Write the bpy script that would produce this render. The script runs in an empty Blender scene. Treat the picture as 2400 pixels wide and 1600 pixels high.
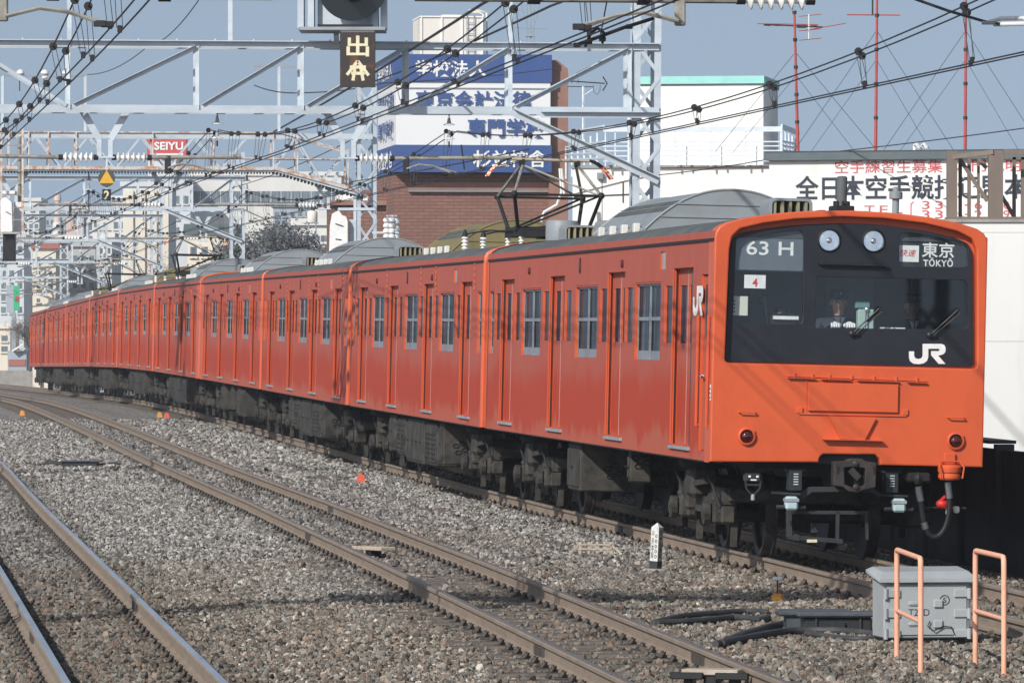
import bpy, bmesh, math, random
import numpy as np
from mathutils import Vector, Matrix, Quaternion
random.seed(7); np.random.seed(7)
C = bpy.context.scene.collection
SC = bpy.context.scene

# ---------------------------------------------------------------- camera, sky, sun, exposure
F = 13550.0 / 2400.0            # focal length in frame widths
HC = 2.29                       # camera height above the rail at the train's nose
cd = bpy.data.cameras.new('camera'); cam = bpy.data.objects.new('camera', cd); C.objects.link(cam)
cd.sensor_fit = 'HORIZONTAL'; cd.sensor_width = 36.0; cd.lens = 36.0 * F
cd.shift_y = -10.0 / 2400.0
cd.clip_start = 1.0; cd.clip_end = 9000.0
cam.location = (0, 0, HC); cam.rotation_euler = (math.radians(90), 0, 0)
SC.camera = cam

SUN = Vector((-1.0, -1.48, 1.10)).normalized()      # towards the sun
w = bpy.data.worlds.new("World"); SC.world = w; w.use_nodes = True
nt = w.node_tree; nt.nodes.clear()
out = nt.nodes.new('ShaderNodeOutputWorld'); bg = nt.nodes.new('ShaderNodeBackground')
sky = nt.nodes.new('ShaderNodeTexSky'); sky.sky_type = 'NISHITA'; sky.sun_disc = False
sky.sun_elevation = math.asin(SUN.z); sky.sun_rotation = math.atan2(SUN.x, SUN.y)
sky.air_density = 1.0; sky.dust_density = 1.0; sky.ozone_density = 2.0
tc = nt.nodes.new('ShaderNodeTexCoord')
mp = nt.nodes.new('ShaderNodeVectorMath'); mp.operation = 'ADD'; mp.inputs[1].default_value = (0, 0, 0.32)
nm = nt.nodes.new('ShaderNodeVectorMath'); nm.operation = 'NORMALIZE'
nt.links.new(tc.outputs['Generated'], mp.inputs[0]); nt.links.new(mp.outputs[0], nm.inputs[0])
nt.links.new(nm.outputs[0], sky.inputs['Vector'])
hs = nt.nodes.new('ShaderNodeHueSaturation'); hs.inputs['Saturation'].default_value = 0.66; hs.inputs['Hue'].default_value = 0.488
nt.links.new(sky.outputs[0], hs.inputs['Color']); nt.links.new(hs.outputs[0], bg.inputs['Color'])
bg.inputs['Strength'].default_value = 0.140
nt.links.new(bg.outputs[0], out.inputs['Surface'])
sd = bpy.data.lights.new('sun', 'SUN'); sd.energy = 4.5; sd.angle = math.radians(0.75); sd.color = (1.0, 0.965, 0.905)
sun = bpy.data.objects.new('sun', sd); C.objects.link(sun)
sun.rotation_euler = (-SUN).to_track_quat('-Z', 'Y').to_euler(); sun.location = SUN * 200
SC.view_settings.view_transform = 'Standard'; SC.view_settings.look = 'None'
SC.view_settings.gamma = 1.0; SC.view_settings.exposure = 0.0
SC.cycles.max_bounces = 6; SC.cycles.transparent_max_bounces = 12

# ---------------------------------------------------------------- helpers
def W(px, py, D):
    """world point seen at photo pixel (px,py) at depth D"""
    return Vector(((px - 1200) / 13550.0 * D, D, HC + (790 - py) / 13550.0 * D))

def tag(o, label=None, cat=None, group=None, kind=None):
    if label: o['label'] = label
    if cat: o['category'] = cat
    if group: o['group'] = group
    if kind: o['kind'] = kind
    return o

def thing(name, label, cat, loc=(0, 0, 0), mat=None, group=None):
    o = bpy.data.objects.new(name, None); C.objects.link(o)
    o.empty_display_size = 0.2
    if mat is not None: o.matrix_world = mat
    else: o.location = loc
    return tag(o, label, cat, group)

def copy_tree(o, parent=None):
    c = o.copy(); C.objects.link(c)
    if parent is not None:
        c.parent = parent
        c.matrix_parent_inverse = o.matrix_parent_inverse.copy()
    for ch in list(o.children): copy_tree(ch, c)
    return c

def rpoly(pts, r, n=5):
    """round the corners of a closed 2D polygon (r number or list)"""
    out = []; N = len(pts)
    for i in range(N):
        p0 = Vector(pts[i - 1]); p1 = Vector(pts[i]); p2 = Vector(pts[(i + 1) % N])
        rr = r[i] if isinstance(r, (list, tuple)) else r
        a = (p0 - p1); b = (p2 - p1)
        if rr <= 0 or a.length < 1e-6 or b.length < 1e-6: out.append(tuple(p1)); continue
        a.normalize(); b.normalize()
        ang = a.angle(b)
        if ang > 3.1: out.append(tuple(p1)); continue
        t = min(rr / math.tan(ang / 2), (p0 - p1).length * .49, (p2 - p1).length * .49)
        s = p1 + a * t; e = p1 + b * t
        for k in range(n + 1):
            u = k / n
            q = s * (1 - u) ** 2 + p1 * 2 * u * (1 - u) + e * u ** 2
            out.append((q.x, q.y))
    return out

def circle(cx, cy, r, n=24):
    return [(cx + r * math.cos(2 * math.pi * k / n), cy + r * math.sin(2 * math.pi * k / n)) for k in range(n)]

class MB:
    def __init__(s): s.v = []; s.f = []; s.m = []
    def add(s, verts, faces, m=0):
        b = len(s.v); s.v += [tuple(v) for v in verts]
        s.f += [tuple(b + i for i in f) for f in faces]; s.m += [m] * len(faces)
        return s
    def box(s, x0, x1, y0, y1, z0, z1, m=0):
        v = [(x, y, z) for x in (x0, x1) for y in (y0, y1) for z in (z0, z1)]
        return s.add(v, [(0, 1, 3, 2), (4, 6, 7, 5), (0, 4, 5, 1), (2, 3, 7, 6), (0, 2, 6, 4), (1, 5, 7, 3)], m)
    def bbox(s, x0, x1, y0, y1, z0, z1, b=0.01, m=0):
        """box with chamfered edges"""
        pr = [(y0 + b, z0), (y1 - b, z0), (y1, z0 + b), (y1, z1 - b), (y1 - b, z1), (y0 + b, z1), (y0, z1 - b), (y0, z0 + b)]
        ins = [(min(max(y, y0 + b), y1 - b), min(max(z, z0 + b), z1 - b)) for y, z in pr]
        rings = [(x0, ins), (x0 + b, pr), (x1 - b, pr), (x1, ins)]
        v = [(x, y, z) for x, q in rings for y, z in q]
        f = [(k * 8 + i, k * 8 + (i + 1) % 8, (k + 1) * 8 + (i + 1) % 8, (k + 1) * 8 + i) for k in range(3) for i in range(8)]
        f += [tuple(range(7, -1, -1)), tuple(range(24, 32))]
        return s.add(v, f, m)
    def quad(s, a, b, c, d, m=0): return s.add([a, b, c, d], [(0, 1, 2, 3)], m)
    def bar(s, p0, p1, w, h=None, m=0, up=(0, 0, 1)):
        h = h or w
        p0 = Vector(p0); p1 = Vector(p1); d = (p1 - p0)
        if d.length < 1e-6: return s
        d.normalize(); up = Vector(up)
        if abs(d.dot(up)) > .98: up = Vector((0, 1, 0)) if abs(d.y) < .9 else Vector((1, 0, 0))
        r = d.cross(up).normalized(); u = r.cross(d)
        v = [p + r * (w / 2 * i) + u * (h / 2 * j) for p in (p0, p1) for i, j in ((-1, -1), (1, -1), (1, 1), (-1, 1))]
        return s.add(v, [(0, 1, 2, 3), (7, 6, 5, 4), (0, 4, 5, 1), (1, 5, 6, 2), (2, 6, 7, 3), (3, 7, 4, 0)], m)
    def ang(s, p0, p1, w, m=0, up=(0, 0, 1), flip=1):
        """L-shaped angle iron"""
        p0 = Vector(p0); p1 = Vector(p1); d = (p1 - p0).normalized(); up = Vector(up)
        if abs(d.dot(up)) > .98: up = Vector((1, 0, 0))
        r = d.cross(up).normalized(); u = r.cross(d); t = w * .14
        o1 = u * (w / 2 - t / 2) + r * (w * .46); o2 = u * (-t * .52)
        s.bar(p0 + o1, p1 + o1, w * .9, t, m, up); s.bar(p0 + o2, p1 + o2, t, w - t * 1.04, m, up)
        return s
    def tube(s, pts, r, n=8, m=0, cap=True):
        pts = [Vector(p) for p in pts]; N = len(pts)
        rr = r if isinstance(r, (list, tuple)) else [r] * N
        d0 = (pts[1] - pts[0]).normalized()
        up = Vector((0, 0, 1)) if abs(d0.z) < .9 else Vector((1, 0, 0))
        a = d0.cross(up).normalized(); b = a.cross(d0)
        V = []
        for i, p in enumerate(pts):
            d = (pts[min(i + 1, N - 1)] - pts[max(i - 1, 0)]).normalized()
            a = (a - d * a.dot(d)).normalized(); b = a.cross(d)
            for k in range(n):
                t = 2 * math.pi * k / n
                V.append(p + (a * math.cos(t) + b * math.sin(t)) * rr[i])
        Fc = [(i * n + k, i * n + (k + 1) % n, (i + 1) * n + (k + 1) % n, (i + 1) * n + k) for i in range(N - 1) for k in range(n)]
        if cap: Fc += [tuple(range(n - 1, -1, -1)), tuple(range((N - 1) * n, N * n))]
        return s.add(V, Fc, m)
    def lathe(s, prof, org, axis=(0, 0, 1), n=16, m=0, caps=True):
        """prof: list of (radius, distance along axis)"""
        axis = Vector(axis).normalized(); org = Vector(org)
        q = axis.to_track_quat('Z', 'X')
        V = []; N = len(prof)
        for r, h in prof:
            for k in range(n):
                t = 2 * math.pi * k / n
                V.append(org + q @ Vector((r * math.cos(t), r * math.sin(t), h)))
        Fc = [(i * n + k, i * n + (k + 1) % n, (i + 1) * n + (k + 1) % n, (i + 1) * n + k) for i in range(N - 1) for k in range(n)]
        if caps and prof[0][0] > 1e-5: Fc.append(tuple(range(n - 1, -1, -1)))
        if caps and prof[-1][0] > 1e-5: Fc.append(tuple(range((N - 1) * n, N * n)))
        return s.add(V, Fc, m)
    def ball(s, c, r, m=0, n=8, sq=(1, 1, 1)):
        V = []; Fc = []; c = Vector(c); R = max(4, n // 2 + 1)
        for i in range(R + 1):
            ph = math.pi * i / R
            for k in range(n):
                t = 2 * math.pi * k / n
                V.append(c + Vector((r * sq[0] * math.sin(ph) * math.cos(t), r * sq[1] * math.sin(ph) * math.sin(t), r * sq[2] * math.cos(ph))))
        for i in range(R):
            for k in range(n): Fc.append((i * n + k, (i + 1) * n + k, (i + 1) * n + (k + 1) % n, i * n + (k + 1) % n))
        return s.add(V, Fc, m)
    def plate(s, polys, fn, t=0.0, bevel=0.0, m=0):
        """filled 2D polygons (even-odd holes), thickness t, mapped with fn(x,y,h) -> 3D"""
        cu = bpy.data.curves.new('tmp', 'CURVE'); cu.dimensions = '2D'; cu.fill_mode = 'BOTH'
        cu.extrude = t / 2; cu.bevel_depth = bevel; cu.bevel_resolution = 1; cu.offset = -bevel
        for P in polys:
            sp = cu.splines.new('POLY'); sp.points.add(len(P) - 1)
            for i, p in enumerate(P): sp.points[i].co = (p[0], p[1], 0, 1)
            sp.use_cyclic_u = True
        return s._curve(cu, lambda x, y, z: fn(x, y, z + t / 2 + bevel), m)
    def _curve(s, cu, fn, m):
        ob = bpy.data.objects.new('tmp', cu); C.objects.link(ob)
        dg = bpy.context.evaluated_depsgraph_get()
        me = bpy.data.meshes.new_from_object(ob.evaluated_get(dg))
        s.add([fn(*v.co) for v in me.vertices], [tuple(p.vertices) for p in me.polygons], m)
        bpy.data.objects.remove(ob); bpy.data.curves.remove(cu); bpy.data.meshes.remove(me)
        return s
    def text(s, body, fn, box, m=0, bold=0.0, t=0.004, shear=0.0, spacing=1.0):
        """lettering stretched into box=(x0,y0,x1,y1), mapped with fn(x,y,h)"""
        cu = bpy.data.curves.new('tmp', 'FONT'); cu.body = body; cu.offset = bold; cu.resolution_u = 3
        cu.shear = shear; cu.space_character = spacing
        ob = bpy.data.objects.new('tmp', cu); C.objects.link(ob)
        dg = bpy.context.evaluated_depsgraph_get()
        me = bpy.data.meshes.new_from_object(ob.evaluated_get(dg))
        xs = [v.co.x for v in me.vertices]; ys = [v.co.y for v in me.vertices]
        if xs:
            ax, bx_, ay, by = min(xs), max(xs), min(ys), max(ys); x0, y0, x1, y1 = box
            s.add([fn(x0 + (v.co.x - ax) / (bx_ - ax + 1e-9) * (x1 - x0), y0 + (v.co.y - ay) / (by - ay + 1e-9) * (y1 - y0), t) for v in me.vertices],
                  [tuple(p.vertices) for p in me.polygons], m)
        bpy.data.objects.remove(ob); bpy.data.curves.remove(cu); bpy.data.meshes.remove(me)
        return s
    def xf(s, M):
        s.v = [tuple(M @ Vector(v)) for v in s.v]; return s
    def mesh(s, name, mats, smooth=0.6):
        me = bpy.data.meshes.new(name); me.from_pydata(s.v, [], s.f)
        mats = mats if isinstance(mats, (list, tuple)) else [mats]
        for x in mats: me.materials.append(x)
        if len(mats) > 1: me.polygons.foreach_set('material_index', s.m)
        if smooth:
            me.polygons.foreach_set('use_smooth', [True] * len(s.f)); me.set_sharp_from_angle(angle=smooth)
        me.update(); return me
    def build(s, name, mats, parent=None, smooth=0.6, at=None):
        """link as one object; at = matrix of its own origin (verts stay where they are when None)"""
        o = bpy.data.objects.new(name, s.mesh(name, mats, smooth)); C.objects.link(o)
        if parent is not None: o.parent = parent
        if at is not None: o.matrix_local = at
        return o

def obj(name, mb, mats, parent=None, smooth=0.6, label=None):
    """build with the origin moved to the middle of the mesh"""
    v = np.array(mb.v); c = (v.min(0) + v.max(0)) / 2
    if parent is None: c[2] = v[:, 2].min()
    mb.v = [tuple(p) for p in (v - c)]
    o = mb.build(name, mats, parent, smooth, Matrix.Translation(Vector(c)))
    if label: o['label'] = label
    return o

# ---------------------------------------------------------------- materials
def nodes(name):
    m = bpy.data.materials.new(name); m.use_nodes = True
    n = m.node_tree; b = n.nodes['Principled BSDF']
    return m, n, b

def ramp(n, fac, stops):
    r = n.nodes.new('ShaderNodeValToRGB'); e = r.color_ramp.elements
    while len(e) < len(stops): e.new(0.5)
    for i, (p, c) in enumerate(stops): e[i].position = p; e[i].color = (*c, 1) if len(c) == 3 else c
    n.links.new(fac, r.inputs['Fac']); return r.outputs['Color']

def coords(n, scale=(1, 1, 1), world=True, rnd=True):
    if world:
        g = n.nodes.new('ShaderNodeNewGeometry'); src = g.outputs['Position']
    else:
        t = n.nodes.new('ShaderNodeTexCoord'); src = t.outputs['Object']
        if rnd:
            oi = n.nodes.new('ShaderNodeObjectInfo'); mu = n.nodes.new('ShaderNodeMath'); mu.operation = 'MULTIPLY'
            mu.inputs[1].default_value = 173.0; n.links.new(oi.outputs['Random'], mu.inputs[0])
            cx = n.nodes.new('ShaderNodeCombineXYZ'); n.links.new(mu.outputs[0], cx.inputs[0])
            ad = n.nodes.new('ShaderNodeVectorMath'); n.links.new(src, ad.inputs[0]); n.links.new(cx.outputs[0], ad.inputs[1]); src = ad.outputs[0]
    v = n.nodes.new('ShaderNodeVectorMath'); v.operation = 'MULTIPLY'; v.inputs[1].default_value = scale
    n.links.new(src, v.inputs[0]); return v.outputs[0]

def noise(n, vec, scale=5.0, detail=4.0, rough=0.6):
    t = n.nodes.new('ShaderNodeTexNoise'); t.inputs['Scale'].default_value = scale
    t.inputs['Detail'].default_value = detail; t.inputs['Roughness'].default_value = rough
    n.links.new(vec, t.inputs['Vector']); return t.outputs['Fac']

def math_(n, op, a, b=None, clamp=False):
    x = n.nodes.new('ShaderNodeMath'); x.operation = op; x.use_clamp = clamp
    for i, q in enumerate((a, b)):
        if q is None: continue
        if isinstance(q, (int, float)): x.inputs[i].default_value = q
        else: n.links.new(q, x.inputs[i])
    return x.outputs[0]

def mix(n, fac, a, b):
    x = n.nodes.new('ShaderNodeMix'); x.data_type = 'RGBA'
    for key, q in ((0, fac), (6, a), (7, b)):
        if isinstance(q, (int, float)): x.inputs[key].default_value = q
        elif isinstance(q, (tuple, list)): x.inputs[key].default_value = (*q[:3], 1)
        else: n.links.new(q, x.inputs[key])
    return x.outputs[2]

def bump(n, b, h, strength=0.3, dist=0.02):
    bu = n.nodes.new('ShaderNodeBump'); bu.inputs['Strength'].default_value = strength; bu.inputs['Distance'].default_value = dist
    n.links.new(h, bu.inputs['Height']); n.links.new(bu.outputs[0], b.inputs['Normal'])

def mat(name, col, rough=0.6, metal=0.0, col2=None, amt=(0.45, 0.7), scale=(3, 3, 3), detail=5, spec=0.4, bmp=0.0, world=True):
    """paint / metal / plaster with a second colour worn or stained in by noise"""
    m, n, b = nodes(name)
    b.inputs['Roughness'].default_value = rough; b.inputs['Metallic'].default_value = metal
    b.inputs['Specular IOR Level'].default_value = spec
    if col2 is None: col2 = tuple(c * .72 for c in col)
    f = noise(n, coords(n, scale, world), 1.0, detail, .65)
    c = ramp(n, f, [(amt[0], col), (amt[1], col2)])
    n.links.new(c, b.inputs['Base Color'])
    if bmp: bump(n, b, f, bmp, .02)
    return m

def flat(name, col, rough=0.5, metal=0.0, spec=0.4):
    return mat(name, col, rough, metal, tuple(c * .88 for c in col), (.4, .65), (9, 9, 9), 3, spec)

M = {}
ORANGE = (0.60, 0.100, 0.032)
M['orange'] = mat('vermilion_paint', ORANGE, 0.42, 0, (0.50, 0.082, 0.028), (.45, .75), (2.5, 2.5, 1.6), 8, spec=.45)
M['black_glass'] = mat('black_panel', (0.016, 0.018, 0.024), 0.38, 0, (0.022, 0.024, 0.030), spec=.4)
M['rubber'] = flat('black_rubber', (0.012, 0.012, 0.014), 0.6)
M['roofgrey'] = mat('roof_canvas', (0.075, 0.085, 0.090), 0.75, 0, (0.13, 0.135, 0.125), (.42, .72), (1.2, 1.2, 1.2), 8)
M['coolgrey'] = mat('cooler_grey', (0.24, 0.265, 0.285), 0.5, 0, (0.19, 0.20, 0.205), (.45, .75), (1.5, 1.5, 3), 6)
M['coolrust'] = mat('cooler_brake_dust', (0.20, 0.165, 0.075), 0.8, 0, (0.14, 0.12, 0.06), (.4, .7), (4, 4, 4), 8)
M['white'] = flat('white_paint', (0.78, 0.78, 0.77), 0.5)
M['steel'] = mat('galvanised_steel', (0.51, 0.57, 0.625), 0.5, 0.1, (0.38, 0.42, 0.46), (.45, .75), (1.5, 1.5, 4), 6)
M['steeld'] = mat('weathered_steel', (0.30, 0.33, 0.36), 0.6, 0.1, (0.22, 0.23, 0.24), (.45, .75), (3, 3, 3), 6)
M['rusty'] = mat('rusty_rail_paint', (0.55, 0.53, 0.51), 0.7, 0, (0.42, 0.22, 0.13), (.46, .60), (6, 6, 6), 6)
M['pipe'] = mat('dirty_pipe', (0.32, 0.31, 0.28), 0.6, 0.1, (0.17, 0.155, 0.13), (.42, .68), (7, 7, 7), 6)
M['wire'] = flat('dark_wire', (0.028, 0.026, 0.030), 0.55, 0.3)
M['wirel'] = flat('thin_grey_wire', (0.10, 0.11, 0.13), 0.55, 0.3)
M['black'] = flat('black_enamel', (0.014, 0.015, 0.016), 0.45)
M['porcelain'] = flat('white_porcelain', (0.80, 0.80, 0.78), 0.2, 0, .6)
M['under'] = mat('underfloor_grey', (0.015, 0.015, 0.015), 0.75, 0, (0.060, 0.053, 0.043), (.36, .62), (5, 5, 5), 8)
M['underd'] = mat('underfloor_black', (0.008, 0.008, 0.009), 0.7, 0, (0.016, 0.015, 0.014), (.4, .7), (5, 5, 5), 6)
M['alu'] = mat('aluminium_frame', (0.30, 0.33, 0.36), 0.4, 0.4, (0.20, 0.22, 0.25))
M['chrome'] = flat('bright_metal', (0.96, 0.96, 0.96), 0.12, 1.0)
M['red'] = flat('red_paint', (0.60, 0.03, 0.025), 0.5)
M['redmast'] = mat('faded_red_mast', (0.46, 0.08, 0.075), 0.6, 0, (0.36, 0.06, 0.055), (.4, .6), (1, 1, 2))
M['navy'] = mat('blue_sign_paint', (0.042, 0.085, 0.245), 0.5, 0, (0.06, 0.105, 0.265), (.4, .75), (.5, .5, .2), 5)
M['pink'] = mat('pink_primer', (0.80, 0.40, 0.27), 0.55, 0, (0.62, 0.27, 0.15), (.55, .75), (14, 14, 5), 6)
M['cabinet'] = mat('grey_cabinet_paint', (0.34, 0.36, 0.37), 0.55, 0, (0.27, 0.285, 0.29), (.45, .75), (3, 3, 2), 7)
M['plank'] = mat('weathered_plank', (0.46, 0.39, 0.31), 0.8, 0, (0.30, 0.25, 0.20), (.4, .7), (3, 20, 20), 6)
M['concrete'] = mat('trackside_concrete', (0.34, 0.32, 0.30), 0.85, 0, (0.24, 0.22, 0.20), (.4, .7), (4, 4, 4), 8, bmp=.2)
M['yellow'] = flat('yellow_sign', (0.66, 0.37, 0.03), 0.5)
M['cream'] = flat('cream_lettering', (0.72, 0.66, 0.45), 0.5)
M['signbrown'] = mat('rusting_sign_plate', (0.035, 0.028, 0.026), 0.65, 0, (0.13, 0.05, 0.025), (.5, .66), (5, 5, 3), 7)

def glass_dark(name, c1, c2, rough=0.06, spec=.6):
    m, n, b = nodes(name)
    f = noise(n, coords(n, (6, 6, .7), True), 1.0, 3, .5)
    n.links.new(ramp(n, f, [(.38, c1), (.62, c2)]), b.inputs['Base Color'])
    b.inputs['Roughness'].default_value = rough; b.inputs['Specular IOR Level'].default_value = spec
    return m
M['cwin'] = glass_dark('carriage_glass', (0.008, 0.011, 0.016), (0.050, 0.068, 0.085), .22, .08)
def dark_pane(name, c1, c2, refl):
    m = bpy.data.materials.new(name); m.use_nodes = True; n = m.node_tree; n.nodes.clear()
    o = n.nodes.new('ShaderNodeOutputMaterial'); d = n.nodes.new('ShaderNodeBsdfDiffuse'); g = n.nodes.new('ShaderNodeBsdfGlossy'); g.inputs['Roughness'].default_value = .12
    f = noise(n, coords(n, (5, 5, .9), True), 1.0, 4, .6); n.links.new(ramp(n, f, [(.36, c1), (.56, c2), (.66, tuple(c * 2.2 for c in c2))]), d.inputs['Color'])
    mx = n.nodes.new('ShaderNodeMixShader'); mx.inputs[0].default_value = refl
    n.links.new(d.outputs[0], mx.inputs[1]); n.links.new(g.outputs[0], mx.inputs[2]); n.links.new(mx.outputs[0], o.inputs[0]); return m
M['cwin'] = dark_pane('carriage_glass', (.008, .012, .018), (.040, .058, .078), .16)
M['bwin'] = glass_dark('hazed_building_glass', (0.10, 0.125, 0.15), (0.20, 0.24, 0.27), .2, .3)  # far window glass lightened, distance haze put into its colour

def clear_glass(name, tint=(0.92, 0.95, 0.96), refl=0.07):
    m = bpy.data.materials.new(name); m.use_nodes = True; n = m.node_tree; n.nodes.clear()
    o = n.nodes.new('ShaderNodeOutputMaterial'); t = n.nodes.new('ShaderNodeBsdfTransparent'); g = n.nodes.new('ShaderNodeBsdfGlossy')
    t.inputs[0].default_value = (*tint, 1); g.inputs['Roughness'].default_value = .03
    mx = n.nodes.new('ShaderNodeMixShader'); mx.inputs[0].default_value = refl
    n.links.new(t.outputs[0], mx.inputs[1]); n.links.new(g.outputs[0], mx.inputs[2])
    n.links.new(mx.outputs[0], o.inputs[0]); return m
M['glass'] = clear_glass('windscreen_glass')

def side_paint():
    """old vermilion paint, washed-off dust: dusty above the waist, ragged streaks, dusty bottom edge"""
    m, n, b = nodes('dusty_side_paint')
    t = n.nodes.new('ShaderNodeTexCoord'); sp = n.nodes.new('ShaderNodeSeparateXYZ'); n.links.new(t.outputs['Object'], sp.inputs[0])
    z = sp.outputs['Z']                                   # object origin lies at rail level
    st = noise(n, coords(n, (3.4, 1, .30), False), 1.0, 6, .75)      # tall streaks
    st2 = noise(n, coords(n, (.8, 1, .22), False), 1.0, 3, .6)
    fine = noise(n, coords(n, (12, 1, 3), False), 1.0, 3, .7)
    zz = math_(n, 'ADD', z, math_(n, 'MULTIPLY', math_(n, 'SUBTRACT', st, .5), .75))
    zz = math_(n, 'ADD', zz, math_(n, 'MULTIPLY', math_(n, 'SUBTRACT', st2, .5), .7))
    up = n.nodes.new('ShaderNodeMapRange'); up.interpolation_type = 'SMOOTHSTEP'
    n.links.new(zz, up.inputs[0]); up.inputs[1].default_value = 1.60; up.inputs[2].default_value = 1.98
    lo = n.nodes.new('ShaderNodeMapRange'); lo.interpolation_type = 'SMOOTHSTEP'
    n.links.new(zz, lo.inputs[0]); lo.inputs[1].default_value = 1.24; lo.inputs[2].default_value = 1.08
    clean = mix(n, fine, (0.44, 0.060, 0.030), (0.36, 0.048, 0.025))
    dust = mix(n, st, (0.46, 0.135, 0.098), (0.31, 0.075, 0.055))
    c = mix(n, math_(n, 'MULTIPLY', up.outputs[0], .80), clean, dust)
    c = mix(n, math_(n, 'MULTIPLY', lo.outputs[0], .50), c, (0.42, 0.15, 0.10))
    wh = math_(n, 'GREATER_THAN', st, .66); wh = math_(n, 'MULTIPLY', wh, .22)
    c = mix(n, wh, c, (0.46, 0.23, 0.20))
    n.links.new(c, b.inputs['Base Color']); b.inputs['Roughness'].default_value = .55
    b.inputs['Specular IOR Level'].default_value = .08
    return m
M['side'] = side_paint()

# ---------------------------------------------------------------- the line: alignment of the three tracks
_zt = [(-60, -.30), (0, -.12), (38, -.06), (58.65, 0), (78.5, .04), (98.35, .11), (118.2, .20), (138, .28), (158, .338), (178, .338), (198, .26), (217, .16),
       (237, .06), (257, -.06), (300, -.31), (351, -.585), (450, -1.1), (700, -2.4), (1600, -6)]
_zx = np.array([a for a, _ in _zt], float); _zy = np.array([b for _, b in _zt], float)
_zm = np.gradient(_zy, _zx)
def zt(D):
    i = int(np.clip(np.searchsorted(_zx, D) - 1, 0, len(_zx) - 2)); h = _zx[i + 1] - _zx[i]; t = (D - _zx[i]) / h
    return float((2 * t ** 3 - 3 * t * t + 1) * _zy[i] + (t ** 3 - 2 * t * t + t) * h * _zm[i] + (3 * t * t - 2 * t ** 3) * _zy[i + 1] + (t ** 3 - t * t) * h * _zm[i + 1])
def slope(D): return .1175 + .005 * min(max((110 - D) / 40, 0), 1)
_Ds = np.arange(-60, 1601, .5); _sl = np.array([slope(d) for d in _Ds])
_xc = -np.concatenate([[0], np.cumsum((_sl[1:] + _sl[:-1]) / 2 * .5)])
_xc = _xc - np.interp(58.65, _Ds, _xc) + 3.37
def xc(D): return float(np.interp(D, _Ds, _xc))
_OFF = {0: ([0, 1], [0, 0]), 1: ([0, 40, 60, 80, 140, 400], [-4.6, -4.36, -4.1, -3.88, -3.85, -3.9]), 2: ([0, 40, 60, 96, 140, 400], [-8.4, -8.17, -8.0, -7.68, -7.6, -7.7])}
def off(k, D): return float(np.interp(D, *_OFF[k]))
def P(D, o=0.0, h=0.0):
    """point at depth D on the main line, o metres to the right of its centre, h above its rails"""
    s = slope(D); k = 1 / math.hypot(1, s)
    return Vector((xc(D) + o * k, D + o * s * k, zt(D) + h))
def frame(D, o=0.0, h=0.0, cant=0.0):
    """matrix with X away along the line, Y to the left, Z up"""
    a = P(D + .5, o, h); b = P(D - .5, o, h); x = (a - b).normalized()
    y = Vector((0, 0, 1)).cross(x).normalized(); z = x.cross(y)
    m = Matrix((x, y, z)).transposed().to_4x4(); m.translation = P(D, o, h)
    return m @ Matrix.Rotation(cant, 4, 'X')
# ---------------------------------------------------------------- ground
def G(px, py, z=-0.15):
    """point on the trackbed seen at photo pixel"""
    D = 60.0
    for _ in range(30): D = (HC - zt(D) - z) * 13550.0 / (py - 790)
    return W(px, py, D)

def gravel_mat(name, instanced):
    m, n, b = nodes(name)
    pos = coords(n, (1, 1, 1), True)
    sp = n.nodes.new('ShaderNodeSeparateXYZ'); n.links.new(pos, sp.inputs[0])
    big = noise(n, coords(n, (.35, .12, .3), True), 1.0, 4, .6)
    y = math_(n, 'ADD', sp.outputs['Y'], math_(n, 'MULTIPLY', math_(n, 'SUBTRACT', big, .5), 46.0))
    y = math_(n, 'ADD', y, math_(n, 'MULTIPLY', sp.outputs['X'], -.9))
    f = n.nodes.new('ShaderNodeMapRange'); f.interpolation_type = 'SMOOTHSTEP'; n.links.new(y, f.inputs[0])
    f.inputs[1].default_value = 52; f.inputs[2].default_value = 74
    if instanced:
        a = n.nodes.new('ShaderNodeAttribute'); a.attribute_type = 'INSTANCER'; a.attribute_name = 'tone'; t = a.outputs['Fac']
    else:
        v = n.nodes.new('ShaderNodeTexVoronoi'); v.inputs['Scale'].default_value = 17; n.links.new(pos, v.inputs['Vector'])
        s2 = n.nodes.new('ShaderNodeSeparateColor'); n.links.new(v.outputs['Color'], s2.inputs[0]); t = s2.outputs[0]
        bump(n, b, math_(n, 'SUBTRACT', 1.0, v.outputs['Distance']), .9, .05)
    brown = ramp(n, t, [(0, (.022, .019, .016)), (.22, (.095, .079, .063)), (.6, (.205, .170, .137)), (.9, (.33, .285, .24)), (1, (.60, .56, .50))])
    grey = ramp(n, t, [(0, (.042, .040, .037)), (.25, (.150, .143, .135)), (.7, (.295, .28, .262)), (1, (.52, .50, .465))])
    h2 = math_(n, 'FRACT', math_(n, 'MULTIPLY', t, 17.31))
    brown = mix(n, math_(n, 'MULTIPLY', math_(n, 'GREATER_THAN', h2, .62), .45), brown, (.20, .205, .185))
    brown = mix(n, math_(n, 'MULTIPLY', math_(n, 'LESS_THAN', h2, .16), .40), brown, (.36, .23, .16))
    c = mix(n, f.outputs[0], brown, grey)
    fine = noise(n, coords(n, (38, 38, 38), True), 1.0, 3, .6)
    c = mix(n, math_(n, 'MULTIPLY', fine, .30), c, (.10, .088, .078))
    n.links.new(c, b.inputs['Base Color']); b.inputs['Roughness'].default_value = .9; b.inputs['Specular IOR Level'].default_value = .2
    return m
M['ground'] = gravel_mat('crushed_stone_bed', False); M['stone'] = gravel_mat('crushed_stone', True)

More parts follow.
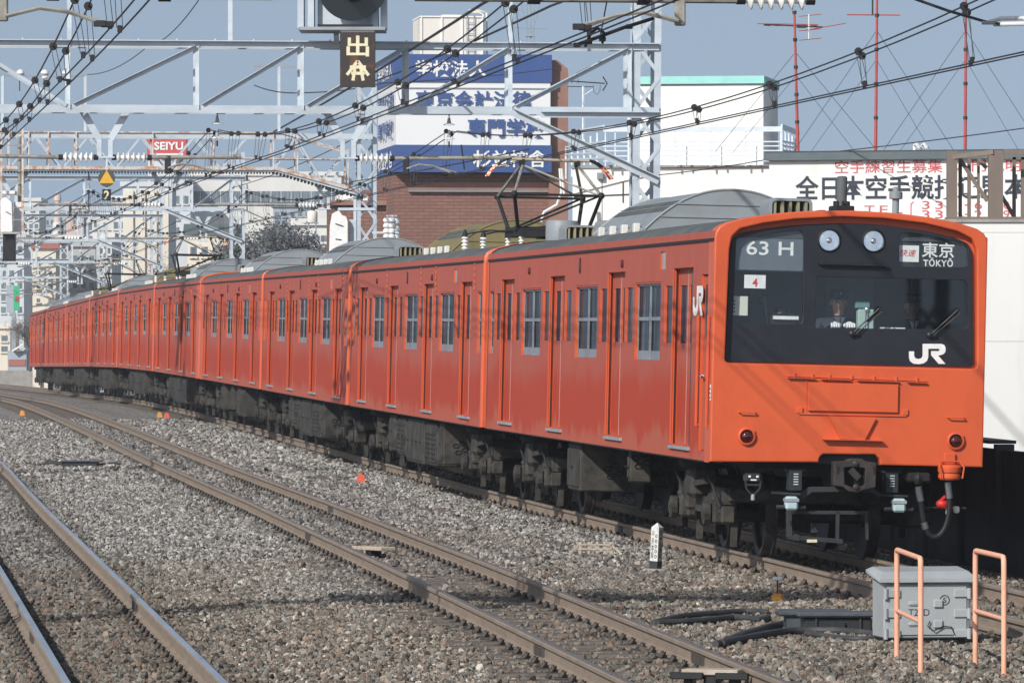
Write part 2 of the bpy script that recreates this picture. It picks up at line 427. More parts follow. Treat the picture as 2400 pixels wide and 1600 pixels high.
gm = MB()
gD = [-60, -20, 10, 30] + list(np.arange(34, 130, 1.5)) + list(np.arange(130, 420, 6)) + [480, 600, 800, 1200, 1600]
gO = [-900, -250, -80, -34, -22, -14, -11, -9.2, -8, -6.6, -5, -3.9, -2.6, -1.4, 0, .9, 1.4, 1.9, 2.4, 4, 10, 40, 250, 900]
gz = [-.6, -.5, -.4, -.3, -.25, -.22, -.2, -.195, -.2, -.2, -.19, -.2, -.19, -.2, -.2, -.2, -.22, -.26, -.27, -.27, -.3, -.4, -.5, -.6]
for d in gD:
    for o_, z_ in zip(gO, gz): gm.v.append(tuple(P(d, o_, z_)))
nO = len(gO)
gm.f = [(i * nO + j, i * nO + j + 1, (i + 1) * nO + j + 1, (i + 1) * nO + j) for i in range(len(gD) - 1) for j in range(nO - 1)]
gm.m = [0] * len(gm.f)
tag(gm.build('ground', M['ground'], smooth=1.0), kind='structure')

# ---------------------------------------------------------------- tracks
M['railweb'] = mat('rusty_rail_side', (0.25, 0.195, 0.15), 0.75, 0.0, (0.185, 0.14, 0.108), (.4, .7), (2.5, 2.5, 12), 6)
def rail_top(name, col, rough, met):
    m, n, b = nodes(name); f = noise(n, coords(n, (3, .25, 3), True), 1, 4)
    n.links.new(ramp(n, f, [(.35, col), (.7, tuple(c * .72 for c in col))]), b.inputs['Base Color'])
    b.inputs['Roughness'].default_value = rough; b.inputs['Metallic'].default_value = met; return m
M['railtop0'] = rail_top('rail_running_surface', (.36, .35, .34), .35, .7)
M['railtop1'] = rail_top('rail_running_surface_dull', (.23, .20, .18), .45, .5)
M['railtop2'] = rail_top('rail_running_surface_bright', (.74, .78, .84), .30, .9)
M['sleeper'] = mat('oily_sleeper', (0.135, 0.112, 0.094), 0.85, 0, (0.085, 0.072, 0.062), (.4, .65), (9, 9, 9), 6, bmp=.2)
M['clip'] = mat('rail_clip_iron', (0.060, 0.056, 0.052), 0.7, 0.2, (0.11, 0.085, 0.065), (.45, .7), (20, 20, 20), 4)
RP = [(-.0635, 0), (-.0635, .011), (-.03, .019), (-.009, .034), (-.0075, .105), (-.0325, .118), (-.0325, .141), (-.026, .151), (-.013, .1535),
      (.013, .1535), (.026, .151), (.0325, .141), (.0325, .118), (.0075, .105), (.009, .034), (.03, .019), (.0635, .011), (.0635, 0)]
def rail_mesh(k, side, Ds):
    mb = MB(); n = len(RP)
    for d in Ds:
        for y, z in RP: mb.v.append(tuple(P(d, off(k, d) + side * .5335 + y, z - .1535)))
    for i in range(len(Ds) - 1):
        for j in range(n):
            q = (j + 1) % n
            mb.f.append((i * n + j, i * n + q, (i + 1) * n + q, (i + 1) * n + j)); mb.m.append(1 if 7 <= j <= 9 else 0)
    return mb
def sleeper_mesh(seed):
    r = random.Random(seed); mb = MB()
    mb.bbox(-.11, .11, -1.05, 1.05, -.33, -.166 + r.uniform(-.006, .004), .015)
    for s in (-1, 1):
        mb.box(-.09, .09, s * .5335 - .15, s * .5335 + .15, -.168, -.155, 1)
        for t in (-1, 1):
            y = s * .5335 + t * .098
            mb.bbox(-.032, .032, y - .028, y + .028, -.16, -.122, .008, 1)
            mb.tube([(-.045, y + .02 * t, -.15), (-.05, y, -.122), (0, y - .022 * t, -.116), (.05, y, -.122), (.045, y + .02 * t, -.15)], .010, 5, 1)
            mb.lathe([(.013, 0), (.013, .022)], (0, y, -.122), n=6, m=1)
    return mb
TL = ['railway track under the orange train, rightmost of the three', 'middle railway track with dull brown railheads and short planks', 'leftmost railway track with bright shining railheads in the corner']
sl_meshes = [sleeper_mesh(i).mesh('sleeper', [M['sleeper'], M['clip']], .5) for i in range(3)]
rD = list(np.arange(-10, 36, 6)) + list(np.arange(36, 210, 2.0)) + list(np.arange(210, 420, 5))
for k in range(3):
    T = thing('railway_track', TL[k], 'railway track', tuple(P(60, off(k, 60), -.34)), group='parallel railway tracks')
    inv = T.matrix_world.inverted() if False else Matrix.Translation(-Vector(T.location))
    for s in (-1, 1):
        obj('rail', rail_mesh(k, s, rD).xf(inv), [M['railweb'], M['railtop%d' % k]], T, .5)
    rest = MB(); start = {0: 52.0, 1: 37.0, 2: 35.0}[k]; cnt = 0; d = start; gap = .6
    while d < 330:
        m4 = inv @ frame(d, off(k, d), random.uniform(-.004, .004)) @ Matrix.Rotation(random.uniform(-.012, .012), 4, 'Z')
        if cnt < 100:
            o = bpy.data.objects.new('sleeper', sl_meshes[cnt % 3]); C.objects.link(o); o.parent = T; o.matrix_local = m4
        else:
            q = MB().box(-.11, .11, -1.05, 1.05, -.3, -.167); q.xf(m4); rest.add(q.v, q.f)
            for s in (-1, 1):
                for t in (-1, 1):
                    y = s * .5335 + t * .098; q = MB().box(-.05, .05, y - .03, y + .03, -.16, -.12); q.xf(m4); rest.add(q.v, q.f, 1)
        d += gap; cnt += 1
    d = start - gap
    while d > 20:
        q = MB().box(-.11, .11, -1.05, 1.05, -.3, -.167); q.xf(inv @ frame(d, off(k, d))); rest.add(q.v, q.f); d -= gap
    tag(rest.build('sleeper', [M['sleeper'], M['clip']], T), kind='stuff')
    # joint plates on the rails
    for dj, s in {0: [(71, -1)], 1: [(45.2, -1), (44.0, 1), (69.0, -1), (79, 1)], 2: [(52.5, 1), (47.5, -1)]}[k]:
        for t in (-1, 1):
            mb = MB(); mb.bbox(-.28, .28, -.008, .008, -.045, .035, .003)
            for q in (-.2, -.07, .07, .2): mb.lathe([(.016, 0), (.016, .02)], (q, .008 * t, -.005), (0, t, 0), 6)
            mb.xf(inv @ frame(dj, off(k, dj) + s * .5335 + t * .019, -.082)); obj('joint_plate', mb, M['clip'], T)

# ---------------------------------------------------------------- loose ballast stones
def ballast():
    rs = np.random.RandomState(3); pts = []; sc = []; tone = []
    def region(d0, d1, dens, r0, r1):
        o0, o1 = -16.0, 2.15; N = int((d1 - d0) * (o1 - o0) * dens)
        D = rs.uniform(d0, d1, N); O = rs.uniform(o0, o1, N)
        X = np.interp(D, _Ds, _xc) + O * .9928; Yw = D + O * .1195
        px = 1200 + 13550 * X / Yw
        zc = np.interp(D, _zx, _zy)
        py = 790 + 13550 * (HC - zc + .15) / Yw
        keep = (px > -120) & (px < 2520) & (py < 1690)
        lev = np.full(N, -.185); stain = np.ones(N)
        lev += .02 * np.sin(X * 2.1 + 1.3 * np.sin(D * .7)) * np.sin(D * .9 + X)
        for k in range(3):
            c = np.interp(D, *_OFF[k]); a = np.abs(np.abs(O - c) - .5335)
            keep &= a > .085
            ins = np.abs(O - c) < 1.15; stain = stain * np.where(a < .42, .55 + .45 * (a / .42), 1.0) * np.where(np.abs(O - c) < .5, .86, 1.0)
            keep &= ~((a < .15) & (rs.rand(N) < .5))
            ph = np.mod(D - {0: 52.0, 1: 37.0, 2: 35.0}[k] + .3, .6) - .3
            onsl = ins & (np.abs(ph) < .12)
            keep &= ~(onsl & (rs.rand(N) < np.where(D < 62, {0: .55, 1: .93, 2: .70}[k], .6)))
            lev = np.where(ins, lev - {0: .0, 1: .012, 2: .004}[k], lev)
            lev = np.where(onsl, -.165, lev)
        tr = (np.abs(O + 1.75) < .17) & (D > 58) & (D < 130)
        keep &= ~(tr & (rs.rand(N) < .80)); lev = np.where(tr, -.160, lev)
        lev = np.where(O > 1.4, -.2 - (O - 1.4) * .1, lev)
        r = rs.uniform(r0, r1, N) * (.75 + .5 * rs.rand(N) ** 2)
        p = np.stack([X, Yw, zc + lev + rs.uniform(-.022, .020, N)], 1)
        pts.append(p[keep]); sc.append(r[keep]); tone.append((rs.rand(N) * stain)[keep])
    region(33, 62, 720, .0145, .030); region(62, 95, 460, .018, .032); region(95, 150, 150, .03, .05)
    p = np.concatenate(pts); s = np.concatenate(sc); t = np.concatenate(tone); n = len(p)
    me = bpy.data.meshes.new('ballast_stones'); me.vertices.add(n); me.vertices.foreach_set('co', p.astype(np.float32).ravel())
    a = me.attributes.new('tone', 'FLOAT', 'POINT'); a.data.foreach_set('value', t.astype(np.float32))
    S = (s[:, None] * (0.7 + .6 * rs.rand(n, 3))).astype(np.float32); S[:, 2] *= .85
    a = me.attributes.new('size', 'FLOAT_VECTOR', 'POINT'); a.data.foreach_set('vector', S.ravel())
    a = me.attributes.new('turn', 'FLOAT_VECTOR', 'POINT'); R = (rs.rand(n, 3) * 6.283).astype(np.float32); R[:, :2] *= .35; a.data.foreach_set('vector', R.ravel())
    o = bpy.data.objects.new('ballast_stones', me); C.objects.link(o)
    ng = bpy.data.node_groups.new('stones', 'GeometryNodeTree')
    ng.interface.new_socket('Geometry', in_out='INPUT', socket_type='NodeSocketGeometry')
    ng.interface.new_socket('Geometry', in_out='OUTPUT', socket_type='NodeSocketGeometry')
    N = ng.nodes; L = ng.links
    gi = N.new('NodeGroupInput'); go = N.new('NodeGroupOutput'); iop = N.new('GeometryNodeInstanceOnPoints'); j = N.new('GeometryNodeJoinGeometry')
    for i in range(4):
        ic = N.new('GeometryNodeMeshIcoSphere'); ic.inputs['Radius'].default_value = 1; ic.inputs['Subdivisions'].default_value = 2 if i % 2 else 1
        nz = N.new('ShaderNodeTexNoise'); nz.inputs['Scale'].default_value = 1.3; nz.noise_dimensions = '4D'; nz.inputs['W'].default_value = i * 7.3
        sb = N.new('ShaderNodeVectorMath'); sb.operation = 'SUBTRACT'; sb.inputs[1].default_value = (.5, .5, .5)
        mu = N.new('ShaderNodeVectorMath'); mu.operation = 'SCALE'; mu.inputs['Scale'].default_value = 2.5
        spn = N.new('GeometryNodeSetPosition'); sm = N.new('GeometryNodeSetMaterial'); sm.inputs['Material'].default_value = M['stone']
        gt = N.new('GeometryNodeGeometryToInstance')
        L.new(nz.outputs['Color'], sb.inputs[0]); L.new(sb.outputs[0], mu.inputs[0]); L.new(mu.outputs[0], spn.inputs['Offset'])
        L.new(ic.outputs['Mesh'], spn.inputs['Geometry']); L.new(spn.outputs[0], sm.inputs['Geometry']); L.new(sm.outputs[0], gt.inputs[0])
        L.new(gt.outputs[0], j.inputs[0])
    aS = N.new('GeometryNodeInputNamedAttribute'); aS.data_type = 'FLOAT_VECTOR'; aS.inputs['Name'].default_value = 'size'
    aR = N.new('GeometryNodeInputNamedAttribute'); aR.data_type = 'FLOAT_VECTOR'; aR.inputs['Name'].default_value = 'turn'
    iop.inputs['Pick Instance'].default_value = True
    L.new(gi.outputs[0], iop.inputs['Points']); L.new(j.outputs[0], iop.inputs['Instance'])
    L.new(aS.outputs[0], iop.inputs['Scale']); L.new(aR.outputs[0], iop.inputs['Rotation']); L.new(iop.outputs[0], go.inputs[0])
    md = o.modifiers.new('stones', 'NODES'); md.node_group = ng
    me.materials.append(M['stone'])
    tag(o, 'crushed stone ballast between and beside the three tracks', 'ballast', kind='stuff')
    print('stones', n)
ballast()
# ---------------------------------------------------------------- train
SECT = [(1.40, 1.0), (1.40, 3.24), (1.392, 3.30), (1.36, 3.355), (1.29, 3.40), (1.10, 3.455), (.80, 3.505), (.45, 3.54), (0, 3.555)]
HALF = SECT + [(-y, z) for y, z in reversed(SECT[:-1])]
CANT = 0.0227; BL = 19.5
def openings(cab):
    O = []
    for d in (2.05, 7.05, 12.25, 17.25): O.append((d - .65, d + .65, 1.13, 2.975, .055, 'door'))
    for c, hw in ((4.6, .95), (9.6, .95), (14.8, .95), (19.05, .24)): O.append((c - hw, c + hw, 2.0, 2.83, .045, 'win'))
    if not cab: O.append((.24, .72, 2.0, 2.83, .045, 'win'))
    else: O.append((.16, .80, 1.10, 2.90, .03, 'cabdoor'))
    for c in (3.05, 6.0, 8.1, 11.2, 13.3, 16.2, 18.3): O.append((c - .25, c + .25, 2.19, 2.80, .018, 'pocket'))
    O.append((1.25, 1.6, 3.0, 3.2, .03, 'destn') if False else (3.35, 3.75, 2.98, 3.17, .02, 'board'))
    return O
def wall_grid(mb, s, ops, x0, x1, z0, z1, mside, mrev):
    """side wall at y=s*1.4 with recessed openings"""
    xs = sorted(set([x0, x1] + [v for o in ops for v in o[:2]])); zs = sorted(set([z0, z1] + [v for o in ops for v in o[2:4]]))
    Y = s * 1.40
    for i in range(len(xs) - 1):
        for j in range(len(zs) - 1):
            cx = (xs[i] + xs[i + 1]) / 2; cz = (zs[j] + zs[j + 1]) / 2
            if any(o[0] < cx < o[1] and o[2] < cz < o[3] for o in ops): continue
            q = [(xs[i], Y, zs[j]), (xs[i + 1], Y, zs[j]), (xs[i + 1], Y, zs[j + 1]), (xs[i], Y, zs[j + 1])]
            mb.add(q if s < 0 else q[::-1], [(0, 1, 2, 3)], mside)
    for a, b, c, d, dep, k in ops:
        y2 = s * (1.40 - dep)
        for q in ([(a, Y, c), (a, y2, c), (a, y2, d), (a, Y, d)], [(b, Y, c), (b, Y, d), (b, y2, d), (b, y2, c)],
                  [(a, Y, d), (a, y2, d), (b, y2, d), (b, Y, d)], [(a, Y, c), (b, Y, c), (b, y2, c), (a, y2, c)]):
            mb.add(q if s > 0 else q[::-1], [(0, 1, 2, 3)], mrev)
ft = 2 * 1.39 / 635.0
def fc(px, py):
    """photo pixel on the train's nose -> (lateral y to the left, height) in the carriage's own frame"""
    D = 58.65 + .34 * (px - 1663) / 635; X = (px - 1200) / 13550 * D; l = (X - 3.37) / .9926
    Z = HC + (790 - py) / 13550 * D
    z = Z + CANT * l; l2 = l - CANT * Z
    return (-l2 - .012, z)
def fcz(cx, cy): return fc(1650 + cx / 3.136, 450 + cy / 3.136)      # from the enlarged crop of the nose
def fcb(cx, cy): return fc(1650 + cx / 2.412, 950 + cy / 2.412)
def onface(x): return lambda a, b, h: (x - h, a, b)

def body(cab):
    """shell without roof; slots: side paint, clean vermilion, dark inside"""
    mb = MB(); ops = openings(cab)
    xa = .20 if cab else .07
    for s in (1, -1):
        o2 = ops if s > 0 else []          # only the side towards the camera has its doors cut
        wall_grid(mb, s, o2, xa if not cab else .10, BL - .07, 1.0, 3.24, 0, 1)
        # cornice and gutter
        mb.box(.02, BL - .02, s * 1.40 - .008, s * 1.40 + .018, 3.235, 3.262, 3)
        mb.box(.02, BL - .02, s * 1.365, s * 1.408, 3.262, 3.335, 0)
        mb.box(.10, BL - .07, s * 1.30, s * 1.395, .985, 1.02, 2)
        # door track, step plates and rain strips
        for a, b, c, d, dep, k in ops:
            if k == 'door':
                mb.box(a - .02, b + .02, s * 1.36, s * 1.43, c - .045, c - .012, 4)
                mb.box(a - .03, b + .03, s * 1.40, s * 1.414, d + .006, d + .026, 0)
                mb.box(b - .006, b + .03, s * 1.40, s * 1.412, c, d, 1); mb.box(b - .016, b + .002, s * 1.366, s * 1.379, c + .004, d - .004, 3)
            elif k == 'win':
                mb.box(a - .04, b + .04, s * 1.40, s * 1.406, d + .02, d + .05, 0)
            elif k == 'pocket':
                mb.box(b, b + .02, s * 1.40, s * 1.409, c, d, 1)
    # inside liner so that openings are dark
    mb.box(.5 if cab else .12, BL - .12, -1.30, 1.30, 1.02, 1.06, 2)
    # ends
    def endcap(x0, x1, mcol):
        full = [(y * 1.004, z + (.012 if z > 1.5 else 0)) for y, z in HALF]
        ins = [(y * .985, z - (.02 if z > 1.5 else -.0)) for y, z in HALF]
        n = len(HALF); sgn = 1 if x1 > x0 else -1
        rings = [(x0, full), (x1 - sgn * .018, full), (x1, ins)]
        v = [(x, y, z) for x, r in rings for y, z in r]
        f = [(k * n + i, k * n + (i + 1) % n, (k + 1) * n + (i + 1) % n, (k + 1) * n + i) for k in range(2) for i in range(n)]
        f.append(tuple(range(2 * n, 3 * n))); mb.add(v, f, mcol)
    endcap(BL - .12, BL, 1)
    if not cab: endcap(.12, 0.0, 1)
    return mb
def roof():
    mb = MB(); R = SECT[2:]; prof = R + [(-y, z) for y, z in reversed(R[:-1])]; n = len(prof)
    xs = [.11, 6, 13, BL - .11]
    v = [(x, y, z) for x in xs for y, z in prof]
    mb.add(v, [(i * n + k, i * n + k + 1, (i + 1) * n + k + 1, (i + 1) * n + k) for i in range(3) for k in range(n - 1)], 0)
    return mb
def door_leafs():
    mb = MB(); g = MB()
    for a in (-.65, .003):
        b = a + .647; ops = [(a + .085, b - .085, 2.19, 2.80, .012, 'w')]
        q = MB(); wall_grid(q, 1, ops, a, b, 1.13, 2.975, 0, 1); q.v = [(x, y - .055, z) for x, y, z in q.v]; mb.add(q.v, q.f); mb.m[-len(q.f):] = q.m
        g.box(a + .08, b - .08, 1.322, 1.333, 2.18, 2.81)
        mb.box(b - .012 if a < -.1 else a, b if a < -.1 else a + .012, 1.345, 1.349, 1.14, 2.97, 2)
    return mb, g
def window_frame(hw):
    mb = MB(); g = MB(); n = 2 if hw > .5 else 1; y0, y1 = 1.358, 1.370
    a, b, c, d = -hw + .002, hw - .002, 2.002, 2.828
    mb.box(a, b, y0, y1, c, c + .03); mb.box(a, b, y0, y1, d - .02, d); mb.box(a, a + .022, y0, y1, c, d); mb.box(b - .022, b, y0, y1, c, d)
    for k in range(n):
        x0 = a + (b - a) / n * k; x1 = a + (b - a) / n * (k + 1)
        if k: mb.box(x0 - .03, x0 + .03, y0, y1 + .006, c, d)
        mb.box(x0 + .01, x1 - .01, y0, y1 + .004, 2.43, 2.47)
        for xx in (x0 + .06, x1 - .085):
            mb.box(xx, xx + .025, y0, y1 - .004, c + .02, 2.44, 1)
            mb.box(xx + .006, xx + .018, y1 - .0035, y1 - .001, c + .03, 2.43, 2)
        mb.box(x0 + .05, x1 - .05, y0, y1 - .006, c + .03, c + .10)
    g.box(a, b, 1.345, 1.354, c, d)
    return mb, g
def aircon():
    mb = MB(); L = 2.2; hw = 1.0; N = 18
    arch = [(-hw + 2 * hw * i / N, 3.49 + .475 * (1 - abs(-1 + 2 * i / N) ** 2.2)) for i in range(N + 1)]
    for x, sg in ((-L, -1), (L, 1)):
        mb.add([(x, y, z) for y, z in arch] + [(x, hw, 3.40), (x, -hw, 3.40)], [tuple(range(N + 3))], 0)
    for i in range(N):
        (y0, z0), (y1, z1) = arch[i], arch[i + 1]
        mb.quad((-L, y0, z0), (L, y0, z0), (L, y1, z1), (-L, y1, z1), 0)
    for s in (1, -1): mb.quad((-L, s * hw, 3.40), (L, s * hw, 3.40), (L, s * hw, 3.49), (-L, s * hw, 3.49), 0)
    # rolled rim and two ribs on the end, louvres on the shoulder
    for x in (-L, L):
        mb.tube([(x, y, z) for y, z in arch], .014, 6)
        for z, w in ((3.64, .82), (3.79, .66)): mb.tube([(x - .006, -w, z), (x - .006, w, z)], .011, 5)
    for i in range(26):
        x = -L + .3 + i * .16
        for u in (3, 4):
            (y0, z0), (y1, z1) = arch[N - u], arch[N - u + 1]
            p = Vector((x, (y0 + y1) / 2, (z0 + z1) / 2 + .006)); dv = Vector((0, y1 - y0, z1 - z0)) * .38
            mb.bar(p - dv, p + dv, .09, .008, 1)
    for i in range(4):
        x = -L + .55 + i * .98
        mb.bbox(x - .07, x + .07, hw - .02, hw + .06, 3.42, 3.565, .012, 2)
    return mb
def vent():
    mb = MB()
    for x, mm in ((-.30, 0), (.30, 0)):
        pass
    pr = rpoly([(-.235, 0), (.235, 0), (.235, .235), (-.235, .235)], [.02, .02, .07, .07])
    inn = rpoly([(-.205, .03), (.205, .03), (.205, .205), (-.205, .205)], [.01, .01, .05, .05])
    mb.plate([pr, inn], lambda a, b, h: (-.32 + .64 - h, a, 3.545 + b), .64, 0, 0)
    mb.box(.0, .02, -.215, .215, 3.56, 3.755, 0)
    for k in range(5):
        y = -.17 + k * .085
        mb.add([(-.305, y - .012, 3.575), (-.16, y - .030, 3.575), (-.16, y - .030, 3.75), (-.305, y - .012, 3.75),
                (-.305, y + .014, 3.575), (-.16, y + .030, 3.575), (-.16, y + .030, 3.75), (-.305, y + .014, 3.75)],
               [(0, 1, 2, 3), (7, 6, 5, 4), (0, 3, 7, 4), (3, 2, 6, 7)], 1)
    mb.box(-.28, -.26, -.215, .215, 3.56, 3.755, 2) if False else None
    mb.box(-.36, .36, -.27, -.22, 3.50, 3.548, 0); mb.box(-.36, .36, .22, .27, 3.50, 3.548, 0)
    return mb
def wheelset():
    mb = MB()
    for s in (-1, 1):
        mb.lathe([(.10, -.02), (.36, -.02), (.36, .03), (.40, .045), (.43, .045), (.43, -.05), (.455, -.06), (.455, -.085), (.36, -.085), (.30, -.07), (.12, -.06), (.10, -.09)],
                 (0, s * .56, .43), (0, s, 0), 28, 0)
    mb.tube([(0, -.95, .43), (0, .95, .43)], .085, 10, 0)
    return mb
def bogie_frame():
    mb = MB()
    for s in (-1, 1):
        y = s * .98
        for a, b in (((-1.55, .62), (-.75, .62)), ((-.75, .62), (-.45, .50)), ((-.45, .50), (.45, .50)), ((.45, .50), (.75, .62)), ((.75, .62), (1.55, .62))):
            mb.bar((a[0], y, a[1]), (b[0], y, b[1]), .13, .17, 0)
        for x in (-1.15, 1.15):
            mb.bbox(x - .13, x + .13, y - .11, y + .13, .32, .56, .03, 0)
            mb.lathe([(.12, 0), (.12, .06), (.05, .08)], (x, y + s * .15, .43), (0, s, 0), 12, 0)
            for q in (-.28, .28): mb.lathe([(.085, 0), (.10, .03), (.085, .06), (.10, .09), (.085, .12), (.10, .15), (.085, .18), (.10, .21), (.085, .24)], (x + q, y, .36), n=10, m=0)
            mb.bar((x - .42, y * .95, .40), (x - .40, y * .95, .10), .035, .07, 0)       # brake hanger
            mb.bbox(x - .50, x - .40, y - .05, y + .10, .34, .52, .02, 0); mb.tube([(x - .45, y + s * .1, .5), (x - .3, y + s * .16, .72), (x + .1, y + s * .15, .82)], .018, 6, 1); mb.bar((x + .32, y, .20), (x + .32, y, .52), .04, .06, 1)
        mb.bbox(-.22, .22, y - .10, y + .20, .56, .90, .05, 0)                       # air spring seat
        mb.lathe([(.27, 0), (.31, .06), (.27, .12)], (0, y, .88), n=16, m=1)
        mb.bar((-.9, y + s * .14, .76), (.1, y + s * .14, .70), .06, m=0)
        mb.bbox(.38, .52, y - .02, y + .16, .42, .84, .03, 0); mb.tube([(.6, y + s * .1, .86), (.62, y + s * .14, .62), (.60, y + s * .1, .48)], .03, 8, 1)
    mb.bbox(-.35, .35, -.98, .98, .55, .80, .04, 1)
    mb.bbox(-1.6, -1.5, -1.0, 1.0, .56, .70, .02, 0); mb.bbox(1.5, 1.6, -1.0, 1.0, .56, .70, .02, 0)
    return mb
def under_box(L, Wd, z0, z1, kind, r):
    """underfloor case: its outer side carries lids, ribs and handles"""
    mb = MB(); mb.bbox(0, L, 1.30 - Wd, 1.30, z0, z1, .02, 0)
    n = max(1, int(L / .55))
    for i in range(n):
        a = L * i / n + .03; b = L * (i + 1) / n - .03
        mb.bbox(a, b, 1.295, 1.318, z0 + .05, z1 - .07, .008, 0)
        mb.bar(((a + b) / 2 - .06, 1.335, (z0 + z1) / 2), ((a + b) / 2 + .06, 1.335, (z0 + z1) / 2), .016, m=1)
        if kind == 'grille':
            for k in range(6): mb.box(a + .05, b - .05, 1.318, 1.326, z0 + .1 + k * .07, z0 + .125 + k * .07, 1)
    mb.bbox(-.004, .0, 1.33 - Wd, 1.27, z0 + .04, z1 - .04, .001, 0)
    mb.bbox(.08, .14, .9, 1.25, z1 - .02, 1.0, .01, 1); mb.bbox(L - .14, L - .08, .9, 1.25, z1 - .02, 1.0, .01, 1)
    # handle bent out of rod on the end that faces forward
    for t in range(4):
        c = Vector((-.012, 1.30 - Wd / 2 + .07 * math.cos(t * math.pi / 2 + .4), z0 + .25 + .07 * math.sin(t * math.pi / 2 + .4)))
        mb.tube([c + Vector((0, .045 * math.cos(q * math.pi / 3), .03 * math.sin(q * math.pi / 3))) for q in range(7)], .008, 4, 1)
    return mb
def insul(mb, p, h, m0, m1, r=.06, n=4):
    x, y, z = p
    for k in range(n):
        zz = z + h * (k + .15) / n
        mb.lathe([(r * .55, 0), (r, h / n * .25), (r * .8, h / n * .55), (r * .55, h / n * .7)], (x, y, zz), n=10, m=m0)
    mb.lathe([(r * .5, 0), (r * .5, h)], (x, y, z), n=8, m=m0)
    mb.lathe([(r * .8, 0), (r * .5, .06), (r * .2, .10)], (x, y, z + h), n=8, m=m1)
def panto(root):
    """diamond pantograph, centre at local x=4.3"""
    X0 = 4.3; zb = 3.70; zh = 4.765 + .02
    b = MB()
    for s in (-1, 1):
        b.bar((X0 - .95, s * .48, zb), (X0 + .95, s * .48, zb), .06, .08); b.bar((X0 - .95 * s, -.5, zb), (X0 - .95 * s, .5, zb), .06, .08)
        for t in (-1, 1): insul(b, (X0 + t * .8, s * .48, 3.52), .14, 1, 0, .045, 3)
    b.tube([(X0, -.6, zb + .05), (X0, .6, zb + .05)], .035, 8, 0)
    for t in (-1, 1): b.tube([(X0 + t * .55, -.55, zb + .06), (X0 + t * .55, .55, zb + .06)], .04, 8, 0)
    for k in range(3): b.lathe([(.09, 0), (.09, .25)], (X0 - .3 + k * .3, -.12, zb + .03), (0, 1, 0), 10, 0)
    obj('pantograph_base', b, [M['underd'], M['porcelain']], root)
    a = MB(); zk = 4.25; kn = 1.02
    for t in (-1, 1):
        for s in (-1, 1):
            a.tube([(X0 + t * .55, s * .50, zb + .06), (X0 + t * kn, s * .62, zk)], .028, 7, 0)
            a.tube([(X0 + t * kn, s * .62, zk), (X0 + t * .12, s * .40, zh - .10)], .022, 7, 1)
            a.ball((X0 + t * kn, s * .62, zk), .05, 0)
        a.tube([(X0 + t * kn, -.66, zk), (X0 + t * kn, .66, zk)], .02, 6, 0)
        a.tube([(X0 + t * kn, -.60, zk), (X0 + t * .12, .40, zh - .10)], .016, 6, 1)
        a.tube([(X0 + t * .55, .50, zb + .06), (X0 + t * kn, -.60, zk)], .016, 6, 0)
    obj('pantograph_arm', a, [M['underd'], M['pipe']], root)
    h = MB()
    for t in (-1, 1):
        x = X0 + t * .13
        h.bbox(x - .03, x + .03, -.56, .56, zh - .035, zh, .008, 0)
        for s in (-1, 1):
            pts = [(x, s * (.55 + .35 * u), zh - .01 - .26 * u ** 2.0) for u in (0, .2, .4, .6, .8, 1.0)]
            h.tube(pts[:4], .016, 6, 1); h.tube(pts[3:], .017, 6, 2)
    for s in (-1, 1): h.bar((X0 - .16, s * .40, zh - .06), (X0 + .16, s * .40, zh - .06), .05, .09, 1)
    obj('pantograph_head', h, [M['plank'], M['underd'], M['redstripe']], root)
M['redstripe'] = mat('red_white_horn', (0.62, 0.05, 0.04), .5, 0, (0.75, 0.62, 0.35), (.52, .56), (30, 30, 30), 0)

_parts = {}
M['seam'] = flat('pale_door_seam', (.50, .24, .20), .6)
def cached(key, make):
    if key not in _parts: _parts[key] = make()
    return _parts[key]
def put(name, me, parent, loc=(0, 0, 0), rot=0):
    o = bpy.data.objects.new(name, me); C.objects.link(o); o.parent = parent
    o.matrix_local = Matrix.Translation(Vector(loc)) @ Matrix.Rotation(rot, 4, 'Z'); return o

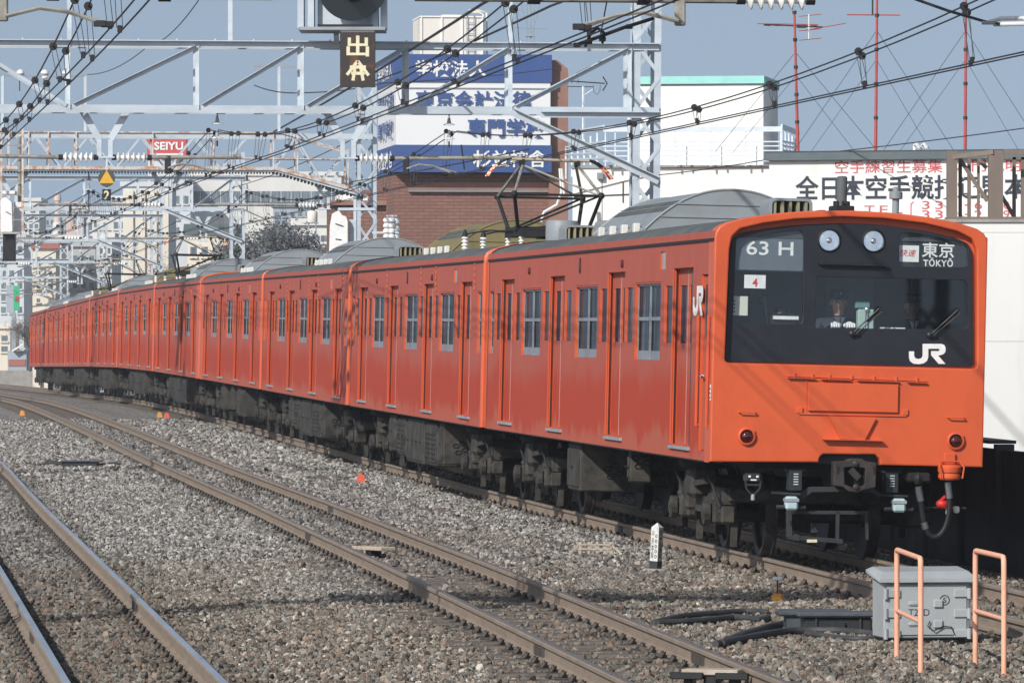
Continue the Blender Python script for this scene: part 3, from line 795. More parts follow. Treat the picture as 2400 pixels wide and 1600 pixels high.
BODYM = [M['side'], M['orange'], M['underd'], M['rubber'], M['steeld']]
def carriage(i, label):
    cab = i == 0; pan = i in (1, 5, 7)
    D0 = 58.65 + 19.85 * i; D1 = D0 + 19.85
    a = P(D0); b = P(D1); x = (b - a).normalized(); y = Vector((0, 0, 1)).cross(x).normalized(); z = x.cross(y)
    m = Matrix((x, y, z)).transposed().to_4x4(); m.translation = a
    m = m @ Matrix.Rotation(CANT, 4, 'X')
    R = thing('train_carriage', label, 'train carriage', mat=m, group='carriages of the orange commuter train')
    put('body', cached(('body', cab), lambda: body(cab).mesh('body', BODYM, .5)), R)
    put('roof', cached('roof', lambda: roof().mesh('roof', M['roofgrey'], .7)), R)
    dm, dg = cached('door', lambda: tuple(q.mesh(nm, mt, .4) for q, nm, mt in zip(door_leafs(), ('door', 'door_window'), ([M['side'], M['orange'], M['seam']], M['cwin']))))
    for d in (2.05, 7.05, 12.25, 17.25):
        for rot, yy in ((0, 0),):
            o = put('door', dm, R, (d, 0, 0)); put('door_window', dg, o)
    for c, hw in ((4.6, .95), (9.6, .95), (14.8, .95), (19.05, .24)) + (() if cab else ((.48, .24),)):
        wm, wg = cached(('win', hw), lambda: tuple(q.mesh(nm, mt, .4) for q, nm, mt in zip(window_frame(hw), ('window', 'pane'), ([M['alu'], M['rubber'], M['plank']], M['cwin']))))
        o = put('window', wm, R, (c, 0, 0)); put('pane', wg, o)
    pm = cached('pocket', lambda: MB().box(-.25, .25, 1.372, 1.382, 2.19, 2.80).mesh('pocket_window', M['cwin'], 0))
    for c in (3.05, 6.0, 8.1, 11.2, 13.3, 16.2, 18.3): put('pocket_window', pm, R, (c, 0, 0))
    put('side_board', cached('board', lambda: MB().box(-.2, .2, 1.37, 1.382, 2.98, 3.17).mesh('side_board', M['boardgrey'], 0)), R, (3.55, 0, 0))
    sl = cached('slamp', lambda: MB().lathe([(.045, 0), (.045, .02), (.03, .03)], (0, 1.40, 0), (0, 1, 0), 12).mesh('side_lamp', M['lamp'], .6))
    for c, z_ in ((6.6, 3.07), (15.0, 3.07)): put('side_lamp', sl, R, (c, 0, z_))
    sl2 = cached('slamp2', lambda: MB().plate([rpoly([(-.045, -.09), (.045, -.09), (.045, .09), (-.045, .09)], .044)], lambda p, q, h: (p, 1.40 + h, q), .02).mesh('side_lamp', M['lamp'], .6))
    put('side_lamp', sl2, R, (10.2, 0, 3.09))
    lv = cached('louvre', lambda: [q for q in [MB()] for _ in [[q.bbox(-.07, .07, 1.40, 1.412, .004 + k * .085, .055 + k * .085, .005, 0) for k in range(5)]]][0].mesh('side_louvre', M['orange'], 0))
    if not cab:
        for c in (1.1, 6.1, 8.2, 13.35): put('side_louvre', lv, R, (c, 0, 2.86))
    # roof equipment
    put('air_conditioner', cached(('ac', pan), lambda: aircon().mesh('air_conditioner', [M['coolrust' if pan else 'coolgrey'], M['roofgrey'], M['lug']], .5)), R, (9.9, 0, 0))
    vm = cached('vent', lambda: vent().mesh('roof_ventilator', [M['coolgrey'], M['ventslat'], M['black']], .4))
    put('roof_ventilator', vm, R, (.95 if pan else 4.0, 0, 0))
    if i % 2 == 0: put('roof_ventilator', vm, R, (17.3, 0, 0))
    if pan:
        panto(R)
        t = MB(); t.lathe([(.22, 0), (.23, .02), (.23, .30), (.21, .33), (.02, .34)], (2.35, .05, 3.54), n=20); obj('arrester_drum', t, M['coolgrey'], R)
        for yy in (.78, 1.05):
            t = MB(); insul(t, (5.6, yy, 3.47), .20, 0, 1, .055, 4); t.tube([(5.6, yy, 3.70), (5.2, yy * .7, 3.76), (4.9, .45, 3.74)], .012, 5, 1); obj('roof_insulator', t, [M['porcelain'], M['underd']], R)
    # running gear
    bm = cached('bogie', lambda: bogie_frame().mesh('bogie', [M['under'], M['underd']], .5)); wm = cached('wheel', lambda: wheelset().mesh('wheelset', M['wheel'], .6))
    for bx in (2.85, 16.65):
        o = put('bogie', bm, R, (bx, 0, 0))
        for q in (-1.15, 1.15): put('wheelset', wm, o, (q, 0, 0))
    layouts = {0: [(10.6, 1.05, .40, .97, 'lid', .80), (6.4, .12, .62, .98, 'lid', .25)],
               1: [(5.6, .5, .35, .95, 'lid', .5), (6.4, 1.6, .30, .93, 'grille', .8), (8.3, 2.4, .28, .95, 'lid', .8), (11.0, 1.2, .35, .93, 'grille', .7), (12.6, .9, .45, .95, 'lid', .6)],
               2: [(5.7, .8, .33, .93, 'grille', .7), (6.8, 1.1, .33, .95, 'lid', .6), (9.2, .7, .42, .95, 'lid', .7), (12.0, 1.1, .38, .95, 'lid', .6)]}
    for (bx, L, z0, z1, kd, wd) in layouts[0 if cab else (1 if pan else 2 if i % 2 else 1)]:
        put('equipment_box', cached(('ub', L, z0, z1, kd, wd), lambda: under_box(L, wd, z0, z1, kd, None).mesh('equipment_box', [M['under'], M['underd']], .4)), R, (bx, 0, 0))
    fr = cached('uframe', lambda: MB().box(.3, 19.2, -.9, .9, .93, 1.0).box(.6, 18.9, -.5, -.4, .6, .93).box(5, 14, -1.25, -.9, .45, .93).mesh('underframe', M['underd'], 0))
    put('underframe', fr, R)
    if i > 0:
        cp = MB(); cp.bbox(-.55, .3, -.13, .13, .72, .98, .03, 0); cp.bbox(-.42, .02, -.55, .55, 1.12, 3.2, .03, 0)
        obj('gangway', cp, M['rubber'], R)
    if i in (3, 4):                                   # driving ends coupled back to back: clean vermilion end panels
        for s in (1, -1):
            e = MB(); x0, x1 = ((BL - 1.0, BL - .06) if i == 3 else (.06, 1.0)); e.box(x0, x1, min(s * 1.40, s * 1.408), max(s * 1.40, s * 1.408), .99, 3.236, 0); obj('cab_end_panel', e, M['orange'], R)
        a = MB(); xx = BL - .10 if i == 3 else .10; a.tube([(xx, y * 1.006, z + .02) for y, z in HALF[1:-1]], .022, 6); obj('cab_end_rim', a, M['orange'], R)
    return R
M['boardgrey'] = mat('side_destination_glass', (.22, .23, .24), .25, 0, (.40, .38, .36), (.45, .6), (30, 30, 3), 3)
M['lamp'] = flat('dark_red_lamp', (.10, .018, .015), .3)
M['lug'] = flat('pale_lug', (.62, .61, .58), .5)
M['ventslat'] = mat('dusty_slat', (.30, .27, .17), .7, 0, (.22, .20, .13), (.4, .7), (20, 20, 3))
M['wheel'] = mat('wheel_steel', (.025, .023, .022), .55, .3, (.06, .052, .046), (.4, .7), (6, 6, 6))

CL = ['leading carriage of the orange train with black-panelled cab front',
      'second carriage from the front, with the nearest raised pantograph and brown cooler',
      'third carriage from the front, grey cooler on its roof, next behind the pantograph car',
      'fourth carriage from the front, just before the broad vermilion joint in the train',
      'fifth carriage from the front, just behind the broad vermilion joint in the train',
      'sixth carriage from the front, carrying the second raised pantograph',
      'seventh carriage from the front, between the second and third pantographs',
      'eighth carriage from the front, carrying the farthest raised pantograph',
      'ninth carriage from the front, last but one of the train',
      'tenth and last carriage at the far left tail of the train']
CARS = [carriage(i, CL[i]) for i in range(10)]
# ---------------------------------------------------------------- cab front of the leading carriage
def jr_polys():
    J = [(1600, 1115), (1642, 1115), (1642, 1212), (1632, 1240), (1608, 1258), (1570, 1264), (1532, 1260), (1508, 1242), (1500, 1215), (1500, 1170), (1538, 1170), (1538, 1203),
         (1546, 1219), (1568, 1226), (1590, 1221), (1600, 1204)]
    R = [(1642, 1115), (1738, 1115), (1760, 1124), (1769, 1145), (1768, 1172), (1755, 1190), (1730, 1198), (1714, 1201), (1768, 1262), (1718, 1262), (1662, 1198), (1662, 1168), (1716, 1168), (1726, 1160), (1718, 1151), (1642, 1151)]
    return [J, R]
def nose(R):
    Z = lambda pts: [fcz(*p) for p in pts]
    B = lambda pts: [fcb(*p) for p in pts]
    hole = rpoly(Z([(138, 1252), (172, 420), (190, 330), (250, 272), (420, 232), (650, 202), (1000, 184), (1300, 196), (1600, 232), (1840, 290), (1950, 345), (1984, 420), (1986, 1298)]),
                 [.05, .2, .06, .06, .2, .2, .2, .2, .2, .06, .06, .2, .05])
    panel = rpoly(Z([(150, 1244), (186, 440), (205, 350), (262, 305), (430, 272), (650, 246), (1000, 230), (1300, 243), (1600, 282), (1830, 335), (1930, 378), (1966, 440), (1974, 1286)]),
                  [.05, .2, .06, .06, .2, .2, .2, .2, .2, .06, .06, .2, .05])
    lwin = rpoly(Z([(207, 972), (233, 352), (255, 338), (690, 281), (728, 310), (722, 972)]), [.05, .03, .03, .05, .05, .05])
    mwin = rpoly(Z([(815, 985), (818, 622), (1905, 648), (1938, 690), (1936, 1008), (815, 1000)]), [.05, .05, .04, .04, .06, .03])
    dwin = rpoly(Z([(1428, 305), (1520, 300), (1900, 372), (1932, 420), (1930, 555), (1430, 548)]), [.05, .06, .06, .05, .06, .05])
    notch = B([(982, 334), (978, 300), (955, 274), (660, 272), (640, 290), (634, 318)])
    outer = list(HALF)                         # left bottom, over the roof, right bottom
    outer = [(y * 1.004, z + (.02 if z > 3 else 0)) for y, z in outer]
    outer = outer + rpoly(notch, [0, .03, .03, .03, .03, 0])
    mb = MB()
    mb.plate([outer, hole], lambda a, b, h: (.118 - h, a, b), .10, .016, 0)
    mb.plate([[(y * 1.0, z) for y, z in hole], [(y, z) for y, z in panel]], lambda a, b, h: (.130 - h, a, b), .02, 0, 0)
    # visor inner lining, cab flank behind the plate
    n = len(HALF); v = [(x, y * 1.003, z + .012) for x in (.06, .34) for y, z in SECT[1:] + [(-y, z) for y, z in reversed(SECT[1:-1])]]
    k = len(v) // 2; mb.add(v, [(i, i + 1, k + i + 1, k + i) for i in range(k - 1)], 0)
    mb.box(.10, .36, 1.392, 1.404, .99, 3.24, 0); mb.box(.10, .12, 1.26, 1.40, .99, 1.02, 0)
    obj('cab_front', mb, [M['orange']], R, .5)
    lamps = [circle(*fcz(cx, cy), .1035, 28) for cx, cy in ((916, 358), (1241, 362))]
    mb = MB(); mb.plate([panel, lwin, mwin, dwin] + lamps, lambda a, b, h: (.118 - h, a, b), .028, .004, 0)
    pf = obj('front_panel', mb, [M['black_glass']], R, .4)
    for nm, poly in (('cab_window', lwin), ('windscreen', mwin), ('destination_window', dwin)):
        mb = MB(); mb.plate([poly], lambda a, b, h: (.108, a, b), 0, 0, 0); obj(nm, mb, [M['glass']], R, .4)
    X = .088
    def fm(cx0, cy0, cx1, cy1):                # box of crop pixels -> (right, top...) in face axes with text running to the right
        a = fcz(cx0, cy1); b = fcz(cx1, cy0); return (-a[0], a[1], -b[0], b[1])
    ft_ = lambda x: (lambda a, b, h: (x - h, -a, b))
    # blind boxes behind the glass
    mb = MB(); mb.text('63 H', ft_(.136), fm(312, 368, 660, 462), 0, .012, .002); obj('number_lettering', mb, M['white'], R, 0)
    a = fcz(205, 600); b = fcz(735, 250)
    mb = MB(); mb.bbox(.14, .34, b[0] - .02, a[0] + .02, fcz(470, 582)[1], b[1] + .02, .01, 0); obj('number_box', mb, M['boxgrey'], R)
    mb = MB(); p = fcz(1428, 560); q = fcz(1935, 290); mb.bbox(.145, .34, q[0] - .02, p[0] + .03, p[1] - .02, q[1] + .02, .01, 0); obj('destination_blind', mb, M['blind'], R)
    mb = MB(); p = fcz(1430, 512); q = fcz(1582, 395); mb.box(.138, .143, q[0], p[0], p[1], q[1], 0); o = obj('rapid_plate', mb, M['white'], R)
    mb = MB(); mb.text('快速', ft_(.137), fm(1440, 424, 1562, 474), 0, .004, .001, .25); obj('rapid_lettering', mb, M['red'], R, 0)
    mb = MB(); mb.text('東京', ft_(.143), fm(1602, 374, 1842, 480), 0, .016, .001); mb.text('TŌKYŌ', ft_(.143), fm(1612, 488, 1832, 546), 0, .022, .001, spacing=1.1); obj('destination_lettering', mb, M['white'], R, 0)
    # emblem on the panel and on the side
    mb = MB()
    for poly in jr_polys(): mb.plate([[fcz(*p) for p in poly]], lambda a, b, h: (.084 - h, a, b), .003)
    obj('company_emblem', mb, M['white'], R, 0)
    mb = MB()
    for poly in jr_polys():
        mb.plate([[(1.36 - (x - 1500) / 269 * .66, 2.475 + (1264 - y) / 149 * .31) for x, y in poly]], lambda a, b, h: (a, 1.401 + h, b), .002)
    obj('company_emblem', mb, M['white'], R, 0)
    # headlights
    for cx, cy in ((916, 358), (1241, 362)):
        c = fcz(cx, cy); mb = MB()
        mb.lathe([(.125, 0), (.125, .012), (.108, .03), (.102, .01)], (.092, c[0], c[1]), (-1, 0, 0), 28, 0, False)
        h = obj('headlight', mb, [M['rubber']], R)
        mb = MB(); mb.lathe([(0, 0), (.03, .001), (.06, .008), (.09, .024), (.101, .036)], (.125, c[0], c[1]), (-1, 0, 0), 28, 0); mb.lathe([(.040, 0), (.040, .012), (.030, .030), (.012, .042), (.0, .044)], (.120, c[0], c[1]), (-1, 0, 0), 16, 0); mb.lathe([(.070, .010), (.073, .016), (.078, .014)], (.122, c[0], c[1]), (-1, 0, 0), 24, 1, False); mb.lathe([(.018, .044), (.018, .05), (0, .05)], (.120, c[0], c[1]), (-1, 0, 0), 10, 1)
        o = obj('reflector', mb, [M['chrome'], M['coolgrey']], R); 
        mb = MB(); mb.lathe([(.103, 0), (.09, .014), (.05, .024), (0, .028)], (.090, c[0], c[1]), (-1, 0, 0), 28, 0); obj('lens', mb, [M['lens']], R)
    # rail under the headlights, wipers
    mb = MB(); p = fcz(850, 530); q = fcz(1330, 545)
    mb.tube([(.04, p[0], p[1]), (.04, q[0], q[1])], .016, 8); mb.tube([(.09, p[0], p[1]), (.03, p[0], p[1] + .01)], .022, 8); mb.tube([(.09, q[0], q[1]), (.03, q[0], q[1])], .02, 8)
    obj('hand_rail', mb, M['black'], R)
    for (x0, y0, x1, y1) in ((1080, 1040, 1275, 858), (1650, 1052, 1850, 870)):
        p = fcz(x0, y0); q = fcz(x1, y1); mb = MB()
        mb.lathe([(.03, 0), (.03, .05), (.012, .06)], (.09, p[0], p[1]), (-1, 0, 0), 10); mb.bbox(.04, .09, p[0] - .07, p[0] + .02, p[1] - .02, p[1] + .015, .006)
        mb.tube([(.045, p[0], p[1]), (.05, q[0], q[1])], .008, 6); mb.tube([(.045, p[0] - .04, p[1]), (.05, q[0] - .03, q[1] - .03)], .006, 6)
        e0 = fcz(x1 - 80, y1 + 100); e1 = fcz(x1 + 20, y1 - 5); e0 = (q[0] + .05, q[1] - .22) if False else e0
        mb.bar((.066, e0[0], e0[1]), (.066, q[0] - .02, q[1] + .02), .02, .03)
        obj('wiper', mb, M['black'], R)
    # tail lamps, steps
    for cx, cy in ((228, 172), (1405, 198)):
        c = fcb(cx, cy); mb = MB()
        mb.lathe([(.088, 0), (.088, .05), (.078, .055), (.070, .055), (.070, .01)], (.004, c[0], c[1]), (-1, 0, 0), 28, 0)
        for t in range(3): mb.box(-.03, .004, c[0] + .088 * math.cos(.5 + t * 2.09) - .012, c[0] + .088 * math.cos(.5 + t * 2.09) + .012, c[1] + .088 * math.sin(.5 + t * 2.09) - .012, c[1] + .088 * math.sin(.5 + t * 2.09) + .012, 0)
        o = obj('tail_lamp', mb, [M['orange']], R)
        mb = MB(); mb.lathe([(.070, 0), (.066, .025), (.05, .05), (.025, .063), (0, .066)], (.0, c[0], c[1]), (-1, 0, 0), 24, 0); obj('tail_lens', mb, [M['taillens']], R)
    for cx, cy in ((230, 36), (1405, 66)):
        c = fcb(cx, cy); mb = MB()
        mb.tube([(.01, c[0] + .09, c[1]), (-.06, c[0] + .08, c[1]), (-.06, c[0] - .08, c[1]), (.01, c[0] - .09, c[1])], .008, 6); obj('foot_step', mb, M['orange'], R)
    # head-board holder and shelf
    f = lambda cx, cy: fcz(cx, cy)
    mb = MB()
    pl = lambda x0, y0, x1, y1: (f(x1, y1)[0], f(x0, y0)[0], f(x1, y1)[1], f(x0, y0)[1])
    tl = fc(1882, 891); br = fc(2104, 972)
    y1, z1 = tl; y0, z0 = br; z1 = z1 + .0; 
    mb.bbox(-.045, .006, y0 + .03, y1 - .03, z0 + .025, z1 - .02, .004); mb.box(-.012, .006, y0, y0 + .02, z0, z1); mb.box(-.02, .006, y1 - .02, y1, z0, z1); mb.box(-.014, .006, y0 + .014, y1 - .014, z1 - .012, z1); mb.box(-.03, .006, y0 - .06, y1 + .06, z0 - .014, z0)
    for yy in (y0 - .05, y1 + .05): mb.bbox(-.035, .006, yy - .03, yy + .03, z0, z0 + .06, .005)
    lid = fc(1840, 880); rid = fc(2165, 892)
    mb.bar((-.012, lid[0], lid[1]), (-.012, rid[0], rid[1]), .03, .012)
    for u in (.05, .18, .3, .46, .62, .78, .93):
        c = (lid[0] + (rid[0] - lid[0]) * u, lid[1] + (rid[1] - lid[1]) * u)
        mb.bbox(-.035, .006, c[0] - .012, c[0] + .012, c[1] - .015, c[1] + .03, .004)
    for u0, u1 in ((.0, .2), (.24, .45), (.5, .8), (.86, 1.0)):
        a = (lid[0] + (rid[0] - lid[0]) * u0, lid[1] + (rid[1] - lid[1]) * u0 - .02); b = (lid[0] + (rid[0] - lid[0]) * u1, lid[1] + (rid[1] - lid[1]) * u1 - .02)
        mb.bar((-.03, a[0], a[1]), (-.03, b[0], b[1]), .05, .008)
    a = fc(1935, 974); b = fc(2046, 980); c = fc(2020, 1030); d = fc(1963, 1027)
    mb.plate([[a, b, c, d]], lambda p, q, h: (.002 - h, p, q), .050, .003)
    obj('headboard_holder', mb, M['orange'], R)
    mb = MB(); a = fcb(655, 188); b = fcb(988, 196)
    mb.bar((-.045, a[0], a[1]), (-.045, b[0], b[1]), .10, .010); mb.bar((-.001, a[0], a[1] - .03), (-.001, b[0], b[1] - .03), .006, .05); obj('front_shelf', mb, M['orange'], R)
    mb = MB(); a = fcb(762, 262); b = fcb(860, 273); mb.box(-.003, .002, b[0], a[0], b[1], a[1]); obj('name_plate', mb, M['white'], R)
    # aerial pot and whistle on the roof of the cab
    mb = MB(); c = fc(2004, 480); mb.lathe([(.065, 0), (.065, .03), (.054, .04), (.054, .29), (.045, .305), (.0, .31)], (.9, c[0], 3.64), n=20, m=0)
    mb.bbox(.7, 1.1, c[0] - .10, c[0] + .10, 3.56, 3.64, .01, 1); mb.bbox(.75, 1.05, c[0] - .25, c[0] + .25, 3.555, 3.575, .005, 1)
    for s in (-1, 1): mb.bbox(.75, 1.05, c[0] + s * .22 - .03, c[0] + s * .22 + .03, 3.48, 3.59, .005, 1)
    for t in range(8): mb.bbox(.9 + .075 * math.cos(t * .785) - .012, .9 + .075 * math.cos(t * .785) + .012, c[0] + .075 * math.sin(t * .785) - .012, c[0] + .075 * math.sin(t * .785) + .012, 3.63, 3.69, .004, 1)
    obj('radio_aerial', mb, [M['roofgrey'], M['rubber']], R)
    mb = MB(); c = fc(2128, 480); mb.lathe([(.036, 0), (.036, .24), (.066, .245), (.070, .25), (.070, .31), (.06, .32), (.035, .325), (.035, .36), (.015, .37)], (.8, c[0], 3.48), n=16, m=0); obj('whistle', mb, M['coolgrey'], R)
    # cab door furniture on the side
    mb = MB()
    for xx in (.14, .82): mb.tube([(xx, 1.425, 1.35), (xx, 1.425, 2.48)], .016, 6); [mb.tube([(xx, 1.38, z), (xx, 1.425, z)], .012, 5) for z in (1.36, 2.47)]
    obj('cab_handrail', mb, M['orange'], R)
    mb = MB(); mb.bbox(.165, .795, 1.36, 1.372, 1.105, 2.895, .004, 0); cdoor = obj('cab_door', mb, M['side'], R)
    mb = MB(); mb.box(.30, .66, 1.3725, 1.376, 2.25, 2.80); obj('cab_door_window', mb, M['cwin'], R)
    mb = MB(); mb.tube([(.70, 1.375, 1.86), (.70, 1.41, 1.86), (.58, 1.41, 1.85)], .014, 6); obj('door_handle', mb, M['chrome'], R)
    mb = MB(); mb.box(.02, .075, 1.404, 1.408, 1.62, 1.78, 0); [mb.box(.022, .073, 1.408, 1.410, 1.64 + k * .045, 1.655 + k * .045, 1) for k in range(3)]; obj('data_plate', mb, [M['white'], M['rubber']], R)
    # cab interior
    mb = MB()
    mb.box(.13, 1.7, -1.36, 1.36, 1.0, 1.05, 0); mb.box(1.68, 1.72, -1.36, 1.36, 1.05, 3.3, 0)
    mb.box(.14, .75, -1.30, .55, 1.05, fcz(1000, 1000)[1] - .035, 0)
    mb.box(.13, 1.7, 1.34, 1.36, 1.05, 1.9, 0); mb.box(.13, 1.7, -1.36, -1.33, 1.05, 3.2, 0); mb.box(.13, 1.7, -1.36, 1.36, 3.28, 3.32, 0)
    mb.box(1.66, 1.68, .15, .75, 1.05, 3.0, 1); mb.box(1.66, 1.68, -.55, -.05, 2.3, 2.95, 1); mb.box(1.66, 1.68, .95, 1.25, 2.2, 2.95, 1)
    obj('cab_interior', mb, [M['cabdark'], M['cabgrey']], R)
    deskz = fcz(1000, 1000)[1] - .035
    mb = MB(); a = fcz(1150, 800); b = fcz(1255, 855); mb.bbox(.40, .50, b[0], a[0], b[1], a[1], .006, 0)
    a = fcz(1170, 860); b = fcz(1285, 985); mb.bbox(.40, .52, b[0], a[0], deskz + .001, a[1], .01, 1); mb.tube([(.38, (a[0] + b[0]) / 2, deskz + .01), (.38, (a[0] + b[0]) / 2, a[1])], .012, 6, 2); mb.ball((.38, (a[0] + b[0]) / 2, a[1]), .022, 2)
    a = fcz(1335, 972); b = fcz(1495, 1000); mb.box(.25, .45, b[0], a[0], deskz + .002, a[1] - .03, 3)
    vb = MB(); a2 = fcz(1512, 640); b2 = fcz(1915, 968); vb.plate([rpoly([(a2[0], a2[1] - .30), (a2[0] - .03, a2[1]), (b2[0], a2[1]), (b2[0], b2[1])  , (a2[0], b2[1])], .03)], lambda p, q, h: (.20, p, q), 0); obj('shade_pane', vb, M['shadetint'], R, 0)  # added tinted pane, stands in for deep shade in the right of the cab
    obj('driving_desk', mb, [M['teal'], M['paleteal'], M['chrome'], M['white']], R)
    mb = MB(); a = fcz(300, 608); b = fcz(455, 710); mb.box(.145, .150, b[0], a[0], b[1], a[1]); o = obj('set_number_card', mb, M['white'], R)
    mb = MB(); mb.text('4', ft_(.144), fm(358, 635, 398, 696), 0, .03, .001); obj('card_lettering', mb, M['red'], R, 0)
    mb = MB(); a = fcz(203, 764); b = fcz(326, 908); mb.box(.17, .18, b[0], a[0], b[1], a[1], 0); [mb.box(.166, .169, a[0] - .045, a[0] - .012, b[1] + .03 + k * .036, b[1] + .045 + k * .036, 1) for k in range(4)]; obj('notice_board', mb, [M['cream2'], M['rubber']], R)
    mb = MB()
    for dx, hh in ((0, .27), (.12, .20)):
        a = fcz(455, 965); mb.tube([(.5 + dx, a[0] + .09, a[1] - .05), (.5 + dx, a[0] + .08, a[1] + hh - .05), (.5 + dx, a[0] + .03, a[1] + hh), (.5 + dx, a[0] - .04, a[1] + hh), (.5 + dx, a[0] - .09, a[1] - .05)], .012, 6, 0)
    a = fcz(610, 965); mb.bbox(.4, .8, a[0] - .16, a[0] + .12, a[1] - .08, a[1] + .10, .03, 0); mb.lathe([(.07, 0), (.06, .05), (.0, .07)], (.5, a[0], a[1] + .10), n=14, m=0); mb.box(.36, .40, a[0] - .16, a[0] + .10, a[1] + .04, a[1] + .075, 1)
    obj('guard_equipment', mb, [M['black'], M['white']], R)
    # ---- below the buffer beam
    c = fcb(828, 385); mb = MB()
    o_ = rpoly([fcb(*p) for p in ((708, 312), (775, 310), (800, 296), (865, 296), (890, 312), (948, 318), (942, 458), (880, 470), (840, 486), (790, 480), (760, 455), (706, 448))], .015)
    i_ = rpoly([fcb(*p) for p in ((765, 345), (830, 342), (885, 350), (880, 445), (830, 466), (768, 440))], .02)
    mb.plate([o_, i_], lambda a, b, h: (.02 - h, a, b), .16, .008, 0); mb.bbox(.0, .9, c[0] - .16, c[0] + .16, c[1] - .15, c[1] + .12, .02, 1)
    mb.bar((-.13, c[0] + .05, c[1] + .05), (-.13, c[0] - .04, c[1] - .04), .05, .07, 0); mb.lathe([(.03, 0), (.03, .03), (.015, .04)], fcbx(828, 323), (-1, 0, 0), 12, 0); mb.lathe([(.03, 0), (.03, .03), (.015, .04)], fcbx(830, 455), (-1, 0, 0), 12, 0)
    for u in (730, 935): q = fcb(u, 362); mb.bbox(-.16, -.14, q[0] - .012, q[0] + .012, q[1] - .04, q[1] + .04, .003, 1)
    obj('coupler', mb, [M['couple'], M['underd']], R)
    def dpoly(name, polys, x, t, m):
        mb = MB()
        for p in polys: mb.plate([[fcb(*q) for q in p]], lambda a, b, h: (x - h, a, b), t, .004)
        return obj(name, mb, m, R)
    dpoly('pilot_beam', [[(545, 500), (600, 460), (780, 458), (780, 488), (618, 490), (562, 528), (530, 525)], [(780, 460), (960, 462), (1010, 500), (1000, 520), (950, 490), (780, 488)]], .25, .06, [M['steeld2']])
    for bx, by in ((518, 420), (1062, 430)):
        a = fcb(bx - 38, by + 60); b = fcb(bx + 38, by - 58); mb = MB(); mb.bbox(.10, .30, b[0], a[0], a[1], b[1], .008, 0)
        for k in range(5):
            z = a[1] + .06 + k * .026; mb.bbox(.094, .10, (a[0] + b[0]) / 2 - .025, (a[0] + b[0]) / 2 + .025, z, z + .012, .002, 1)
        mb.bbox(.12, .28, b[0] - .03, a[0] + .03, b[1] - .02, b[1] + .01, .004, 0); obj('horn_box', mb, [M['underd2'], M['steel']], R)
    for bx, by in ((490, 550), (1097, 562)):
        a = fcb(bx - 36, by + 38); b = fcb(bx + 36, by - 38); mb = MB(); mb.bbox(.02, .16, b[0], a[0], a[1], b[1], .02, 0); mb.bbox(.01, .17, b[0] - .006, a[0] + .006, b[1] - .055, b[1] - .02, .004, 1)
        yc = (a[0] + b[0]) / 2; mb.tube([(.1, yc + .15, (a[1] + b[1]) / 2 - .04), (.1, yc - .15, (a[1] + b[1]) / 2 - .04)], .022, 8, 2); mb.tube([(.13, yc + .2, b[1] + .03), (.13, yc - .1, b[1] + .02)], .014, 6, 2)
        obj('air_cock', mb, [M['paleblue'], M['steeld'], M['steeld2']], R)
    c = fcb(268, 420); mb = MB(); mb.bbox(-.02, .14, c[0] - .085, c[0] + .085, c[1] - .02, c[1] + .07, .02, 0)
    mb.tube([(.0, c[0] + .08, c[1]), (.0, c[0] + .07, c[1] - .08), (.0, c[0] + .02, c[1] - .14), (.0, c[0] - .02, c[1] - .14), (.0, c[0] - .07, c[1] - .08), (.0, c[0] - .08, c[1])], .012, 6, 0)
    mb.bar((0, c[0] - .075, c[1] - .045), (0, c[0] + .075, c[1] - .045), .02, m=0); mb.lathe([(.02, 0), (.02, .06)], (0, c[0], c[1] - .20), n=8, m=1)
    mb.box(-.024, -.021, c[0] - .05, c[0] - .025, c[1] + .03, c[1] + .05, 2); mb.box(-.024, -.021, c[0] + .03, c[0] + .055, c[1] + .03, c[1] + .05, 2); mb.box(-.024, -.021, c[0] - .03, c[0] + .03, c[1] - .002, c[1] + .012, 2)
    obj('hanging_lamp', mb, [M['underd2'], M['steeld'], M['white']], R)
    # hoses
    pth = [fcb(*p) for p in ((1195, 455), (1205, 500), (1215, 570), (1226, 660), (1250, 730), (1290, 748), (1335, 720), (1365, 650), (1375, 560), (1370, 480), (1362, 430))]
    pt2 = []
    for k in range(len(pth) - 1):
        for u in (0, .5): pt2.append(Vector((-.02, pth[k][0] * (1 - u) + pth[k + 1][0] * u, pth[k][1] * (1 - u) + pth[k + 1][1] * u)))
    pt2.append(Vector((-.02, *pth[-1])))
    for _ in range(2): pt2 = [pt2[0]] + [(pt2[i - 1] + pt2[i] * 2 + pt2[i + 1]) / 4 for i in range(1, len(pt2) - 1)] + [pt2[-1]]
    mb = MB(); mb.tube(pt2, .029, 10, 0)
    for q0, q1 in ((0, 3), (6, 7), (-4, -1)): mb.tube([pt2[q0], (pt2[q0] + pt2[q1]) / 2, pt2[q1]], .036, 10, 1)
    c = fcb(1200, 410); mb.bbox(.0, .22, c[0] - .13, c[0] + .11, c[1] - .04, c[1] + .06, .02, 2); mb.ball((.05, c[0], c[1]), .07, 2)
    obj('jumper_hose', mb, [M['rubber'], M['chrome2'], M['underd']], R)
    c = fcb(1370, 378); mb = MB(); mb.lathe([(.10, 0), (.115, .02), (.115, .05), (.10, .07), (.115, .075), (.12, .09), (.12, .13), (.10, .15), (.03, .16)], (-.03, c[0], c[1] - .07), (0, 0, 1), 20, 0)
    mb.tube([(-.16, c[0] + .11, c[1] - .05), (-.16, c[0] + .125, c[1] + .06), (-.05, c[0] + .10, c[1] + .12), (-.05, c[0] - .10, c[1] + .12), (-.16, c[0] - .125, c[1] + .06), (-.16, c[0] - .11, c[1] - .05)], .010, 6, 0)
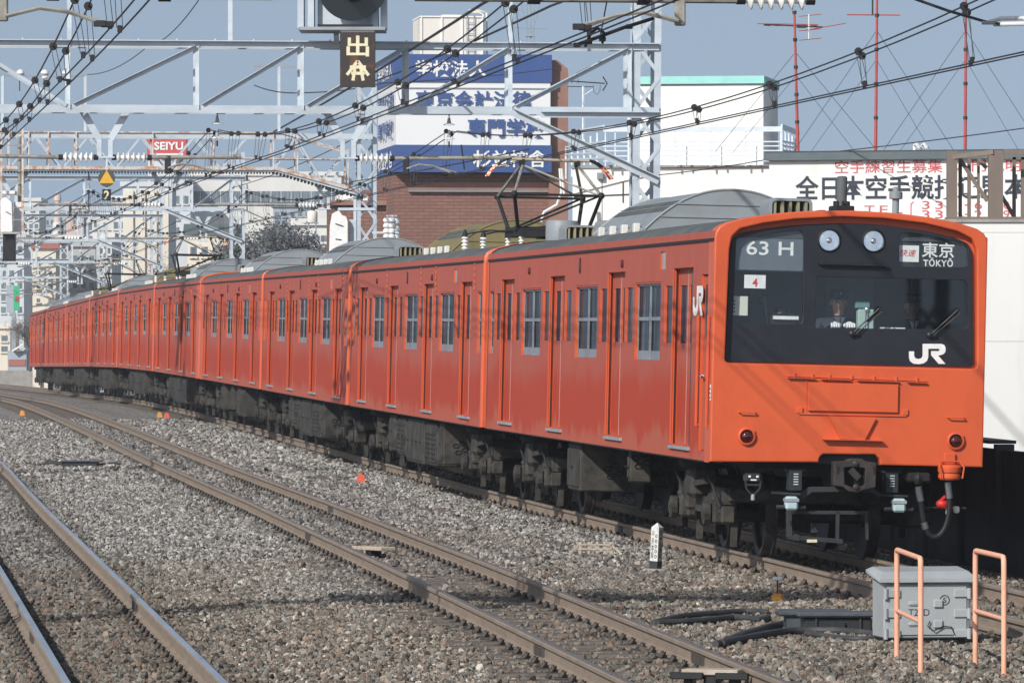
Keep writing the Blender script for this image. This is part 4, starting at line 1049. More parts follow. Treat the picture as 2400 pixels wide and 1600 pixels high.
    mb.bbox(-.05, .02, c[0] - .06, c[0] + .06, c[1] + .09, c[1] + .20, .01, 0); obj('jumper_socket', mb, M['orange'], R)
    c = fcb(1345, 555); mb = MB(); mb.ball((.10, c[0], c[1]), .055, 0, 10, (1, 1.3, .9)); mb.tube([(.1, c[0] + .03, c[1] + .02), (.05, c[0] - .02, c[1] + .08)], .018, 6, 0); mb.bbox(.06, .14, c[0] - .09, c[0] - .04, c[1] - .11, c[1] - .02, .01, 1); mb.bbox(.06, .14, c[0] - .17, c[0] - .12, c[1] - .09, c[1] - .02, .01, 1); mb.tube([(.12, c[0] + .2, c[1] - .04), (.12, c[0] - .25, c[1] - .04)], .012, 6, 2)
    obj('air_cock', mb, [M['red'], M['white'], M['steeld2']], R, label='red and white air cock by the jumper hose')
    # rail guard frame
    mb = MB(); fr = lambda a, b, w, m=0: mb.bar((.35, *fcb(*a)), (.35, *fcb(*b)), w, m=m)
    fr((500, 570), (503, 745), .055); fr((778, 600), (775, 770), .035); fr((500, 745), (805, 770), .045); fr((515, 605), (950, 608), .035); fr((525, 742), (560, 752), .06); fr((940, 608), (945, 760), .03)
    mb.bar((.30, *fcb(600, 767)), (.30, *fcb(655, 767)), .03, m=1); mb.plate([[fcb(*q) for q in ((620, 660), (632, 668), (660, 715), (620, 722))]], lambda a, b, h: (.30 - h, a, b), .02, 0, 0)
    obj('rail_guard', mb, [M['steeld2'], M['cream']], R)
def fcbx(cx, cy):
    a = fcb(cx, cy); return (-.145, a[0], a[1])
M['shadetint'] = clear_glass('cab_shade_tint', (.42, .46, .48), .02)
M['boxgrey'] = flat('number_box_grey', (.12, .145, .175), .5)
M['blind'] = flat('destination_blind_black', (.03, .035, .045), .5)
M['lens'] = clear_glass('lamp_lens', (.99, .99, 1.0), .05)
def _tl():
    m, n, b = nodes('tail_lamp_lens'); b.inputs['Base Color'].default_value = (.05, .004, .003, 1); b.inputs['Roughness'].default_value = .06
    b.inputs['Coat Weight'].default_value = 1.0; return m
M['taillens'] = _tl()
M['cabdark'] = flat('cab_dark_lining', (.055, .062, .066), .7); M['cabgrey'] = flat('cab_grey_lining', (.15, .18, .20), .6)
M['teal'] = flat('teal_instrument', (.12, .24, .24), .5); M['paleteal'] = flat('pale_teal_desk', (.34, .46, .43), .5)
M['cream2'] = flat('cream_notice', (.62, .62, .52), .6); M['couple'] = mat('coupler_casting', (.060, .050, .046), .6, .3, (.03, .028, .027), (.4, .7), (8, 8, 8))
M['steeld2'] = mat('dark_steel_frame', (.040, .045, .048), .55, .2, (.022, .024, .026)); M['underd2'] = flat('satin_black_box', (.03, .033, .035), .4)
M['paleblue'] = flat('pale_blue_cock', (.42, .55, .58), .4); M['chrome2'] = flat('hose_fitting', (.42, .43, .44), .3, .9)
nose(CARS[0])

# ---------------------------------------------------------------- the crew behind the windscreen
def skinned(name, joints, edges, mats, parent=None, sub=2):
    me = bpy.data.meshes.new(name); me.from_pydata([j[0] for j in joints], edges, [])
    ob = bpy.data.objects.new(name, me); C.objects.link(ob)
    sk = ob.modifiers.new('skin', 'SKIN'); me.skin_vertices.new() if not me.skin_vertices else None
    for i, j in enumerate(joints):
        r = j[1]; me.skin_vertices[0].data[i].radius = r if isinstance(r, tuple) else (r, r)
    me.skin_vertices[0].data[0].use_root = True
    ss = ob.modifiers.new('sub', 'SUBSURF'); ss.levels = sub; ss.render_levels = sub
    dg = bpy.context.evaluated_depsgraph_get(); m2 = bpy.data.meshes.new_from_object(ob.evaluated_get(dg))
    bpy.data.objects.remove(ob); bpy.data.meshes.remove(me)
    return m2
def crew(label, px, py, xin, gloves):
    Rm = CARS[0].matrix_world
    c = fcz(px, py)                                         # centre of the head
    o = Vector((xin, c[0] - .1225 * xin, c[1]))
    J = [((0, 0, -.62), (.15, .11)), ((0, 0, -.40), (.16, .11)), ((.0, 0, -.22), (.17, .10)), ((.0, 0, -.15), (.075, .07)), ((-.01, 0, -.07), .055), ((-.01, 0, .0), (.078, .092)), ((-.01, 0, .075), (.074, .088)),
         ((0, .19, -.20), .06), ((-.10, .24, -.36), .05), ((-.31, .09, -.235), .036), ((0, -.19, -.20), .06), ((-.10, -.24, -.36), .05), ((-.31, -.07, -.235), .036)]
    E = [(0, 1), (1, 2), (2, 3), (3, 4), (4, 5), (5, 6), (2, 7), (7, 8), (8, 9), (2, 10), (10, 11), (11, 12)]
    me = skinned('person', J, E, None)
    me.materials.append(M['uniform']); me.materials.append(M['skin'])
    for p in me.polygons: p.material_index = 1 if p.center.z > -.125 else 0; p.use_smooth = True
    ob = bpy.data.objects.new('person', me); C.objects.link(ob); ob.matrix_world = Rm @ Matrix.Translation(o)
    tag(ob, label, 'person', 'crew in the driving cab')
    hb = MB(); hb.lathe([(.092, 0), (.098, .04), (.115, .07), (.115, .085), (.06, .10), (0, .105)], (-.005, 0, .045), (-.12, 0, 1), 20, 0); hb.bbox(-.165, -.07, -.075, .075, .045, .056, .004, 1)
    hb.ball((-.112, 0, .10), .018, 2, 8); hb.build('cap', [M['uniform'], M['black'], M['chrome']], ob)
    fb = MB(); fb.ball((-.105, 0, -.012), .017, 0, 8, (1.2, .8, 1.6))
    for s in (-1, 1): fb.ball((-.088, s * .032, .018), .012, 1, 8, (.6, 1.2, .5)); fb.ball((-.01, s * .083, .0), .022, 0, 8, (.7, .4, 1.2))
    fb.bar((-.092, -.022, -.046), (-.092, .022, -.046), .006, .008, 2); fb.build('face', [M['skin'], M['black'], M['lip']], ob)
    cb = MB(); cb.add([(-.125, .055, -.14), (-.125, -.055, -.14), (-.135, 0, -.27)], [(0, 1, 2)], 0); cb.bar((-.138, 0, -.15), (-.142, 0, -.26), .02, .006, 1); cb.build('collar', [M['paleblue2'], M['black']], ob)
    if gloves:
        for s, yy in ((1, .10), (-1, -.06)):
            g = MB(); zo = .235; g.ball((-.34, yy, -.455), .05, 0, 10, (1.1, .95, .7))
            for k in range(4):
                y = yy - .036 + k * .024; l = (.05, .06, .058, .045)[k]
                g.tube([(-.38, y, -.445), (-.40 - l * .5, y, -.45), (-.41 - l * .4, y, -.475), (-.395 - l * .2, y, -.49)], [.013, .012, .011, .009], 7)
            g.tube([(-.335, yy - s * .04, -.45), (-.37, yy - s * .06, -.46), (-.395, yy - s * .055, -.475)], [.015, .013, .010], 7)
            g.v = [(x, y, z + zo) for x, y, z in g.v]; g.build('glove', M['white'], ob)
M['uniform'] = flat('navy_uniform', (.022, .028, .045), .8); M['skin'] = flat('skin', (.46, .28, .20), .6); M['lip'] = flat('lips', (.30, .13, .11), .6); M['paleblue2'] = flat('shirt_collar', (.45, .52, .60), .7)
crew('driver in dark uniform, cap and white gloves behind the windscreen', 1000, 815, .72, True)
crew('second crew member in dark cap standing in the shaded right of the cab', 1575, 840, 1.25, False)
# ---------------------------------------------------------------- overhead line
PORT = [47, 94, 141, 188, 235, 282, 329]
def lattice_mast(mb, base, h, w=.44, mleg=.10, pitch=.62, m=0, lean=0.0):
    """four angle legs with crossed lacing; base = centre at the ground"""
    fr = Matrix.Translation(base)
    ax, ay = Vector((1, .12, 0)).normalized(), Vector((-.12, 1, 0)).normalized()
    up = Vector((lean, 0, 1))
    pt = lambda i, j, z: base + ax * (i * w / 2) + ay * (j * w / 2) + up * z
    for i in (-1, 1):
        for j in (-1, 1):
            a, b = pt(i, j, 0), pt(i, j, h)
            mb.bar(a + ax * (-i * mleg * .42), b + ax * (-i * mleg * .42), mleg, .012, m, up=ay); mb.bar(a + ay * (-j * mleg * .5), b + ay * (-j * mleg * .5), .012, mleg, m, up=ay)
    n = int(h / pitch)
    for k in range(n):
        z0 = h * k / n; z1 = h * (k + 1) / n; s = 1 if k % 2 else -1
        for j in (-1, 1):
            e = ay * (j * (w / 2 + .008))
            mb.bar(pt(-s * -j, 0, z0) + e, pt(s * -j, 0, z1) + e, .010, .060, m, up=ay.cross(Vector((s * -j * w, 0, z1 - z0)).normalized()))
        for i in (-1, 1):
            e = ax * (i * (w / 2 + .008))
            mb.bar(pt(0, -s, z0) + e, pt(0, s, z1) + e, .010, .055, m, up=ax.cross(Vector((0, s * w, z1 - z0)).normalized()))
def string_insulator(mb, top, n=2, step=.20, r=.085):
    x, y, z = top
    mb.tube([(x, y, z), (x, y, z - .06)], .014, 6, 1)
    for k in range(n):
        zz = z - .06 - k * step
        mb.lathe([(.0, 0), (.014, .0), (.034, -.11), (.036, -.125)], (x, y, zz), n=10, m=2)
        mb.lathe([(.05, -.125), (r, -.142), (r + .01, -.152), (r * .5, -.155), (.0, -.156)], (x, y, zz), n=14, m=0)
    mb.tube([(x, y, z - .06 - n * step + .04), (x, y, z - .06 - n * step - .05)], .016, 6, 1)
def rod_insulator(mb, a, b, n=6, r=.075):
    a = Vector(a); b = Vector(b); L = (b - a).length; ax = (b - a).normalized()
    mb.lathe([(.035, 0), (.035, L)], a, ax, 10, 0)
    for k in range(n): mb.lathe([(.04, 0), (r, .012), (r, .022), (.04, L / n * .55)], a + ax * (L * (k + .2) / n), ax, 14, 0)
    for p in (a - ax * .07, b): mb.lathe([(.045, 0), (.045, .07)], p, ax, 10, 1)
def steady(mb, D, k, side, h=5.05, hc=4.80, m=0, reach=1.0):
    """cantilever pipe over track k from a drop post on its `side` (+1 right), with insulator and curved steady arms"""
    o = off(k, D); post = o + side * 1.95
    rod_insulator(mb, P(D, post - side * .12, h), P(D, post - side * .62, h), 6, .085)
    e = P(D, o - side * 1.35 * reach, h)
    mb.tube([P(D, post - side * .66, h), e], .038, 8, 2)
    for t in (.35, .72):
        c = P(D, post - side * (.66 + t * 2.4), h); mb.lathe([(.055, 0), (.055, .1)], c, (P(D, 1, 0) - P(D, 0, 0)), 10, 1)
    # registration bracket and the pair of curved arms down to the contact wires
    q = o + side * .80; mb.bbox(*[v for v in (P(D, q, 0).x - .045, P(D, q, 0).x + .045, P(D, q, 0).y - .03, P(D, q, 0).y + .03, P(D, 0, h - .22).z, P(D, 0, h).z)], .01, 2)
    for dy in (-.05, .06):
        pts = [P(D + dy, q - side * .02, h - .18), P(D + dy, q - side * .30, h - .11), P(D + dy, q - side * .52, h - .14), P(D + dy, q - side * .80 + dy * .6, hc + .04), ]
        mb.tube(pts, .016, 6, 2); mb.bbox(pts[-1].x - .05, pts[-1].x + .05, pts[-1].y - .02, pts[-1].y + .02, pts[-1].z - .03, pts[-1].z + .02, .005, 1)
def v_drop(mb, D, o, ztop, zj, zb):
    """V of two flats joining into a drop post"""
    for s in (-1, 1):
        a = P(D, o + s * .62 * (ztop - zj) / .80, ztop); b = P(D, o + s * .09, zj); 
        mb.bar(a, b, .11, .075, 0, up=(0, 1, 0)); mb.bar(b, P(D, o + s * .09, zb), .075, .075, 0, up=(0, 1, 0))
    mb.bbox(*[v for v in (P(D, o, 0).x - .16, P(D, o, 0).x + .16, P(D, o, 0).y - .05, P(D, o, 0).y + .05, P(D, 0, zb - .03).z, P(D, 0, zb).z)], .005, 0)
def truss(mb, D, o0, o1, z0, z1, xs, depth=.42, chord=.10, m=0, first=-1):
    """two-plane truss; xs = offsets of the verticals"""
    for j in (-1, 1):
        Dj = D + j * depth / 2
        mb.ang(P(Dj, o0, z1), P(Dj, o1, z1), chord, m); mb.bar(P(Dj, o0, z0), P(Dj, o1, z0), .016, chord * 1.1, m)
        for i, x in enumerate(xs): mb.ang(P(Dj, x, z0), P(Dj, x, z1), .07, m, up=(0, 1, 0))
        for i in range(len(xs) - 1):
            a, b = xs[i] + .06, xs[i + 1] - .06
            if i == 0 and first < 0: mb.bar(P(Dj, a, z1 - .05), P(Dj, b, z0 + .05), .055, .06, m)
            else: mb.ang(P(Dj, a, z0 + .05), P(Dj, b, z1 - .05), .07, m)
    for i in range(len(xs) - 1):
        for z in (z0, z1): mb.bar(P(D - depth / 2, xs[i], z), P(D + depth / 2, xs[i + 1], z), .04, .012, m)
LM = [M['steel'], M['steeld'], M['pipe']]
IM = [M['porcelain'], M['wire'], M['pipe']]

def pole_px(px, D): return (px - 1200) / 13550 * D
def off_of_px(px, D):
    """offset from the main line of something seen at photo column px, depth about D, lying in the portal's plane"""
    lo, hi = -60., 60.
    for _ in range(50):
        m_ = (lo + hi) / 2; p = P(D, m_)
        if 1200 + 13550 * p.x / p.y < px: lo = m_
        else: hi = m_
    return lo
def h_of_py(py, D): return HC + (790 - py) / 13550 * D - zt(D)

# ---- portal in front, its beam passes above the picture: only hangers and arms come down into view
def portal_front():
    D = 47.0
    R = thing('catenary_portal', 'nearest catenary portal, its pipes and steady arms hanging in from the top edge', 'catenary portal', tuple(P(D, 3.2, -.3)), group='catenary portals over the tracks')
    I = Matrix.Translation(-R.location)
    mb = MB(); xs = [-12.5 + 1.78 * i for i in range(9)] + [2.95]
    truss(mb, D, -12.6, 3.4, 6.35, 7.4, xs, .5, .16); obj('truss_beam', mb.xf(I), LM, R)
    mb = MB()
    for q in (-.52, -.26, .0, .26, .52): mb.bar(P(D + q, -12.5, 6.43), P(D + q, 3.3, 6.43), .22, .04, 1)
    obj('walkway', mb.xf(I), LM, R)  # unseen planking, added to widen the beam's shadow band on the ballast
    for o in (3.2, -12.4):
        mb = MB(); lattice_mast(mb, P(D, o, -.4), 7.9); obj('mast', mb.xf(I), LM, R)
    for k, side in ((0, 1), (1, 1), (2, -1)):
        h = h_of_py(10, D) + (.02 if k else .14)
        mb = MB(); o = off(k, D) + side * 2.0
        v_drop(mb, D, o, 6.36, 5.75, h + .04); obj('drop_post', mb.xf(I), LM, R)
        mb = MB(); steady(mb, D, k, side, h, 4.78, reach=1.0); obj('cantilever', mb.xf(I), IM, R)
    for k in range(3):
        mb = MB(); string_insulator(mb, P(D, off(k, D), 6.36), 3, .21); obj('insulator', mb.xf(I), [M['porcelain'], M['wire'], M['steeld']], R)
portal_front()

def portal_main():
    D = 94.0
    R = thing('catenary_portal', 'large pale blue lattice portal with one mast right of the train', 'catenary portal', tuple(P(D, 3.1, -.3)), group='catenary portals over the tracks')
    I = Matrix.Translation(-R.location)
    zt_, zb_ = h_of_py(109, D), h_of_py(260, D)
    cols = [163 - 245, 163, 464, 709, 954, 1196, 1475]
    mb = MB(); xs = [off_of_px(c, D) for c in cols]
    truss(mb, D, off_of_px(-170, D), off_of_px(1540, D), zb_, zt_, xs, .5, .115, 0, -1)
    # first visible panel leans the other way
    for s in range(18): mb.bbox(*(lambda p: (p.x - .012, p.x + .012, p.y - .012, p.y + .012, p.z, p.z + .035))(P(D - .25, -9.5 + s * .62, zt_ + .05)), .003, 0)
    obj('truss_beam', mb.xf(I), LM, R)
    mb = MB(); lattice_mast(mb, P(D, off_of_px(1505, D), -.4), zt_ + 2.2, .43, .11, .55, lean=.008); obj('mast', mb.xf(I), LM, R)
    mb = MB(); lattice_mast(mb, P(D, -12.3, -.4), zt_ + 1.2, .43, .08, .60); obj('mast', mb.xf(I), LM, R)
    mb = MB(); a = P(D - .3, off_of_px(1195, D), zb_ - .02); b = P(D - .3, off_of_px(1538, D), h_of_py(424, D))
    mb.ang(a, b, .12, 0); obj('knee_brace', mb.xf(I), LM, R); mb = MB(); mb.ang(P(D - .3, off_of_px(1262, D), h_of_py(269, D)), P(D - .3, off_of_px(1542, D), h_of_py(269, D)), .10, 0); obj('strut', mb.xf(I), LM, R)
    for c in (163, 540, 1196):
        mb = MB(); o = off_of_px(c, D); mb.bar(P(D, o, zt_), P(D, o, zt_ + 1.6), .075, .075, 0, up=(0, 1, 0)); obj('feeder_post', mb.xf(I), LM, R)
    for c, zb2 in ((246, 372), (816, 372)):
        mb = MB(); o = off_of_px(c, D); v_drop(mb, D, o, zb_, h_of_py(330, D), h_of_py(zb2 - 2, D)); obj('drop_post', mb.xf(I), LM, R)
    for k, c, side, x1 in ((1, 246, 1, 566), (2, 246, -1, -60), (0, 816, 1, 1240)):
        # pipes start at the drop post and reach over the tracks
        o = off_of_px(c, D); h = h_of_py(372, D); sg = side
        mb = MB(); rod_insulator(mb, P(D, o + sg * .18, h), P(D, o + sg * .68, h), 6, .085)
        o1 = off_of_px(x1, D); mb.tube([P(D, o + sg * .72, h), P(D, o1, h + .02)], .032, 8, 2)
        q = off(k, D) - .80
        c0 = P(D, q, h); mb.bbox(c0.x - .05, c0.x + .05, c0.y - .03, c0.y + .03, c0.z - .26, c0.z + .03, .01, 1)
        for dy in (-.06, .06):
            pts = [P(D + dy, q, h - .17), P(D + dy, q + .20, h - .10), P(D + dy, q + .42, h - .12), P(D + dy, q + .80 + dy, 4.86)]
            mb.tube(pts, .018, 6, 2); mb.bbox(pts[-1].x - .04, pts[-1].x + .04, pts[-1].y - .02, pts[-1].y + .02, pts[-1].z - .02, pts[-1].z + .02, .004, 1)
        obj('cantilever', mb.xf(I), IM, R)
    for k in range(3):
        mb = MB(); string_insulator(mb, P(D, off(k, D) + (.0 if k else -.1), zb_ - .02), 2, .23, .09)
        if k == 0: mb.tube([P(D, off(0, D) + .1, zb_ - .55), P(D, off(0, D) + .15, zb_ - .95)], .014, 6, 1)
        obj('insulator', mb.xf(I), [M['porcelain'], M['wire'], M['steeld']], R)
portal_main()

def portal_walkway():
    D = 141.0
    R = thing('signal_gantry', 'pale gantry with rusty handrails and slatted walkway behind the main portal', 'signal gantry', tuple(P(D, 3.0, -.3)), group=None)
    I = Matrix.Translation(-R.location)
    O = lambda c: off_of_px(c, D); H = lambda y: h_of_py(y, D)
    mb = MB()
    for j in (-.35, .35):
        mb.bar(P(D + j, O(-60), H(320)), P(D + j, O(870), H(320)), .07, .13, 0); mb.bar(P(D + j, O(-60), H(401)), P(D + j, O(640), H(401)), .07, .06, 0)
        mb.bar(P(D + j, O(640), H(399)), P(D + j, O(860), H(462)), .07, .06, 0)
        cs = list(range(20, 640, 62))
        for i in range(len(cs)):
            c = cs[i]
            if i + 1 < len(cs): mb.bar(P(D + j, O(c), H(322 if i % 2 else 398)), P(D + j, O(cs[i + 1]), H(398 if i % 2 else 322)), .06, .035, 0)
        for a, b in (((640, 398), (690, 322)), ((690, 322), (752, 425)), ((752, 425), (815, 350))): mb.bar(P(D + j, O(a[0]), H(a[1])), P(D + j, O(b[0]), H(b[1])), .06, .035, 0)
    obj('truss_beam', mb.xf(I), LM, R)
    mb = MB()
    for c in np.arange(-40, 640, 7.2): mb.bar(P(D - .33, O(c), H(404)), P(D + .33, O(c + 4), H(404)), .03, .07, 1)
    for i in range(26):
        u = i / 26; mb.bar(P(D - .33, O(640 + 215 * u), H(404 + 62 * u)), P(D + .33, O(642 + 215 * u), H(404 + 62 * u)), .03, .07, 1)
    obj('walkway', mb.xf(I), [M['steeld'], M['steeld2']], R)
    mb = MB()
    for j in (-.42, .42):
        mb.bar(P(D + j, O(-60), H(312)), P(D + j, O(655), H(312)), .030, .030, 0); mb.bar(P(D + j, O(-60), H(366)), P(D + j, O(800), H(374)), .022, .022, 0); mb.bar(P(D + j, O(-60), H(396)), P(D + j, O(640), H(396)), .022, .08, 0)
        mb.bar(P(D + j, O(655), H(312)), P(D + j, O(800), H(352)), .03, .03, 0); mb.bar(P(D + j, O(640), H(394)), P(D + j, O(835), H(446)), .022, .09, 0)
        for c, y0, y1 in ((20, 312, 400), (66, 312, 400), (112, 312, 400), (177, 312, 400), (356, 312, 400), (498, 312, 400), (638, 312, 398), (694, 322, 412), (812, 352, 440)): mb.bar(P(D + j, O(c), H(y0)), P(D + j, O(c), H(y1)), .035, .035, 0, up=(0, 1, 0))
    obj('hand_rail', mb.xf(I), [M['rusty']], R)
    mb = MB(); lattice_mast(mb, P(D, O(858), -.4), H(205) + .4, .46, .085, .62); obj('mast', mb.xf(I), LM, R)
    mb = MB(); lattice_mast(mb, P(D, -12.2, -.4), H(300) + .4, .46, .085, .62); obj('mast', mb.xf(I), LM, R)
    # crossarms for feeders above the gantry
    for c0, c1, y, posts in ((-60, 203, 180, (6, 200)), (596, 690, 155, (654,))):
        mb = MB(); mb.bar(P(D, O(c0), H(y)), P(D, O(c1), H(y)), .07, .05, 1)
        for c in posts: mb.bar(P(D, O(c), H(y)), P(D, O(c), H(318)), .07, .07, 0, up=(0, 1, 0))
        obj('crossarm', mb.xf(I), LM, R)
    for c in (48, 105, 155):
        mb = MB(); p = P(D, O(c), H(178)); mb.lathe([(.0, 0), (.06, 0), (.10, .03), (.09, .08), (.04, .12), (0, .13)], p, (0, 0, 1), 14, 0); mb.lathe([(.07, 0), (.09, .03), (.06, .06)], p - Vector((0, 0, .1)), (0, 0, 1), 12, 0); mb.tube([p - Vector((.02, 0, .1)), p - Vector((.02, 0, .4))], .012, 5, 1); obj('insulator', mb.xf(I), [M['porcelain'], M['wire'], M['steeld']], R)
    for k in range(3):
        mb = MB(); string_insulator(mb, P(D, off(k, D), H(404)), 2, .23, .09); mb.tube([P(D, off(k, D), H(404) - .55), P(D, off(k, D), H(404) - .95)], .014, 6, 1); obj('insulator', mb.xf(I), [M['porcelain'], M['wire'], M['steeld']], R)
        mb = MB(); h = 5.22; o = off(k, D) + 1.75; rod_insulator(mb, P(D, o, h), P(D, o - .5, h), 6, .08); mb.tube([P(D, o - .5, h), P(D, o - 3.0, h)], .032, 7, 2)
        q = off(k, D) - .45; mb.tube([P(D, q, h - .12), P(D, q + .35, h - .1), P(D, q + .95, 4.85)], .02, 6, 2); mb.bar(P(D, q, h), P(D, q, h - .2), .06, m=1); obj('cantilever', mb.xf(I), IM, R)
        mb = MB(); v_drop(mb, D, o + .15, H(404), H(404) - .45, h - .08); obj('drop_post', mb.xf(I), LM, R)
portal_walkway()
PN = {188: 'pale lattice portal third in depth, its mast behind the fourth and fifth carriages', 235: 'fourth pale portal in depth, its mast behind the sixth carriage roof', 282: 'fifth pale portal in depth, above the seventh carriage', 329: 'farthest pale lattice portal at the left edge behind the train tail'}
def portal_far(D):
    R = thing('catenary_portal', PN[D], 'catenary portal', tuple(P(D, 3.1, -.3)), group='catenary portals over the tracks')
    I = Matrix.Translation(-R.location)
    mb = MB(); zb, zt2 = 6.15, 7.15; xs = [-12.4 + 1.75 * i for i in range(9)] + [2.9]
    truss(mb, D, -12.6, 3.3, zb, zt2, xs, .5, .12); obj('truss_beam', mb.xf(I), LM, R)
    for o in (3.05, -12.4):
        mb = MB(); lattice_mast(mb, P(D, o, -.4), 8.4, .46, .09, .62); obj('mast', mb.xf(I), LM, R)
    mb = MB(); mb.ang(P(D - .3, .6, zb), P(D - .3, 3.2, 5.1), .12, 0); obj('knee_brace', mb.xf(I), LM, R); mb = MB(); mb.bar(P(D - .3, -10.5, zb), P(D - .3, -12.3, 5.1), .10, m=0); obj('knee_brace', mb.xf(I), LM, R)
    for k in range(3):
        mb = MB(); string_insulator(mb, P(D, off(k, D), zb), 2, .22, .09); obj('insulator', mb.xf(I), [M['porcelain'], M['wire'], M['steeld']], R)
        mb = MB(); h = 5.2; o = off(k, D) + 1.8; rod_insulator(mb, P(D, o, h), P(D, o - .5, h), 5, .08); mb.tube([P(D, o - .5, h), P(D, o - 3.0, h)], .035, 6, 2); q = off(k, D) - .45; mb.tube([P(D, q, h), P(D, q + .35, h - .1), P(D, q + .95, 4.86)], .022, 5, 2); obj('cantilever', mb.xf(I), IM, R)
        mb = MB(); v_drop(mb, D, o + .15, zb, zb - .45, h - .08); obj('drop_post', mb.xf(I), LM, R)
for D in PORT[3:]: portal_far(D)

# ---- the wires
WL = ['pair of contact wires and messengers above the orange train', 'pair of contact wires and messengers above the middle track', 'pair of contact wires and messengers above the leftmost track']
def wires(k):
    R = thing('overhead_wire', WL[k], 'overhead wire', tuple(P(94, off(k, 94), 4.8)), group='overhead wires of the three tracks')
    I = Matrix.Translation(-R.location)
    zig = lambda D: .12 * math.cos(math.pi * (D - 47) / 47.0)
    def zm(D):
        u = ((D - 47) % 47) / 47 - .5
        return 4.97 + (.58 * 4 * u * u)
    Ds = list(np.arange(28, 200, 2.35)) + list(np.arange(200, 332, 6.0))
    for e in (-1, 1):
        mb = MB(); mb.tube([P(d, off(k, d) + zig(d) + e * .055, 4.795) for d in Ds], .0078, 5); obj('contact_wire', mb.xf(I), M['wire'], R)
        mb = MB(); mb.tube([P(d, off(k, d) + zig(d) * .5 + e * .075, zm(d)) for d in Ds], .0085, 5); obj('messenger_wire', mb.xf(I), M['wire'], R)
    d = 32.0; i = 0
    while d < 240:
        for e in (-1, 1):
            mb = MB()
            c = P(d + e * .3, off(k, d) + zig(d) * .5 + e * .075, zm(d + e * .3)); b = P(d + e * .3, off(k, d) + zig(d) + e * .055, 4.80)
            mb.lathe([(0, 0), (.036, .0), (.040, .010), (.040, .024), (.036, .034), (0, .034)], c - Vector((0, .017, 0)), (0, 1, 0), 14, 0)
            for t in (-.024, .024): mb.tube([c + Vector((t, 0, 0)), b + Vector((t, 0, .03))], .0035, 4, 1)
            mb.bbox(b.x - .018, b.x + .018, b.y - .03, b.y + .03, b.z - .01, b.z + .05, .005, 0)
            obj('dropper', mb.xf(I), [M['wire'], M['wirel']], R)
        if i % 4 == 1:
            mb = MB(); a, b = P(d - .3, off(k, d) + zig(d) - .075, 4.83), P(d + .3, off(k, d) + zig(d) + .075, 4.83); mb.bar(a, b, .03, .02, 0); obj('spacer_bar', mb.xf(I), M['wire'], R)
        d += 5.2 if d < 150 else 7.8; i += 1
for k in range(3): wires(k)
def feeder(label, pts, r, sag=.0, m='wire', name='feeder_cable'):
    mb = MB(); out = []
    for a, b in zip(pts[:-1], pts[1:]):
        a = Vector(a); b = Vector(b)
        for i in range(12): u = i / 12; out.append(a.lerp(b, u) - Vector((0, 0, sag * 4 * u * (1 - u))))
    out.append(Vector(pts[-1])); mb.tube(out, r, 5)
    return tag(obj(name, mb, M[m]), label, 'cable', 'feeder cables strung along the line')
feeder('thick dark feeder cable from the top edge past the departure sign, rising rightward', [W(50 * 1.02, 1010 / 1.0, 240) if False else W(640, 310, 150), W(1130, 10, 78), W(1500, -240, 50)], .022, .05)
feeder('thick dark feeder cable crossing the blue school sign toward the upper right', [W(880, 190, 140), W(1290, 15, 94), W(1600, -140, 60)], .022, .05)
feeder('thin dark cable descending from the top edge into the left portal', [W(465, 2, 94), W(345, 110, 125), W(205, 175, 141)], .010, .15)
feeder('thin cable sagging between the far crossarm and the school roof', [W(596, 200, 141), W(700, 218, 130), W(900, 195, 150), W(1310, 160, 190)], .014, .06)
feeder('slack thin wire from the right lattice mast up to the right edge', [W(1545, 410, 94), W(1820, 370, 88), W(2420, 298, 80)], .008, .02)
feeder('thin wire below the walkway running from the tiled house to the left', [W(540, 470, 235), W(700, 475, 160), W(830, 425, 141), W(1240, 350, 97)], .012, .03)
feeder('stay wire sloping down left of the walkway gantry', [W(75, 525, 200), W(222, 445, 141)], .012, .0)
feeder('long dark cable slanting above the far carriages', [W(130, 700, 329), W(330, 560, 235), W(545, 440, 188), W(820, 330, 141)], .012, .1)
def section_sw():
    """dark thick wire with white insulator sleeve at the right edge"""
    mb = MB(); a = W(2135, -5, 50); b = W(2312, 52, 48.5); mb.tube([a, (a + b) / 2 - Vector((0, 0, .01)), b], .013, 6, 0); mb.tube([b, W(2350, 57, 48)], .011, 6, 0)
    mb.tube([b + Vector((.02, 0, 0)), W(2345, 44, 48.4), W(2400, 43, 48), W(2440, 60, 47.6)], .018, 8, 1); mb.tube([W(2348, 57, 48), W(2420, 55, 47.6)], .018, 8, 1)
    for q in ((2318, 54), (2345, 58)): c = W(q[0], q[1], 48.2); mb.bbox(c.x - .06, c.x + .06, c.y - .02, c.y + .02, c.z - .015, c.z + .015, .005, 2)
    tag(obj('wire_tensioner', mb, [M['wire'], M['porcelain'], M['steeld']]), 'dark slanting wire ending in white sleeves at the upper right corner', 'wire fitting')
section_sw()
def jumper():
    mb = MB(); mb.tube([W(1372, 108, 50), W(1385, 78, 49.5), W(1400, 66, 49.5), W(1416, 78, 49.4), W(1412, 100, 49.3)], .014, 6, 0)
    mb.tube([W(1350, 106, 50), W(1390, 92, 49.6), W(1460, 66, 49), W(1530, 44, 48.5)], .016, 6, 0); mb.tube([W(1408, 80, 49.4), W(1425, -10, 49)], .006, 5, 0)
    for q in ((1352, 106), (1380, 98), (1412, 92), (1475, 63)): c = W(q[0], q[1], 49.8); mb.bbox(c.x - .03, c.x + .03, c.y - .02, c.y + .02, c.z - .02, c.z + .02, .005, 0)
    tag(obj('jumper_cable', mb, M['wire']), 'looped jumper cable clamped to the wires left of the lattice mast', 'cable')
jumper()

